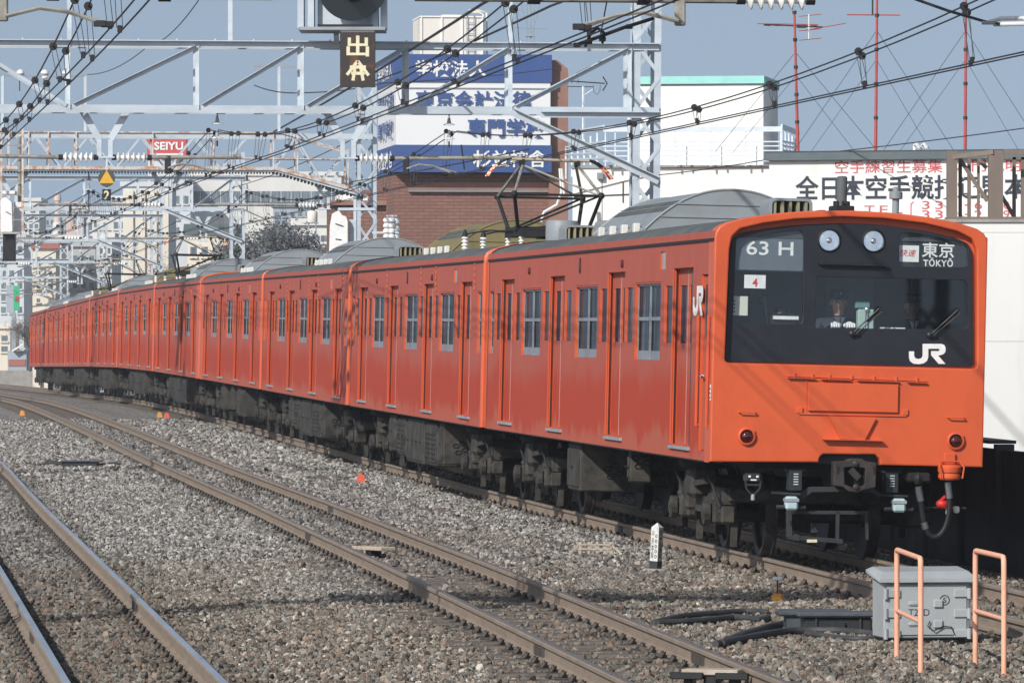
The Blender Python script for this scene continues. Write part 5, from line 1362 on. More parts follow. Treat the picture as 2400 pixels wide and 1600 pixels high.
# ---- signals and signs
def dep_signal():
    D = 93.2
    R = thing('railway_signal', 'black round colour light signal on a platform above the departure sign', 'railway signal', tuple(W(822, 75, D)))
    I = Matrix.Translation(-R.location)
    mb = MB(); c = W(826, -32, D - .6); mb.lathe([(.0, -.02), (.545, -.02), (.56, 0), (.56, .012), (.0, .012)], c, (0, -1, 0), 48, 0)
    mb.lathe([(.15, .012), (.15, .35), (.14, .35), (.135, .02), (0, .015)], W(826, -22, D - .62), (0, -1, -.08), 24, 0); obj('backplate', mb.xf(I), M['glossblack'], R)
    mb = MB(); a = W(704, 72, D); b = W(905, 72, D); mb.box(a.x, b.x, D - .75, D + .35, a.z - .03, a.z + .02, 0); mb.box(a.x + .3, b.x - .2, D - .74, D - .5, a.z + .02, a.z + .06, 1)
    for px in (706, 730, 880, 900): p = W(px, 72, D); mb.box(p.x - .05, p.x + .05, D - .3, D + .3, p.z + .0201, p.z + .65, 2)
    mb.box(W(745, 0, D).x, W(880, 0, D).x, D - .1, D + .3, a.z + .06, a.z + .7, 2); obj('platform', mb.xf(I), [M['steeld'], M['black'], M['steel']], R)
    mb = MB(); p = W(822, 72, D - .5)
    for s in (-.25, .25): mb.bar(p + Vector((s, .5, -.01)), Vector((p.x + s, D + .5, P(D, 0, h_of_py(109, D)).z)), .08, m=0)
    obj('bracket', mb.xf(I), LM, R)
    S = thing('departure_sign', 'rusting brown plate with two cream characters hanging under the round signal', 'sign', tuple(W(838, 205, D - .7)))
    I2 = Matrix.Translation(-S.location)
    mb = MB(); a = W(797, 205, D - .7); b = W(880, 76, D - .7); mb.bbox(a.x, b.x, D - .72, D - .69, a.z, b.z, .004, 0); obj('sign_plate', mb.xf(I2), M['signbrown'], S)
    f = lambda x, z, h: (x, D - .72 - h, z)
    mb = MB(); q0 = W(812, 133, D - .72); q1 = W(865, 84, D - .72); mb.text('出', f, (q0.x, q0.z, q1.x, q1.z), 0, .022, .003)
    # simplified second character: a roof, two bars and legs
    T = lambda x, y: (W(600 + x / 3.136, y / 3.136, D - .72).x, W(600 + x / 3.136, y / 3.136, D - .72).z)
    for p0, p1 in (((748, 450), (668, 552)), ((748, 450), (828, 556)), ((690, 494), (808, 494)), ((700, 540), (800, 540)), ((728, 500), (712, 594)), ((770, 500), (788, 594))):
        a2, b2 = T(*p0), T(*p1); mb.bar((a2[0], D - .7225, a2[1]), (b2[0], D - .7225, b2[1]), .05, .004 + .001 * (p0[0] % 3), up=(0, 1, 0))
    obj('lettering', mb.xf(I2), M['cream'], S, 0)
    mb = MB(); b3 = W(838, 76, D - .7); mb.box(b3.x - .27, b3.x + .27, D - .70, D - .66, b3.z, b3.z + .06); obj('hanger', mb.xf(I2), M['white'], S)
def _gb():
    m, n, b = nodes('gloss_black'); b.inputs['Base Color'].default_value = (.008, .012, .012, 1); b.inputs['Roughness'].default_value = .16; return m
M['glossblack'] = _gb()
dep_signal()
def two_sign():
    D = 139.5
    R = thing('route_sign', 'dark disc with yellow triangle above a square plate reading 2', 'sign', tuple(W(250, 471, D)))
    I = Matrix.Translation(-R.location)
    mb = MB(); c = W(250, 418, D); mb.lathe([(0, -.02), (.205, -.02), (.205, .02), (0, .02)], c, (0, -1, 0), 32, 0); obj('disc', mb.xf(I), M['discgrey'], R)
    mb = MB(); mb.plate([[(c.x - .185, c.z - .12), (c.x + .185, c.z - .12), (c.x, c.z + .20)]], lambda a, b, h: (a, D - .022 - h, b), .004); obj('triangle', mb.xf(I), M['yellow'], R, 0)
    mb = MB(); q = W(250, 457, D); mb.bbox(q.x - .105, q.x + .105, D - .02, D + .02, q.z - .14, q.z + .14, .006); obj('number_plate', mb.xf(I), M['black'], R)
    mb = MB(); mb.text('2', lambda a, b, h: (a, D - .0205 - h, b), (q.x - .065, q.z - .105, q.x + .065, q.z + .105), 0, .03, .004); obj('lettering', mb.xf(I), M['cream'], R, 0)
    mb = MB(); mb.bar(c + Vector((0, .04, .5)), q + Vector((0, .04, -.1)), .05, m=0, up=(0, 1, 0)); obj('hanger', mb.xf(I), M['steel'], R)
M['discgrey'] = flat('dark_grey_disc', (.07, .068, .062), .6)
two_sign()
def left_signal():
    D = 138.0
    R = thing('railway_signal', 'white backed signal with black louvred box and rusty ladder at the left edge', 'railway signal', tuple(W(25, 612, D)))
    I = Matrix.Translation(-R.location)
    b = lambda mb, x0, y0, x1, y1, d0, d1, m, bv=.01: mb.bbox(W(x0, y1, D).x, W(x1, y0, D).x, D + d0, D + d1, W(x0, y1, D).z, W(x1, y0, D).z, bv, m)
    mb = MB(); q = [(W(x, y, D).x, W(x, y, D).z) for x, y in ((6, 545), (6, 470), (14, 464), (20, 464), (32, 475), (34, 545))]
    mb.plate([rpoly(q, .04)], lambda a, c, h: (a, D - .2 - h, c), .3, .01, 0); b(mb, 33, 474, 52, 545, -.1, .2, 0); b(mb, 6, 448, 38, 456, -.3, .2, 0); b(mb, 8, 545, 52, 549, -.5, .2, 0); mb.bar(W(14, 496, D - .51), W(26, 503, D - .51), .03, .02, 1)
    obj('signal_housing', mb.xf(I), [M['white'], M['black']], R)
    mb = MB(); b(mb, 9, 549, 37, 612, -.3, .1, 0)
    for k in range(12): b(mb, 10, 551 + k * 5, 36, 553 + k * 5, -.32, -.3, 0, .002)
    obj('louvred_box', mb.xf(I), M['underd2'], R)
    mb = MB()
    for x in (3, 53): mb.bar(W(x, 300, D - .5), W(x, 550, D - .5), .05, .03, 0, up=(0, 1, 0))
    for y in range(312, 545, 29): mb.bar(W(3, y, D - .5), W(53, y, D - .5), .022, m=1)
    mb.bar(W(3, 302, D - .5), W(3, 302, D + .5), .04, m=0); mb.bar(W(53, 320, D - .5), W(53, 320, D + .5), .04, m=0); obj('ladder', mb.xf(I), [M['rusty'], M['pipe']], R)
    mb = MB(); mb.tube([W(46, 320, D), W(46, 545, D)], .045, 8); obj('hanger_pole', mb.xf(I), M['pipe'], R)
left_signal()
# ---------------------------------------------------------------- buildings
class Wall:
    """vertical wall plane through photo column px0 at depth D; yaw > 0 turns its right end away"""
    def __init__(s, px0, D, yaw=0.0):
        s.o = W(px0, 790, D); s.o.z = 0; a = math.radians(yaw)
        s.x = Vector((math.cos(a), math.sin(a), 0)); s.n = Vector((math.sin(a), -math.cos(a), 0)); s.D = D
    def uv(s, px, py):
        d = Vector(((px - 1200) / 13550.0, 1, (790 - py) / 13550.0)); c = Vector((0, 0, HC))
        t = (s.o - c).dot(s.n) / d.dot(s.n); p = c + d * t
        return ((p - s.o).dot(s.x), p.z)
    def pt(s, u, v, h=0.0): return s.o + s.x * u + s.n * h + Vector((0, 0, v))
    def fn(s, base=0.0): return lambda u, v, h: s.pt(u, v, base + h)
    def box(s, mb, u0, u1, v0, v1, h0, h1, m=0):
        """h towards the viewer (negative = into the building)"""
        P8 = [s.pt(u, v, h) for u in (u0, u1) for h in (h0, h1) for v in (v0, v1)]
        mb.add(P8, [(0, 1, 3, 2), (4, 6, 7, 5), (0, 4, 5, 1), (2, 3, 7, 6), (0, 2, 6, 4), (1, 5, 7, 3)], m)
    def pbox(s, mb, x0, y0, x1, y1, h0, h1, m=0):
        u0, v1 = s.uv(x0, y0); u1, v0 = s.uv(x1, y1); s.box(mb, u0, u1, v0, v1, h0, h1, m)
    def text(s, mb, body, x0, y0, x1, y1, base, bold=.02, t=.01, m=0):
        u0, v1 = s.uv(x0, y0); u1, v0 = s.uv(x1, y1); mb.text(body, s.fn(base), (u0, v0, u1, v1), m, bold, t)

def brick(name, c1, c2, mort, sx, sy, yaw=0):
    m, n, b = nodes(name)
    t = n.nodes.new('ShaderNodeTexCoord'); sp = n.nodes.new('ShaderNodeSeparateXYZ'); n.links.new(t.outputs['Object'], sp.inputs[0])
    cb = n.nodes.new('ShaderNodeCombineXYZ'); n.links.new(math_(n, 'ADD', sp.outputs[0], sp.outputs[1]), cb.inputs[0]); n.links.new(sp.outputs[2], cb.inputs[1])
    k = n.nodes.new('ShaderNodeTexBrick'); k.inputs['Scale'].default_value = 1; k.inputs['Brick Width'].default_value = sx; k.inputs['Row Height'].default_value = sy
    k.inputs['Mortar Size'].default_value = .016; k.inputs['Color1'].default_value = (*c1, 1); k.inputs['Color2'].default_value = (*c2, 1); k.inputs['Mortar'].default_value = (*mort, 1)
    n.links.new(cb.outputs[0], k.inputs['Vector'])
    f = noise(n, coords(n, (1.2, 1.2, 1.2), True), 1, 5); c = mix(n, math_(n, 'MULTIPLY', f, .35), k.outputs['Color'], tuple(c * .6 for c in c1))
    n.links.new(c, b.inputs['Base Color']); b.inputs['Roughness'].default_value = .85; return m
M['brick'] = brick('red_brown_brick', (.28, .135, .10), (.225, .105, .08), (.11, .08, .068), .42, .118)
M['brownwall'] = mat('brown_tile_wall', (.30, .165, .125), .8, 0, (.25, .13, .10), (.4, .7), (2, 2, 2))
M['signwhite'] = mat('white_sign_panel', (.72, .73, .74), .5, 0, (.55, .55, .53), (.55, .85), (.7, .7, .25), 6)
M['plaster'] = mat('white_plaster', (.83, .81, .77), .85, 0, (.75, .725, .68), (.42, .75), (.8, .8, .35), 7)
M['plaster2'] = mat('bright_white_wall', (.74, .735, .715), .85, 0, (.62, .61, .585), (.48, .80), (2.2, 2.2, .35), 9)
M['teal_roof'] = mat('teal_roof_edge', (.30, .62, .57), .6, 0, (.26, .55, .51))
M['darkroof'] = mat('dark_green_roof_edge', (.085, .115, .13), .7, 0, (.12, .14, .145), (.4, .7), (3, 3, 3))
M['railwhite'] = flat('pale_balcony_rail', (.66, .72, .78), .5)
M['browniron'] = mat('brown_steel_frame', (.17, .135, .115), .65, 0, (.21, .165, .13), (.4, .7), (4, 4, 2))
M['darkwall'] = mat('tarred_fence_panel', (.040, .041, .044), .75, 0, (.075, .072, .070), (.4, .7), (1.5, 1.5, .5), 6)
M['tank'] = mat('cream_water_tank', (.72, .68, .60), .6, 0, (.60, .55, .46), (.5, .75), (1, 1, .4))

def school():
    D = 200.0; Wl = Wall(928, D, 6.7)
    R = thing('school_building', 'brown brick school with tall blue and white lettered sign band', 'building', tuple(Wl.pt(3, -.6, -3)))
    rotm = Matrix((Wl.x, -Wl.n, Vector((0, 0, 1)))).transposed().to_4x4(); rotm.translation = R.location; R.matrix_world = rotm; I = rotm.inverted()
    uv = Wl.uv; w = uv(1290, 300)[0]; z = lambda py: uv(1100, py)[1]
    mb = MB(); Wl.box(mb, .02, w + .3, -.6, z(404) - .02, -8, -.75, 0); Wl.box(mb, -.75, .02, -.6, z(440), -9, -3.4, 0)
    Wl.box(mb, .5, w + .3, z(445), z(426), -.75, -.60, 1); Wl.box(mb, .5, w + .3, z(449), z(445.2), -.75, -.58, 2)
    obj('wall', mb.xf(I), [M['brick'], M['brownwall'], M['coolgrey']], R)
    mb = MB(); Wl.box(mb, w + .004, w + .67, -.6, z(165), -7, -.35, 0); u = w; 
    a = [Wl.pt(w + .004, z(165), -.35), Wl.pt(w + .67, z(165), -.35), Wl.pt(w + .67, z(180), -.35), Wl.pt(w + .35, z(141), -.35), Wl.pt(w + .004, z(141), -.35)]
    p = [(w + .004, z(165)), (w + .67, z(165)), (w + .67, z(160)), (w + .30, z(139)), (w + .004, z(139))]
    mb.plate([p], lambda a, b, h: Wl.pt(a, b + .002, -3 + h), 2.6, 0, 0); obj('pier', mb.xf(I), M['brownwall'], R)
    def band(nm, y0, y1, m, ext=0.0):
        mb = MB(); Wl.box(mb, -ext, w + ext, z(y1), z(y0), -6.6, ext, 0); return obj(nm, mb.xf(I), m, R)
    band('sign_band', 128, 193, M['navy'], .05); b2 = band('sign_band', 193.1, 340, M['signwhite']); band('sign_band', 340.1, 404, M['navy'], .04)
    mb = MB(); Wl.box(mb, -.02, w + .02, z(209), z(206), 0, .03, 0); obj('sign_trim', mb.xf(I), M['coolgrey'], R)
    for body, x0, y0, x1, y1, m in (('学校法人', 973, 141, 1140, 181, 'white'), ('東京会計法律', 973, 212, 1245, 258, 'navy'), ('専門学校', 1095, 277, 1277, 324, 'navy'), ('杉並校舎', 1108, 352, 1281, 393, 'white')):
        mb = MB(); Wl.text(mb, body, x0, y0, x1, y1, .055, .024, .012); obj('sign_lettering', mb.xf(I), M[m], R, 0)
    L = Wall(928, D, 6.7 - 90)                                     # the flank, running away from its corner
    for body, v0, v1, m in (('学校法人', z(181), z(141), 'white'), ('東京会計法律', z(258), z(212), 'navy'), ('専門学校', z(324), z(277), 'navy'), ('杉並校舎', z(393), z(352), 'white')):
        mb = MB(); mb.text(body, lambda a, b, h: Wl.pt(-.055 - h, b, -6.2 + a), (.2, v0, 5.6, v1), 0, .024, .012); obj('sign_lettering', mb.xf(I), M[m], R, 0)
    # tank and pipes on the roof
    Tk = thing('water_tank', 'cream panelled water tank with ladder on the school roof', 'water tank', tuple(Wl.pt(2, z(128), -2.5))); I2 = Matrix.Translation(-Tk.location)
    mb = MB(); u0, u1 = uv(1003, 60)[0], uv(1150, 60)[0]; zt_ = Wl.uv(1080, 33)[1] + .02
    Wl.box(mb, u0, u1, z(128), zt_, -5.2, -2.6, 0)
    for k in range(4): uu = u0 + (u1 - u0) * (k + .02) / 3.05; Wl.box(mb, uu, uu + .05, z(127), zt_ + .02, -2.6, -2.56, 1)
    Wl.box(mb, u0 - .02, u1 + .02, zt_, zt_ + .05, -5.22, -2.55, 1); Wl.box(mb, u0 + .9, u0 + 1.6, zt_ + .05, zt_ + .16, -4.6, -3.8, 0)
    obj('tank_body', mb.xf(I2), [M['tank'], M['plaster']], Tk)
    mb = MB()
    for k in range(2): mb.tube([Wl.pt(u1 - .55 + k * .25, z(127), -2.52), Wl.pt(u1 - .55 + k * .25, zt_ + .1, -2.52)], .018, 5)
    for k in range(7): mb.tube([Wl.pt(u1 - .55, z(122) + k * .19, -2.52), Wl.pt(u1 - .30, z(122) + k * .19, -2.52)], .014, 5)
    obj('ladder', mb.xf(I2), M['steeld'], Tk)
    mb = MB()
    for k in range(2): mb.tube([Wl.pt(u1 + .06 + k * .12, z(127), -2.8), Wl.pt(u1 + .06 + k * .12, zt_ + .12 + k * .06, -2.8), Wl.pt(u1 - .1, zt_ + .2 + k * .06, -2.8), Wl.pt(u1 - .35 - k * .1, zt_ + .2 + k * .06, -2.8)], .04, 8)
    obj('pipe', mb.xf(I2), M['tank'], Tk)
    # aerials
    A = MB(); p = Wl.pt(uv(1256, 120)[0], z(128), -1.5); top = z(2)
    A.tube([p, Vector((p.x, p.y, top))], .018, 5); A.tube([Vector((p.x - .62, p.y, z(59))), Vector((p.x + .62, p.y, z(62)))], .012, 5)
    for s in (-1, 1): A.tube([Vector((p.x - s * .35, p.y, top + .1)), Vector((p.x, p.y, z(88)))], .006, 4); A.tube([Vector((p.x + s * .12, p.y, top)), Vector((p.x + s * .12, p.y, z(124)))], .006, 4)
    A.bbox(p.x - .18, p.x + .1, p.y - .1, p.y + .1, z(80), z(76), .01)
    tag(obj('roof_aerial', A, M['steeld']), 'thin lattice aerial with crossbar on the school roof', 'aerial')
    A = MB(); W2 = Wall(1367, 190, 0); q = lambda x, y: W2.pt(*W2.uv(x, y))
    A.tube([q(1367, 330), q(1367, 203)], .045, 6, 0); A.tube([q(1330, 190), q(1418, 196)], .02, 5, 1); A.tube([q(1413, 180), q(1423, 196), q(1413, 213)], .022, 5, 1); A.tube([q(1330, 203), q(1390, 204)], .014, 5, 1); A.tube([q(1367, 225), q(1390, 210)], .02, 5, 0)
    A.tube([q(1390, 200), q(1392, 216), q(1400, 222), q(1406, 214), q(1407, 200)], .008, 4, 1); 
    for x in (1340, 1355): A.tube([q(x, 186), q(x, 196)], .01, 4, 1)
    tag(obj('roof_aerial', A, [M['railwhite'], M['wire']]), 'arrow-like yagi aerial on a pale pole right of the school', 'aerial')
school()

def penthouse():
    D = 150.0; Wl = Wall(1489, D, -9.0)
    R = thing('white_building', 'white rendered block with teal roof edge and railed terrace', 'building', tuple(Wl.pt(1.5, -.6, -3))); I = Matrix.Translation(-R.location)
    uv = Wl.uv; u1 = uv(1789, 300)[0]; z = lambda y: uv(1640, y)[1]
    mb = MB(); Wl.box(mb, -.2, u1, z(392), z(200), -3.4, 0, 0)
    for k in range(9): Wl.box(mb, u1 * k / 9 + .1, u1 * k / 9 + .106, z(392), z(200), 0, .004, 1)
    obj('penthouse_wall', mb.xf(I), [M['plaster'], M['plaster2']], R)
    mb = MB(); Wl.box(mb, -.25, u1 + .03, z(197), z(179), -3.5, .06, 0); Wl.box(mb, -.22, u1 + .02, z(200.5), z(197.1), -3.45, .03, 1); obj('roof_edge', mb.xf(I), [M['teal_roof'], M['darkroof']], R)
    W2 = Wall(1342, 147, -4.0); z2 = lambda y: W2.uv(1600, y)[1]; ua, ub = 0, W2.uv(1800, 450)[0]
    mb = MB(); W2.box(mb, ua, ub + .8, -.6, z2(394), -6, 0, 0); W2.box(mb, ua - .05, ub + .85, z2(394), z2(387), -6.05, .05, 1); W2.box(mb, W2.uv(1410, 450)[0], W2.uv(1412, 450)[0], 0, z2(395), 0, .01, 1)
    obj('wall', mb.xf(I), [M['plaster'], M['concrete']], R)
    W3 = Wall(1415, 146.6, -3.0); mb = MB(); u = lambda x: W3.uv(x, 340)[0]; z3 = lambda y: W3.uv(1600, y)[1]
    W3.box(mb, u(1414), u(1832), z3(309), z3(297), -.08, 0, 0)
    for y in (331, 341, 352, 364, 376): W3.box(mb, u(1414), u(1832), z3(y + 3), z3(y), -.04, -.01, 0)
    for x in (1417, 1440, 1582, 1664, 1746, 1828): W3.box(mb, u(x), u(x + 3), z3(390), z3(300), -.06, -.02, 0)
    for x in (1608, 1690, 1772): W3.box(mb, u(x), u(x + 3), z3(388), z3(343), -.06, -.02, 1)
    # return to the right, and the older run on the left
    pr = W3.pt(u(1832), 0, 0); far = Vector((W(1874, 0, 152).x, 152.5, 0))
    for y, y2, t in ((297, 312, .12), (331, 338, .035), (341, 348, .035), (352, 357, .035), (364, 366, .035)): mb.bar(Vector((pr.x, pr.y, z3(y))), Vector((far.x, far.y, HC + (790 - y2) / 13550 * 152.5)), .05, t, 0)
    for k in range(6): c = pr.lerp(far, k / 5); mb.bar(Vector((c.x, c.y, z3(390))), Vector((c.x, c.y, z3(299) - k * .028)), .04, .04, 0, up=(0, 1, 0))
    pl = W3.pt(u(1415), 0, 0); fl = Vector((W(1326, 0, 158).x, 158, 0))
    for y, y2, t in ((299, 315, .13), (331, 345, .03), (344, 352, .03), (357, 362, .03), (370, 374, .03)): mb.bar(Vector((pl.x, pl.y, z3(y))), Vector((fl.x, fl.y, HC + (790 - y2) / 13550 * 158)), .05, t, 0)
    for k in range(1, 7): c = pl.lerp(fl, k / 6); mb.bar(Vector((c.x, c.y, z3(390))), Vector((c.x, c.y, z3(303) - k * .02)), .045, .045, 0, up=(0, 1, 0))
    obj('terrace_railing', mb.xf(I), [M['railwhite'], M['steeld']], R)
    mb = MB(); q = lambda x, y: W(x, y, 145.5)
    mb.tube([q(1312, 395), q(1316, 450), q(1305, 480), q(1275, 497), q(1268, 520)], .035, 7); mb.tube([q(1316, 395), q(1322, 455)], .03, 6); obj('drain_pipe', mb.xf(I), M['plaster2'], R)
    mb = MB(); q = lambda x, y: W2.pt(*W2.uv(x, y), .03)
    mb.tube([q(1345, 462), q(1412, 458), q(1460, 456), q(1540, 452)], .012, 5); mb.tube([q(1460, 425), q(1460, 475)], .012, 5); mb.tube([q(1345, 455), q(1462, 425), q(1545, 408)], .010, 5); obj('conduit', mb.xf(I), M['steeld2'], R)
    for x in (1400, 1520): mb = MB(); W2.pbox(mb, x, 405, x + 14, 420, 0, .15, 0); obj('vent_cover', mb.xf(I), M['coolgrey'], R)
penthouse()

def dojo():
    D = 86.0; Wl = Wall(1803, D, -17.0)
    R = thing('signboard_building', 'flat roofed building, white wall painted with red and black Japanese lettering', 'building', tuple(Wl.pt(3, -.4, -3))); I = Matrix.Translation(-R.location)
    uv = Wl.uv; z = lambda y: uv(2100, y)[1]; w = uv(2560, 400)[0]
    mb = MB(); Wl.box(mb, 0, w, -.4, z(374), -6, 0, 0); obj('wall', mb.xf(I), M['plaster2'], R)
    mb = MB(); Wl.box(mb, -.06, w + .1, z(374), z(356), -6.1, .10, 0); Wl.box(mb, -.06, w + .1, z(356), z(352.5), -6.1, .06, 1); obj('roof_edge', mb.xf(I), [M['darkroof'], M['steeld2']], R)
    def line(body, x0, y0, x1, y1, m, bold=.015): mb = MB(); Wl.text(mb, body, x0, y0, x1, y1, .002, bold, .004); obj('wall_lettering', mb.xf(I), M[m], R, 0)
    line('空手練習生募集', 1957, 376, 2209, 405, 'redletter', .006); line('（入門説明', 2222, 374, 2392, 402, 'redletter', .006)
    line('全日本空手競技連盟本部', 1864, 412, 2462, 466, 'inkletter', .022)
    for t, x0, y0, x1, y1 in (('T', 2026, 482, 2050, 500), ('E', 2062, 482, 2081, 500), ('L', 2098, 482, 2115, 500), ('〔', 2134, 472, 2142, 512)): line(t, x0, y0, x1, y1, 'redletter', 0)
    for y in (471, 493):
        for t, x0, x1 in (('3', 2161, 2179), ('3', 2192, 2210), ('-', 2261, 2269), ('6' if y < 480 else '2', 2284, 2302), ('0' if y < 480 else '9', 2352, 2366)): line(t, x0, y + (8 if t == '-' else 0), x1, y + (11 if t == '-' else 19), 'redletter', .004)
    # little vent pipes on the roof
    mb = MB()
    for x in (2144, 2162): mb.tube([W(x, 355, 87.5), W(x, 341, 87.5), W(x + 5, 338, 87.4), W(x + 8, 344, 87.2)], .03, 8)
    tag(obj('vent_pipe', mb, M['white']), 'pair of bent white vent pipes on the dark roof edge', 'vent')
M['redletter'] = flat('faded_red_lettering', (.55, .12, .13), .7); M['inkletter'] = flat('dark_ink_lettering', (.035, .045, .065), .7)
dojo()
ML = ['shortest red aerial mast carrying yagi aerials, left of the other two', 'tall red aerial mast standing between the other two', 'tall red aerial mast nearest the right edge']
def masts():
    for (x0, y0, x1, y1), lab, D in (((1870, 350, 1862, 33), ML[0], 92), ((2052, 356, 2056, -40), ML[1], 91), ((2262, 356, 2264, -40), ML[2], 91)):
        a, b = W(x0, y0 + 4, D), W(x1, y1, D)
        R = thing('aerial_mast', lab, 'aerial mast', tuple(a), group='red aerial masts on the roof'); I = Matrix.Translation(-R.location)
        mb = MB(); n = 5
        for k in range(n): p, q = a.lerp(b, k / n), a.lerp(b, (k + 1) / n); mb.tube([p, q], .026 - .002 * k, 8); mb.lathe([(.034, 0), (.034, .05)], q, (0, 0, 1), 8, 1)
        obj('pole', mb.xf(I), [M['redmast'], M['steeld2']], R)
        mb = MB()
        for s in (-1, 1):
            mb.tube([a.lerp(b, .72), Vector((a.x + s * 1.3, a.y + .4, a.z))], .0045, 4); mb.tube([a.lerp(b, .55), Vector((a.x + s * 1.0, a.y + 1.2, a.z))], .0045, 4)
        obj('guy_wire', mb.xf(I), M['wirel'], R)
        if x0 == 1870:
            mb = MB(); q = lambda x, y: W(x, y, D)
            mb.tube([q(1790, 58), q(1928, 64)], .012, 5, 1); mb.tube([q(1775, 56), q(1918, 58)], .008, 5, 0); mb.tube([q(1885, 72), q(1982, 55)], .008, 5, 0); mb.bbox(q(1872, 62).x - .03, q(1872, 62).x + .12, D - .02, D + .03, q(0, 66).z, q(0, 59).z, .004, 1)
            for x in (1800, 1820, 1845, 1890, 1910): mb.tube([W(x - 10, 60, D - .35), W(x + 6, 61, D + .3)], .006, 4, 0)
            mb.tube([q(1896, 34), q(1896, 92)], .012, 5, 2)
            for y in (36, 70, 92): mb.tube([q(1872, y + 3), q(1924, y - 2)], .006, 4, 0)
            obj('aerial', mb.xf(I), [M['redmast'], M['steeld2'], M['tank']], R)
        if x0 == 2052:
            mb = MB(); q = lambda x, y: W(x, y, D); mb.tube([q(1985, 35), q(2110, 36)], .010, 5, 0); mb.tube([q(2045, -10), q(2045, 36)], .014, 5, 1); obj('aerial', mb.xf(I), [M['redmast'], M['steeld2']], R)
masts()
def near_wall():
    Wl = Wall(2050, 76.0, 0.0); uv = Wl.uv
    R = thing('white_building', 'near white wall rising behind the cab at the right edge', 'building', tuple(Wl.pt(3, -.5, -2))); I = Matrix.Translation(-R.location)
    z = lambda y: uv(2300, y)[1]; w = uv(2700, 400)[0]
    mb = MB(); Wl.box(mb, 0, w, -.5, z(521), -5, 0, 0); Wl.box(mb, -.03, w, z(521), z(514), -5.02, .03, 1); Wl.box(mb, 0, w, z(545), z(544.4), 0, .003, 1); Wl.box(mb, 0, w, z(800), z(799.2), 0, .003, 1); obj('wall', mb.xf(I), [M['plaster2'], M['concrete']], R)
    Fr = thing('steel_frame', 'rusty brown steel balcony frame on top of the near white wall', 'steel frame', tuple(Wl.pt(2.5, z(514), -.4))); I2 = Matrix.Translation(-Fr.location)
    mb = MB(); B = lambda x0, y0, x1, y1, h0, h1: Wl.pbox(mb, x0, y0, x1, y1, h0, h1)
    for x0, x1, h in ((2223, 2247, -.25), (2318, 2352, -.05)): B(x0, 352, x1, 514, h - .14, h)
    for x0, x1 in ((2253, 2261), (2274, 2282), (2297, 2303), (2380, 2388), (2400, 2408), (2440, 2450)): B(x0, 366, x1, 514, -.5, -.44)
    B(2226, 352, 2330, 366, -1.2, -1.1) if False else None
    a, b = Wl.pt(*uv(2226, 368), -.3), Wl.pt(*uv(2330, 356), -.05); mb.bar(a, b, .05, .06); B(2353, 350, 2560, 362, -.1, -.05); B(2353, 366, 2560, 372, -.5, -.44); B(2222, 508, 2560, 514, -.6, .0)
    for p, q in (((2256, 372), (2320, 470)), ((2352, 455), (2384, 508)), ((2300, 372), (2318, 392))): mb.bar(Wl.pt(*uv(*p), -.4), Wl.pt(*uv(*q), -.4), .05)
    obj('frame', mb.xf(I2), M['browniron'], Fr)
    # dark fence along the line beside the train
    R2 = thing('trackside_fence', 'low black panelled fence in shadow right of the train', 'fence', tuple(P(66, 2.45, -.3)), group=None); I3 = Matrix.Translation(-R2.location)
    d = 40.0; i = 0
    while d < 112:
        mb = MB(); e = d + 1.93
        for a, b, h0, h1 in ((2.42, 2.50, -.32, 1.06),):
            v = [P(D, o, h) for D in (d, e) for o in (a, b) for h in (h0, h1)]; mb.add(v, [(0, 1, 3, 2), (4, 6, 7, 5), (0, 4, 5, 1), (2, 3, 7, 6), (0, 2, 6, 4), (1, 5, 7, 3)])
        v = [P(D, o, h) for D in (d + .1, e - .1) for o in (2.405, 2.425) for h in (.30, .36)]; mb.add(v, [(0, 1, 3, 2), (4, 6, 7, 5), (0, 4, 5, 1), (2, 3, 7, 6), (0, 2, 6, 4), (1, 5, 7, 3)]); obj('panel', mb.xf(I3), M['darkwall'], R2)
        mb = MB(); v = [P(D, o, h) for D in (e - .02, e + .12) for o in (2.36, 2.56) for h in (-.32, 1.12)]; mb.add(v, [(0, 1, 3, 2), (4, 6, 7, 5), (0, 4, 5, 1), (2, 3, 7, 6), (0, 2, 6, 4), (1, 5, 7, 3)]); obj('fence_post', mb.xf(I3), M['darkwall'], R2)
        d += 2.05; i += 1
    mb = MB(); v = [P(D, o, h) for D in (62.5, 112) for o in (2.30, 2.60) for h in (1.125, 1.16)]; mb.add(v, [(0, 1, 3, 2), (4, 6, 7, 5), (0, 4, 5, 1), (2, 3, 7, 6), (0, 2, 6, 4), (1, 5, 7, 3)]); obj('coping', mb.xf(I3), M['darkwall'], R2)
near_wall()

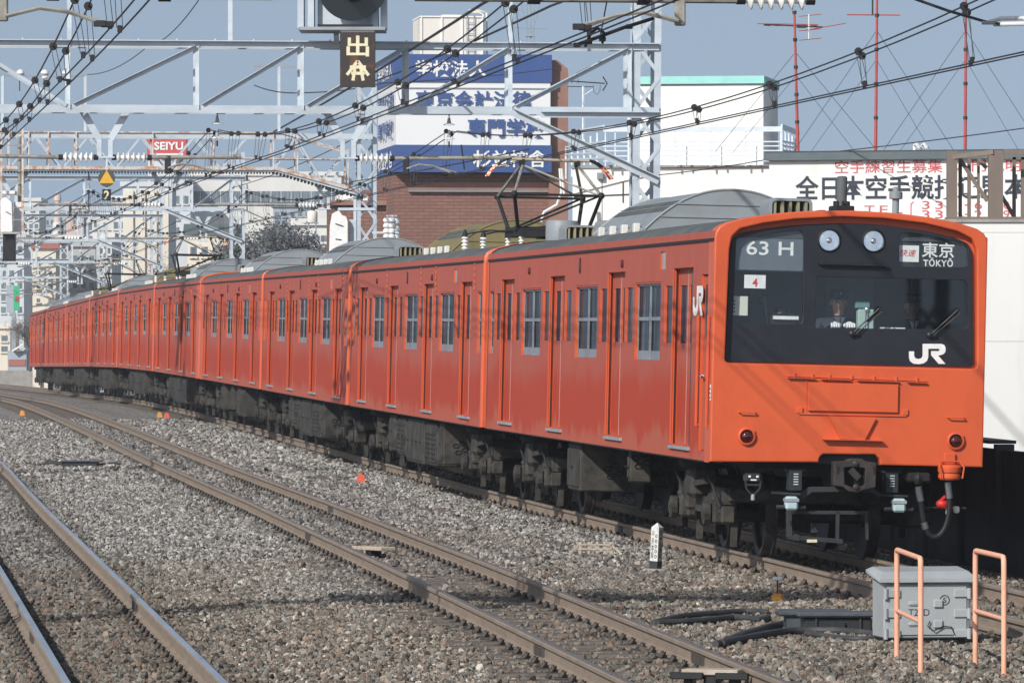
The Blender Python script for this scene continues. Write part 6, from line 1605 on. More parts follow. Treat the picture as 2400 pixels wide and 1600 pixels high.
# ---- far town
def tone(name, c, k=.86): M[name] = mat(name, c, .85, 0, tuple(x * k for x in c), (.42, .75), (.25, .25, .12), 5)
tone('town_white', (.66, .65, .62)); tone('town_grey', (.42, .43, .44)); tone('town_cream', (.70, .64, .54)); tone('town_pink', (.60, .47, .42)); tone('town_blue', (.36, .40, .45)); tone('town_redroof', (.36, .14, .11)); tone('town_pale', (.58, .60, .62)); tone('town_brown', (.30, .24, .20))
def block(label, x0, x1, y, D, m, cols=0, rows=0, yaw=0.0, win='win', name='office_building', cat='building', dep=None, roof=None, wy=None, grp='buildings of the far town', pil=0, wfill=.55, hfill=.5, extra=None):
    """town building: wall, roof slab, each window a part; wy = photo rows covered by windows"""
    Wl = Wall(x0, D, yaw); u1 = Wl.uv(x1, 700)[0]; zt_ = Wl.uv((x0 + x1) / 2, y)[1]; dep = dep or max(8, u1 * .8)
    R = thing(name, label, cat, tuple(Wl.pt(u1 / 2, -6, -dep / 2)), group=grp); I = Matrix.Translation(-R.location)
    mb = MB(); Wl.box(mb, 0, u1, -6, zt_, -dep, 0, 0); obj('wall', mb.xf(I), M[m], R)
    mb = MB(); Wl.box(mb, -.2, u1 + .2, zt_, zt_ + (.35 if not roof else .6), -dep - .2, .2, 0); obj('roof', mb.xf(I), M[roof or m], R)
    if cols:
        y0, y1 = wy or (y + 12, 640); za, zb = Wl.uv(x0, y1)[1], Wl.uv(x0, y0)[1]; pu = u1 / cols; pv = (zb - za) / rows
        for i in range(cols):
            for j in range(rows):
                if random.random() < .06: continue
                a = i * pu + pu * (1 - wfill) / 2; b = a + pu * wfill; c = za + j * pv + pv * (1 - hfill) / 2; d = c + pv * hfill
                mb = MB(); Wl.box(mb, a, b, c, d, -.02, .03, 0); Wl.box(mb, a - .06, b + .06, c - .14, c - .02, 0, .14, 1)
                o = obj('window', mb.xf(I), [M['bwin'], M[m]], R, 0)
    for k in range(pil): u = u1 * (k + .5) / pil; mb = MB(); Wl.box(mb, u - .35, u + .35, -6, zt_ - .3, 0, .35, 0); obj('pilaster', mb.xf(I), M['town_cream'], R)
    if extra: extra(R, Wl, I)
    return R
def tower_sign(R, Wl, I):
    mb = MB(); Wl.pbox(mb, 345, 325, 437, 372, -2.0, .3, 0); obj('roof_sign', mb.xf(I), M['signred'], R)
    mb = MB(); Wl.text(mb, 'SEIYU', 362, 333, 430, 352, .32, .03, .05); Wl.pbox(mb, 352, 360, 430, 364, .3, .36, 0); obj('roof_lettering', mb.xf(I), M['white'], R, 0)
M['signred'] = flat('red_roof_sign', (.52, .06, .055), .6)
block('pale tower block topped by a red roof sign with white letters', 347, 412, 373, 520, 'town_pale', 3, 4, wy=(405, 520), extra=tower_sign)
block('long pale building with one dark ribbon of windows under a deep white fascia', 446, 800, 412, 500, 'town_white', 15, 1, wy=(446, 478), wfill=.92, hfill=.86, dep=30)
block('grey wing left of the long ribbon-windowed building', 404, 446, 432, 495, 'town_pale', 2, 3, wy=(450, 560))
block('tall white building with vertical pilasters behind the third pantograph', 288, 398, 437, 420, 'town_pale', 4, 6, wy=(450, 680), pil=4, wfill=.45)
block('white slab tower with small upper windows left of the pilastered building', 262, 300, 470, 430, 'town_white', 2, 5, wy=(480, 640))
block('low cream shop building with dark awning line behind the second pantograph', 440, 545, 552, 300, 'town_cream', 4, 1, wy=(568, 610), roof='darkroof')
block('cream flats with three small windows above the far carriages', 76, 131, 583, 330, 'town_cream', 2, 4, wy=(590, 720), wfill=.28, hfill=.25, roof='town_redroof', name='apartment_building')
block('grey flats with a column of dark balconies', 148, 224, 578, 340, 'town_grey', 4, 4, wy=(590, 715), wfill=.5, hfill=.42, name='apartment_building')
block('pale narrow building beside the grey flats', 226, 262, 560, 335, 'town_white', 2, 5, wy=(575, 700))
block('white rooftop building with reddish billboard near the left signal', 52, 92, 472, 560, 'town_white', 3, 3, wy=(500, 560), extra=lambda R, Wl, I: (lambda mb: (Wl.pbox(mb, 70, 480, 80, 496, 0, .2, 0), obj('billboard', mb.xf(I), M['town_pink'], R)))(MB()))
block('bluish office block far behind the pencil tower', 95, 160, 500, 640, 'town_blue', 6, 4, wy=(510, 600))
block('wide white building below the pencil tower', 60, 200, 560, 520, 'town_white', 9, 3, wy=(568, 640))
block('small pinkish building right of the pencil tower', 155, 196, 482, 600, 'town_pink', 3, 2, wy=(490, 530))
block('pale block half hidden by the left signal', -40, 56, 560, 480, 'town_pale', 5, 6, wy=(570, 740))
block('low white building among the trees by the brick school', 690, 790, 528, 300, 'town_white', 5, 2, wy=(545, 600), wfill=.8)
block('white workshop with long roof behind the bare tree', 440, 548, 655, 290, 'town_white', 4, 1, wy=(668, 690))
block('grey house far behind the dark trees', 640, 730, 485, 430, 'town_blue', 5, 2, wy=(492, 530))
block('cream house at the far left edge of the line', -30, 24, 770, 430, 'town_cream', 2, 2, wy=(780, 830))
for a_ in (('pale distant block just right of the pencil tower', 140, 178, 520, 700, 'town_pale', 4, 5), ('broad distant slab behind the grey flats', 196, 262, 505, 720, 'town_white', 6, 5), ('distant cream block left of the pilastered building', 224, 290, 540, 650, 'town_cream', 5, 4),
           ('faint bluish slab seen through the gantry below the red roof sign', 398, 452, 520, 690, 'town_blue', 5, 5), ('faint white block between the grey wing and the workshop', 452, 530, 505, 640, 'town_white', 6, 3), ('distant pale block above the far carriages beside the cream flats', 128, 152, 602, 560, 'town_pale', 2, 5),
           ('small white distant house over the train tail', 62, 82, 640, 520, 'town_white', 2, 3), ('tall pale distant block at the left edge behind the ladder', -30, 60, 520, 720, 'town_white', 8, 6)):
    block(a_[0], a_[1], a_[2], a_[3], a_[4], a_[5], a_[6], a_[7], wy=(a_[3] + 8, 690))
def pencil():
    R = thing('tower', 'slim white pencil tower on the skyline', 'tower', tuple(W(135, 640, 640)), group='buildings of the far town'); I = Matrix.Translation(-R.location)
    mb = MB(); c = W(135, 640, 640); mb.lathe([(.55, 0), (.55, 5.5), (.45, 5.6)], c, n=12); obj('shaft', mb.xf(I), M['town_white'], R)
    mb = MB(); mb.lathe([(.45, 5.6), (.32, 7.0), (.30, 7.9), (.42, 8.0), (.38, 8.6), (.0, 9.1)], c, n=12); obj('lantern', mb.xf(I), M['town_pink'], R)
pencil()
def cistern():
    R = thing('water_tank', 'cream round tank on a pole stand above the dark trees', 'water tank', tuple(W(732, 620, 290))); I = Matrix.Translation(-R.location)
    mb = MB(); c = W(732, 521, 290); mb.lathe([(.24, 0), (.26, .03), (.26, .50), (.22, .56), (0, .60)], c, n=18); obj('tank_body', mb.xf(I), M['tank'], R)
    mb = MB(); [mb.bar(c + Vector((s * .18, t * .18, 0)), c + Vector((s * .22, t * .22, -3.5)), .05, m=0) for s in (-1, 1) for t in (-1, 1)]; mb.bbox(c.x - .3, c.x + .3, c.y - .3, c.y + .3, c.z - .06, c.z, .01); obj('stand', mb.xf(I), M['steeld'], R)
cistern()
def brick_hut():
    Wl = Wall(776, 186, 5)
    R = thing('brick_house', 'small brick house with jutting eave left of the second mast', 'house', tuple(Wl.pt(1, -.6, -2))); I = Matrix.Translation(-R.location)
    u1 = Wl.uv(905, 500)[0]; z = lambda y: Wl.uv(800, y)[1]
    mb = MB(); Wl.box(mb, .08, u1, -.6, z(485), -4, 0, 0); obj('wall', mb.xf(I), M['brick'], R)
    mb = MB(); Wl.box(mb, -.02, u1, z(481), z(470), -4.1, .25, 0); a = [(0, z(481)), (0, z(485)), (.7, z(481))]; Wl.box(mb, .02, u1, z(485), z(481.1), -4, .12, 1); Wl.box(mb, .3, 1.2, z(470), z(455), -3, -.4, 2); obj('roof', mb.xf(I), [M['brownwall'], M['darkroof'], M['plaster']], R)
brick_hut()
def mast_signals():
    D = 139.3
    R = thing('railway_signal', 'white rounded signal housing seen from behind, left of the second mast', 'railway signal', tuple(W(796, 575, D))); I = Matrix.Translation(-R.location)
    q = [(W(x, y, D).x, W(x, y, D).z) for x, y in ((771, 640), (774, 530), (779, 502), (795, 493), (803, 505), (812, 508), (816, 520), (816, 640))]
    mb = MB(); mb.plate([rpoly(q, .05)], lambda a, c, h: (a, D - h, c), .3, .01, 0); mb.bar(W(786, 524, D - .33), W(804, 530, D - .33), .03, .02, 1); mb.bar(W(786, 560, D - .33), W(800, 562, D - .33), .02, .02, 1); obj('signal_housing', mb.xf(I), [M['white'], M['black']], R)
    mb = MB(); mb.bbox(W(792, 495, D).x, W(882, 495, D).x, D - .05, D + .05, W(0, 494, D).z, W(0, 487, D).z, .01); mb.bar(W(832, 460, D), W(832, 640, D), .07, m=0, up=(0, 1, 0)); mb.bbox(W(818, 0, D).x, W(836, 0, D).x, D - .1, D + .2, W(0, 640, D).z, W(0, 515, D).z, .01); obj('bracket', mb.xf(I), M['steel'], R)
    R = thing('line_transformer', 'cluster of white insulators and cans right of the second mast', 'transformer', tuple(W(915, 560, D))); I = Matrix.Translation(-R.location)
    mb = MB()
    for x in (906, 918): 
        for k in range(4): mb.lathe([(.05, 0), (.085, .03), (.085, .08), (.05, .12)], W(x, 560, D) + Vector((0, 0, .13 * k)), n=12)
    for x in (927,):
        for k in range(3): mb.lathe([(.06, 0), (.10, .04), (.10, .12), (.06, .16)], W(x, 562, D) + Vector((0, .1, .18 * k)), n=12)
    obj('insulator_can', mb.xf(I), M['white'], R)
    mb = MB(); mb.bar(W(872, 545, D), W(935, 545, D), .05, m=0); mb.bar(W(905, 506, D), W(930, 506, D), .04, m=0); mb.bbox(W(904, 0, D).x, W(934, 0, D).x, D - .1, D + .1, W(0, 640, D).z, W(0, 563, D).z, .02); obj('bracket', mb.xf(I), M['steel'], R)
mast_signals()

# ---- trees: tapered trunk, limbs and many small twig or leaf faces
def tree(label, c, h, r, name='bare_tree', m1='twig', n=2600, s=.10, seed=1, grp='trees behind the far carriages', flat_=1.0):
    rs = random.Random(seed); R = thing(name, label, 'tree', tuple(c), group=grp)
    mb = MB(); ends = []
    def limb(p, d, L, rad, lev):
        q = p + d * L; mb.tube([p, p + d * (L * .5) + Vector((rs.uniform(-.1, .1), rs.uniform(-.1, .1), 0)) * L * .3, q], [rad, rad * .8, rad * .6], 6 if lev < 2 else 4)
        ends.append((q, lev))
        if lev < 4:
            for _ in range(3 if lev else 5):
                nd = (d * rs.uniform(.5, 1.0) + Vector((rs.uniform(-1, 1), rs.uniform(-1, 1), rs.uniform(-.1, .8)))).normalized(); limb(q - d * L * rs.uniform(0, .4), nd, L * rs.uniform(.55, .8), rad * .55, lev + 1)
    limb(Vector((0, 0, 0)), Vector((rs.uniform(-.08, .08), 0, 1)), h * .34, h * .028, 0)
    obj('trunk', mb, M['bark'], R)
    cr = MB(); tips = [e for e, l in ends if l >= 2]; rs.shuffle(tips)
    if m1 == 'leaf':                                    # full crown: clumps spread through an uneven ellipsoid
        tips = []
        for _ in range(46):
            v = Vector((rs.gauss(0, 1), rs.gauss(0, 1), rs.gauss(0, 1))).normalized() * rs.uniform(.35, 1) ** .5
            tips.append(Vector((v.x * r * .85, v.y * r * .85, h * .60 + v.z * h * .36)))
    for i in range(n):
        t = tips[i % len(tips)]; g = r * (.16 if m1 == 'twig' else .17); p = t + Vector((rs.gauss(0, 1), rs.gauss(0, 1), rs.gauss(0, .8))) * g
        d = Vector((rs.uniform(-1, 1), rs.uniform(-1, 1), rs.uniform(-.3, 1))).normalized() * s * rs.uniform(.5, 1.6)
        sd = Vector((rs.uniform(-1, 1), rs.uniform(-1, 1), rs.uniform(-1, 1))).normalized() * s * (.10 if m1 == 'twig' else .6)
        cr.add([p - d, p + sd, p + d, p - sd], [(0, 1, 2, 3)])
    obj('crown', cr, M[m1], R, 0)
M['bark'] = mat('grey_bark', (.11, .09, .08), .9); M['twig'] = mat('grey_brown_twigs', (.115, .10, .10), .9, 0, (.17, .145, .14), (.4, .6), (.6, .6, .6)); M['leaf'] = mat('hazed_evergreen_leaf', (.10, .105, .108), .8, 0, (.15, .15, .148), (.4, .6), (.5, .5, .5))  # leaf tone paled to stand in for haze over the trees
tree('pale bare tree below the second pantograph', W(408, 800, 270), 4.6, 2.4, seed=4, n=2200, s=.13)
for lab, x, y, D, h, r, sd in (('dark evergreen tree just right of the third mast', 585, 815, 280, 5.6, 2.4, 11), ('widest dark evergreen in the clump behind the carriage roofs', 640, 815, 283, 6.1, 2.7, 12), ('dark evergreen in front of the grey house', 692, 815, 278, 5.8, 2.2, 13), ('rightmost dark evergreen of the clump, by the low white building', 738, 815, 276, 4.3, 1.8, 14)):
    tree(lab, W(x, y, D), h, r, 'evergreen_tree', 'leaf', 11000, .095, sd)
tree('bare reddish tree behind the tail of the train', W(105, 880, 420), 5.6, 3.0, seed=21, n=1800, s=.16)
tree('bare tree beside the cream flats', W(70, 870, 350), 4.0, 2.2, seed=22, n=1500, s=.14)
# ---- the far end of the line at the left edge
def far_end():
    Wl = Wall(-60, 372, 4)
    R = thing('retaining_wall', 'grey concrete retaining wall beyond the tail of the train', 'wall', tuple(Wl.pt(2, -1.2, 0))); I = Matrix.Translation(-R.location)
    mb = MB(); u1 = Wl.uv(75, 880)[0]; Wl.box(mb, -4, u1, -2, Wl.uv(0, 868)[1], -.4, 0, 0); obj('wall', mb.xf(I), M['concrete'], R)
    W2 = Wall(18, 376, 0); R = thing('shed', 'low dark shed with a broad reddish stripe left of the train tail', 'shed', tuple(W2.pt(.5, -1.2, -1))); I = Matrix.Translation(-R.location)
    mb = MB(); W2.pbox(mb, 18, 822, 62, 905, -3, 0, 0); obj('wall', mb.xf(I), M['town_blue'], R); mb = MB(); W2.pbox(mb, 20, 842, 60, 858, 0, .05, 0); obj('stripe', mb.xf(I), M['town_redroof'], R)
    mb = MB(); mb.bar(W2.pt(*W2.uv(30, 822), .3), W2.pt(*W2.uv(57, 806), .3), .5, .10, 0); mb.bar(W2.pt(*W2.uv(40, 823), .1), W2.pt(*W2.uv(60, 816), .1), .5, .10, 0); obj('roof', mb.xf(I), M['plaster'], R)
    W3 = Wall(15, 400, 0); R = thing('billboard', 'dark billboard edged in green beside the far mast', 'billboard', tuple(W3.pt(.5, -1, 0))); I = Matrix.Translation(-R.location)
    mb = MB(); W3.pbox(mb, 15, 668, 34, 732, -.3, 0, 0); obj('board', mb.xf(I), M['town_blue'], R); mb = MB(); W3.pbox(mb, 32, 670, 46, 728, .01, .1, 0); obj('green_panel', mb.xf(I), M['green'], R); mb = MB(); W3.pbox(mb, 36, 694, 46, 706, .1, .15, 0); obj('red_panel', mb.xf(I), M['redmast'], R)
    mb = MB(); mb.bar(W3.pt(.5, -3, -.15), W3.pt(.5, W3.uv(15, 732)[1], -.15), .3, m=0); obj('post', mb.xf(I), M['steeld'], R)
M['green'] = flat('green_panel', (.04, .42, .20), .6)
far_end()
# ---------------------------------------------------------------- trackside things
def box_on(mb, M4, x0, x1, y0, y1, z0, z1, b=.008, m=0):
    q = MB().bbox(x0, x1, y0, y1, z0, z1, b, m); q.xf(M4); mb.add(q.v, q.f, m)
def cabinet():
    base = G(2172, 1512, -.17); a = math.radians(9)
    R = thing('trackside_cabinet', 'grey steel trackside cabinet with sloping lid marked T21D', 'cabinet', mat=Matrix.Translation(base) @ Matrix.Rotation(a, 4, 'Z'))
    k = base.y / 13550; w = 206 * k; d = .42; h = 152 * k
    mb = MB(); mb.bbox(-w / 2, w / 2, 0, d, .06, h, .01, 0); mb.box(-w / 2 + .03, w / 2 - .03, .03, d - .03, -.05, .06, 1); obj('body', mb, [M['cabinet'], M['black']], R)
    mb = MB(); mb.bbox(-w / 2 + .02, w / 2 - .025, -.014, 0, .085, h - .03, .005, 0); obj('front_door', mb, M['cabinet'], R)
    mb = MB(); o = .045
    v = [(-w / 2 - o, -.06, h - .01), (w / 2 + o, -.06, h - .01), (w / 2 + o, d + .05, h + .05), (-w / 2 - o, d + .05, h + .05)]
    v += [(-w / 2 - o, -.06, h + .02), (w / 2 + o, -.06, h + .02), (w / 2, .05, h + .075), (-w / 2, .05, h + .075), (w / 2, d, h + .10), (-w / 2, d, h + .10), (w / 2 + o, d + .05, h + .075), (-w / 2 - o, d + .05, h + .075)]
    mb.add(v, [(0, 3, 2, 1), (0, 1, 5, 4), (4, 5, 6, 7), (7, 6, 8, 9), (9, 8, 10, 11), (2, 3, 11, 10), (1, 2, 10, 8, 6, 5), (3, 0, 4, 7, 9, 11)]); obj('lid', mb, M['cabinet'], R, .2)
    for z in (.10, h * .5, h - .10):
        for s in (-1, 1): mb = MB(); mb.bbox(min(s * w / 2, s * (w / 2 - .13)) - .004, max(s * w / 2, s * (w / 2 - .13)) + .004, -.032, -.004, z - .035, z + .03, .006); mb.lathe([(.018, 0), (.018, .085)], (s * (w / 2 - .01), -.03, z - .045), n=8); obj('hinge', mb, M['cabinet'], R)
    for z in (.16, h * .62): mb = MB(); mb.bbox(-.16, -.04, -.03, -.014, z, z + .04, .01); mb.bbox(.05, .13, -.035, -.014, z - .02, z + .05, .01); obj('latch', mb, M['cabinet'], R)
    mb = MB(); f = lambda a, b, h_: (a, -.0142 - h_, b)
    mb.text('T21D', f, (-.155, h * .5 - .02, .02, h * .5 + .035), 0, .0, .001); obj('lettering', mb, M['black'], R, 0)
    mb = MB(); c = (w * .205, h * .70); mb.plate([circle(c[0], c[1], .042, 28), circle(c[0], c[1], .034, 28)], f, .001); mb.text('S', f, (c[0] - .014, c[1] - .022, c[0] + .014, c[1] + .022), 0, .01, .001); obj('ring_mark', mb, M['black'], R, 0)
    mb = MB(); mb.tube([(.02, -.03, .20), (.0, -.035, .16), (.05, -.04, .12), (.13, -.035, .16), (.20, -.03, .15), (.23, -.03, .08)], .005, 5); obj('loose_wire', mb, M['black'], R)
cabinet()
def hoop(label, L, Rr, ytop, ymid):
    a = G(*L, -.16); b = G(*Rr, -.16)
    R = thing('guard_hoop', label, 'guard rail', tuple((a + b) / 2), group='pink guard hoops by the cabinet'); I = Matrix.Translation(-R.location)
    za = HC + (790 - ytop[0]) / 13550 * a.y; zb = HC + (790 - ytop[1]) / 13550 * b.y
    top = (za + zb) / 2; d = (b - a); e = d.normalized()
    A = Vector((a.x, a.y, top)); B = Vector((b.x, b.y, top)); r = .07
    pts = [a - Vector((0, 0, .15)), A - Vector((0, 0, r)), A - Vector((0, 0, r * .3)) + e * (r * .12) , A + e * (r * .4) - Vector((0, 0, r * .04)), A + e * r, B - e * r, B - e * (r * .4) - Vector((0, 0, r * .04)), B - Vector((0, 0, r * .3)) - e * (r * .12), B - Vector((0, 0, r)), b - Vector((0, 0, .15))]
    mb = MB(); mb.tube(pts, .0205, 12); obj('hoop', mb.xf(I), M['pink'], R)
    zm = HC + (790 - ymid) / 13550 * (a.y + b.y) / 2; mb = MB(); mb.tube([Vector((a.x, a.y, zm)), Vector((b.x, b.y, zm))], .0175, 12); obj('crossbar', mb.xf(I), M['pink'], R)
hoop('pink pipe guard hoop standing in front of the grey cabinet', (2102, 1545), (2158, 1578), (1292, 1303), 1443)
hoop('pink pipe guard hoop standing right of the grey cabinet', (2286, 1555), (2353, 1580), (1292, 1302), 1440)
def junction():
    b = G(1965, 1482, -.16); R = thing('junction_box', 'low black junction box with split lids left of the cabinet', 'junction box', mat=Matrix.Translation(b) @ Matrix.Rotation(math.radians(4), 4, 'Z')); k = b.y / 13550
    w = 160 * k; h = .13
    mb = MB(); mb.bbox(-w / 2, w / 2, 0, .30, -.03, h, .015, 0)
    for s in (-.26, .26): mb.tube([(s * w / .8, -.012, 0), (s * w / .8, -.012, h + .03)], .010, 6, 1)
    mb.bbox(-.06, .06, -.03, 0, .02, .09, .01, 0); obj('body', mb, [M['underd2'], M['steeld2']], R)
    mb = MB(); mb.bbox(-w / 2 - .06, w / 2 + .05, -.05, .24, h, h + .045, .015, 0); obj('lid', mb, M['slate'], R)
    mb = MB(); mb.bbox(-w / 2 - .17, w / 2 - .12, .38, .70, h - .01, h + .04, .015, 0); mb.box(-w / 2 - .1, w / 2 - .2, .42, .66, -.03, h - .01, 0); obj('rear_lid', mb, M['slate'], R)
M['slate'] = mat('slate_grey_lid', (.060, .072, .085), .6, 0, (.085, .095, .10), (.4, .7), (8, 8, 8))
junction()
def cable(label, pts, r):
    q = [G(x, y, -.15) for x, y in pts]; out = []
    for i in range(len(q) - 1):
        p0, p1, p2, p3 = q[max(i - 1, 0)], q[i], q[i + 1], q[min(i + 2, len(q) - 1)]
        for k in range(6):
            t = k / 6; out.append(.5 * ((2 * p1) + (p2 - p0) * t + (2 * p0 - 5 * p1 + 4 * p2 - p3) * t * t + (3 * p1 - p0 - 3 * p2 + p3) * t ** 3) + Vector((0, 0, r * .6)))
    out.append(q[-1]); mb = MB(); mb.tube(out, r, 9); tag(obj('ground_cable', mb, M['hose']), label, 'cable', 'black cables lying on the ballast')
M['hose'] = mat('dusty_black_hose', (.040, .041, .044), .65, 0, (.075, .072, .068), (.45, .7), (6, 6, 6))
cable('upper black cable curving left to the middle track rail', [(1530, 1462), (1598, 1447), (1657, 1441), (1746, 1435), (1800, 1438)], .026)
cable('black cable looping to a cut end among pale stones', [(1540, 1464), (1650, 1458), (1720, 1450), (1780, 1456), (1802, 1450)], .030)
cable('thick black cable swinging from the junction box down to the rail', [(1690, 1512), (1740, 1492), (1800, 1474), (1850, 1462), (1862, 1450), (1848, 1440)], .032)
cable('lower black cable running along in front of the junction box', [(1676, 1514), (1750, 1498), (1830, 1484), (1900, 1481), (1980, 1483), (2050, 1490)], .030)
cable('lowest black cable leading to the foot of the cabinet', [(1890, 1488), (1940, 1494), (2000, 1500), (2055, 1500)], .024)
M['wornwhite'] = mat('worn_white_post', (.60, .60, .58), .7, 0, (.32, .32, .31), (.44, .64), (9, 9, 5), 7)
def km_post():
    b = G(1536, 1336, -.15); k = b.y / 13550
    R = thing('marker_post', 'white pointed concrete post with black characters beside the train track', 'marker post', mat=Matrix.Translation(b) @ Matrix.Rotation(math.radians(-32), 4, 'Z')); w = .046; h = 108 * k
    lean = Matrix.Rotation(math.radians(3.2), 4, 'Y')
    mb = MB(); mb.box(-w, w, -w, w, .10, h - .03, 0); mb.add([(-w, -w, h - .03), (w, -w, h - .03), (w, w, h - .03), (-w, w, h - .03), (0, 0, h + .02)], [(0, 1, 4), (1, 2, 4), (2, 3, 4), (3, 0, 4)], 0); mb.box(-w - .001, w + .001, -w - .001, w + .001, -.1, .10, 1); obj('post', mb.xf(lean), [M['wornwhite'], M['steeld2']], R, .2)
    for face in (0, 1, ):
        mb = MB()
        f = (lambda a, c, h_: (a, -w - h_, c)) if face == 0 else (lambda a, c, h_: (w + h_, a, c))
        if face == 0:
            mb.text('中\n央\n本\n線', f, (-.036, .13, -.004, h - .06), 0, 0, .001); mb.text('0\n0\n0\n0\n0', f, (.006, .13, .034, h - .10), 0, .01, .001)
        else: mb.text('0\n4\n0\n0\n0', f, (-.02, .13, .02, h - .06), 0, .015, .001)
        obj('lettering', mb.xf(lean), M['black'], R, 0)
    mb = MB(); mb.lathe([(.16, -.06), (.15, 0), (.12, .02), (.0, .02)], (0, 0, .0), n=14); obj('footing', mb, M['concrete'], R)
km_post()
def plank(label, x0, y0, x1, y1, z, leg):
    a, b = G(x0, y0, z), G(x1, y1, z); R = thing('track_plank', label, 'plank', tuple((a + b) / 2), group='planks laid between the middle rails')
    d = (b - a); L = d.length; m4 = Matrix.Rotation(math.atan2(d.y, d.x), 4, 'Z')
    mb = MB(); mb.bbox(-L / 2, L / 2, -.10, .10, -.02, .02, .006); obj('board', mb.xf(m4), M['plank'], R)
    mb = MB(); mb.bbox(-.05, .05, -.08, .08, -.14, -.02, .01)
    for s in (-1, 1) if leg else (): mb.bbox(s * L * .40 - .03, s * L * .40 + .03, -.08, .08, -.15, -.02, .01); mb.bbox(s * L * .40 - .12, s * L * .40 + .12, -.13, -.08, -.05, .0, .006)
    obj('foot', mb.xf(m4), M['black'], R)
plank('pale board between the rails of the middle track near the shadow', 841, 1282, 910, 1286, -.06, False)
plank('pale board on black feet at the bottom edge of the photo', 1604, 1572, 1736, 1574, -.03, True)
M['ormk'] = flat('orange_marker_paint', (.55, .24, .04), .6); M['redmk'] = flat('red_marker_paint', (.58, .085, .045), .6)
def flag(label, x, y, m, h=.10):
    b = G(x, y, -.15); mb = MB(); mb.add([b + Vector(v) for v in ((-.07, 0, -.02), (.07, 0, -.02), (.06, .02, h * .75), (.0, .03, h * 1.2), (-.06, .02, h * .9), (-.05, .09, -.02), (.05, .09, -.02), (0, .06, h))], [(0, 1, 2, 3, 4), (1, 6, 7, 2), (6, 5, 7), (5, 0, 4, 7), (2, 7, 3), (3, 7, 4)])
    tag(obj('track_marker', mb, M[m], None, .2), label, 'marker', 'small painted markers on the ballast')
flag('orange red marker alone on pale ballast right of the middle track', 846, 1130, 'redmk', .13); flag('orange red marker near the far tail of the train', 203, 928, 'redmk', .16); flag('orange marker standing beside a red one', 374, 976, 'ormk', .11); flag('red marker standing beside an orange one', 391, 978, 'redmk', .11); flag('orange marker left of the middle track', 52, 972, 'ormk', .11); flag('faint red marker far beyond the other markers', 71, 912, 'redmk', .12)
for x, y, l in ((144, 918, 'white marker stone nearest on the far ballast'), (187, 908, 'white marker stone between two others below the far carriages'), (238, 912, 'white marker stone rightmost below the far carriages')): flag(l, x, y, 'white', .14)
def frame_box():
    b = G(1396, 1296, -.14); R = thing('cable_hurdle', 'weathered wooden hurdle at the end of the cable trough', 'hurdle', tuple(b)); k = b.y / 13550
    mb = MB()
    for x in (-46, -20, 4, 26, 45): mb.bar((x * k * .8, 0, -.05), (x * k * .8, 0, .13), .03, .03, up=(0, 1, 0))
    for z in (.10, .05): mb.bar((-46 * k * .8, -.02, z), (45 * k * .8, -.02, z), .015, .018)
    for s in (-1, 1): mb.bar((s * 37 * k, 0, .10), (s * 62 * k, -.05, -.01), .022, .02)
    obj('frame', mb, M['plank'], R)
frame_box()
def trough():
    T = thing('cable_trough', 'sunken cable trough with purplish brown lids along the train track', 'cable trough', tuple(P(66, -1.75, -.17))); I = Matrix.Translation(-T.location)
    d = 57.5; r = random.Random(5)
    while d < 112:
        L = r.choice([1.0, 1.0, 1.9]); mb = MB(); dz = r.uniform(-.012, .006)
        v = [P(D, o, h) for D in (d, d + L - .02) for o in (-1.92, -1.58) for h in (-.24, -.150 + dz)]; mb.add(v, [(0, 1, 3, 2), (4, 6, 7, 5), (0, 4, 5, 1), (2, 3, 7, 6), (0, 2, 6, 4), (1, 5, 7, 3)]); obj('lid', mb.xf(I), M['troughlid'], T)
        d += L
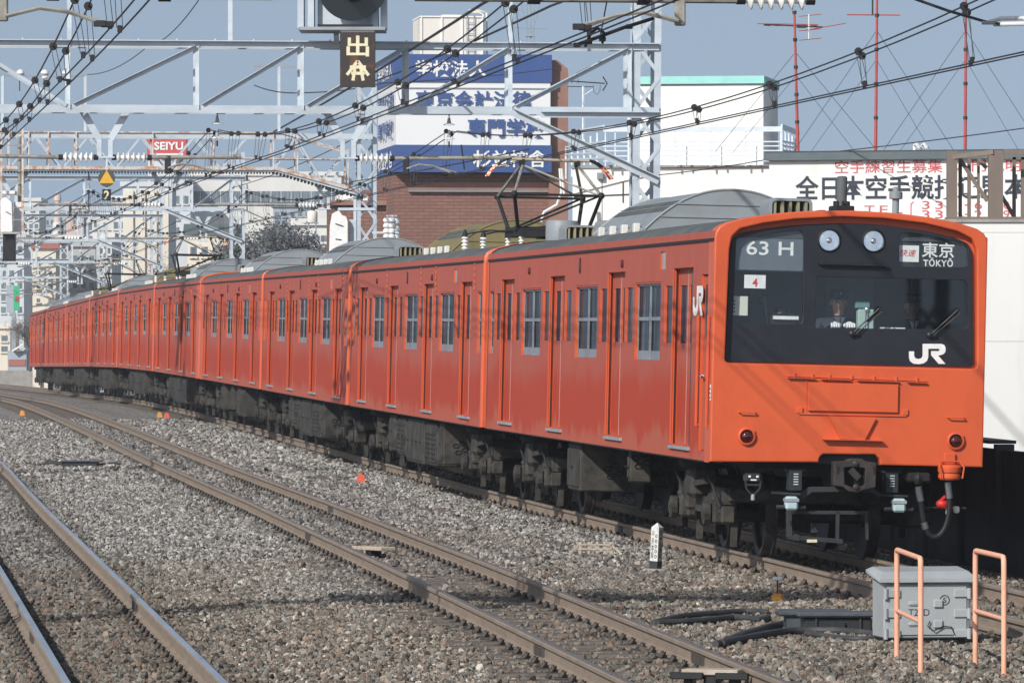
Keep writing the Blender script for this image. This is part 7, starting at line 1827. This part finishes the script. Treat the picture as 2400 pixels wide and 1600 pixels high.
M['troughlid'] = mat('purplish_trough_lid', (.150, .120, .115), .85, 0, (.11, .088, .082), (.4, .7), (3, 3, 3))
trough()
def stake():
    b = G(1822, 1400, -.14); R = thing('rail_stake', 'short stake with white cap and rust coloured base', 'stake', tuple(b)); mb = MB(); mb.tube([(0, 0, -.05), (0, 0, .17)], .008, 6); obj('rod', mb, M['wire'], R)
    mb = MB(); mb.bbox(-.045, .045, -.03, .03, .165, .195, .008); obj('cap', mb, M['white'], R); mb = MB(); mb.bbox(-.055, .055, -.04, .05, -.04, .04, .02); obj('base', mb, M['ormk'], R)
stake()
def bond():
    b = G(190, 1092, -.15); R = thing('impedance_bond', 'dark low bond box with cables on the ballast left of the middle track', 'bond box', tuple(b))
    mb = MB(); mb.bbox(-.32, .30, 0, .35, -.03, .07, .02); obj('box', mb, M['underd2'], R)
    mb = MB(); mb.bbox(-.38, .36, -.03, .38, .07, .10, .015); obj('lid', mb, M['slate'], R)
    mb = MB(); mb.tube([(-.3, .1, .03), (-.55, .1, .06), (-.8, .05, .02), (-1.1, -.1, -.02), (-1.5, -.2, -.03)], .02, 6); mb.tube([(.3, .1, .03), (.6, .15, .06), (.9, .1, .0), (1.4, .2, -.03), (1.9, .3, -.04)], .02, 6); mb.tube([(-.3, .2, .05), (-.6, .25, .1), (-.75, .2, .0)], .02, 6); obj('bond_cable', mb, M['hose'], R)
bond()
# ---------------------------------------------------------------- winter haze
def haze():
    mb = MB(); mb.box(-140, 110, -40, 900, -9, 32)
    o = mb.build('haze', [bpy.data.materials.new('haze')], smooth=0); m = o.data.materials[0]; m.use_nodes = True; n = m.node_tree; n.nodes.clear()
    out_ = n.nodes.new('ShaderNodeOutputMaterial'); v = n.nodes.new('ShaderNodeVolumePrincipled')
    v.inputs['Color'].default_value = (.86, .90, .97, 1); v.inputs['Density'].default_value = .00040; v.inputs['Anisotropy'].default_value = .2
    n.links.new(v.outputs[0], out_.inputs['Volume']); tag(o, kind='stuff', label='thin bluish winter haze over the line', cat='haze')
haze()
SC.cycles.volume_bounces = 0
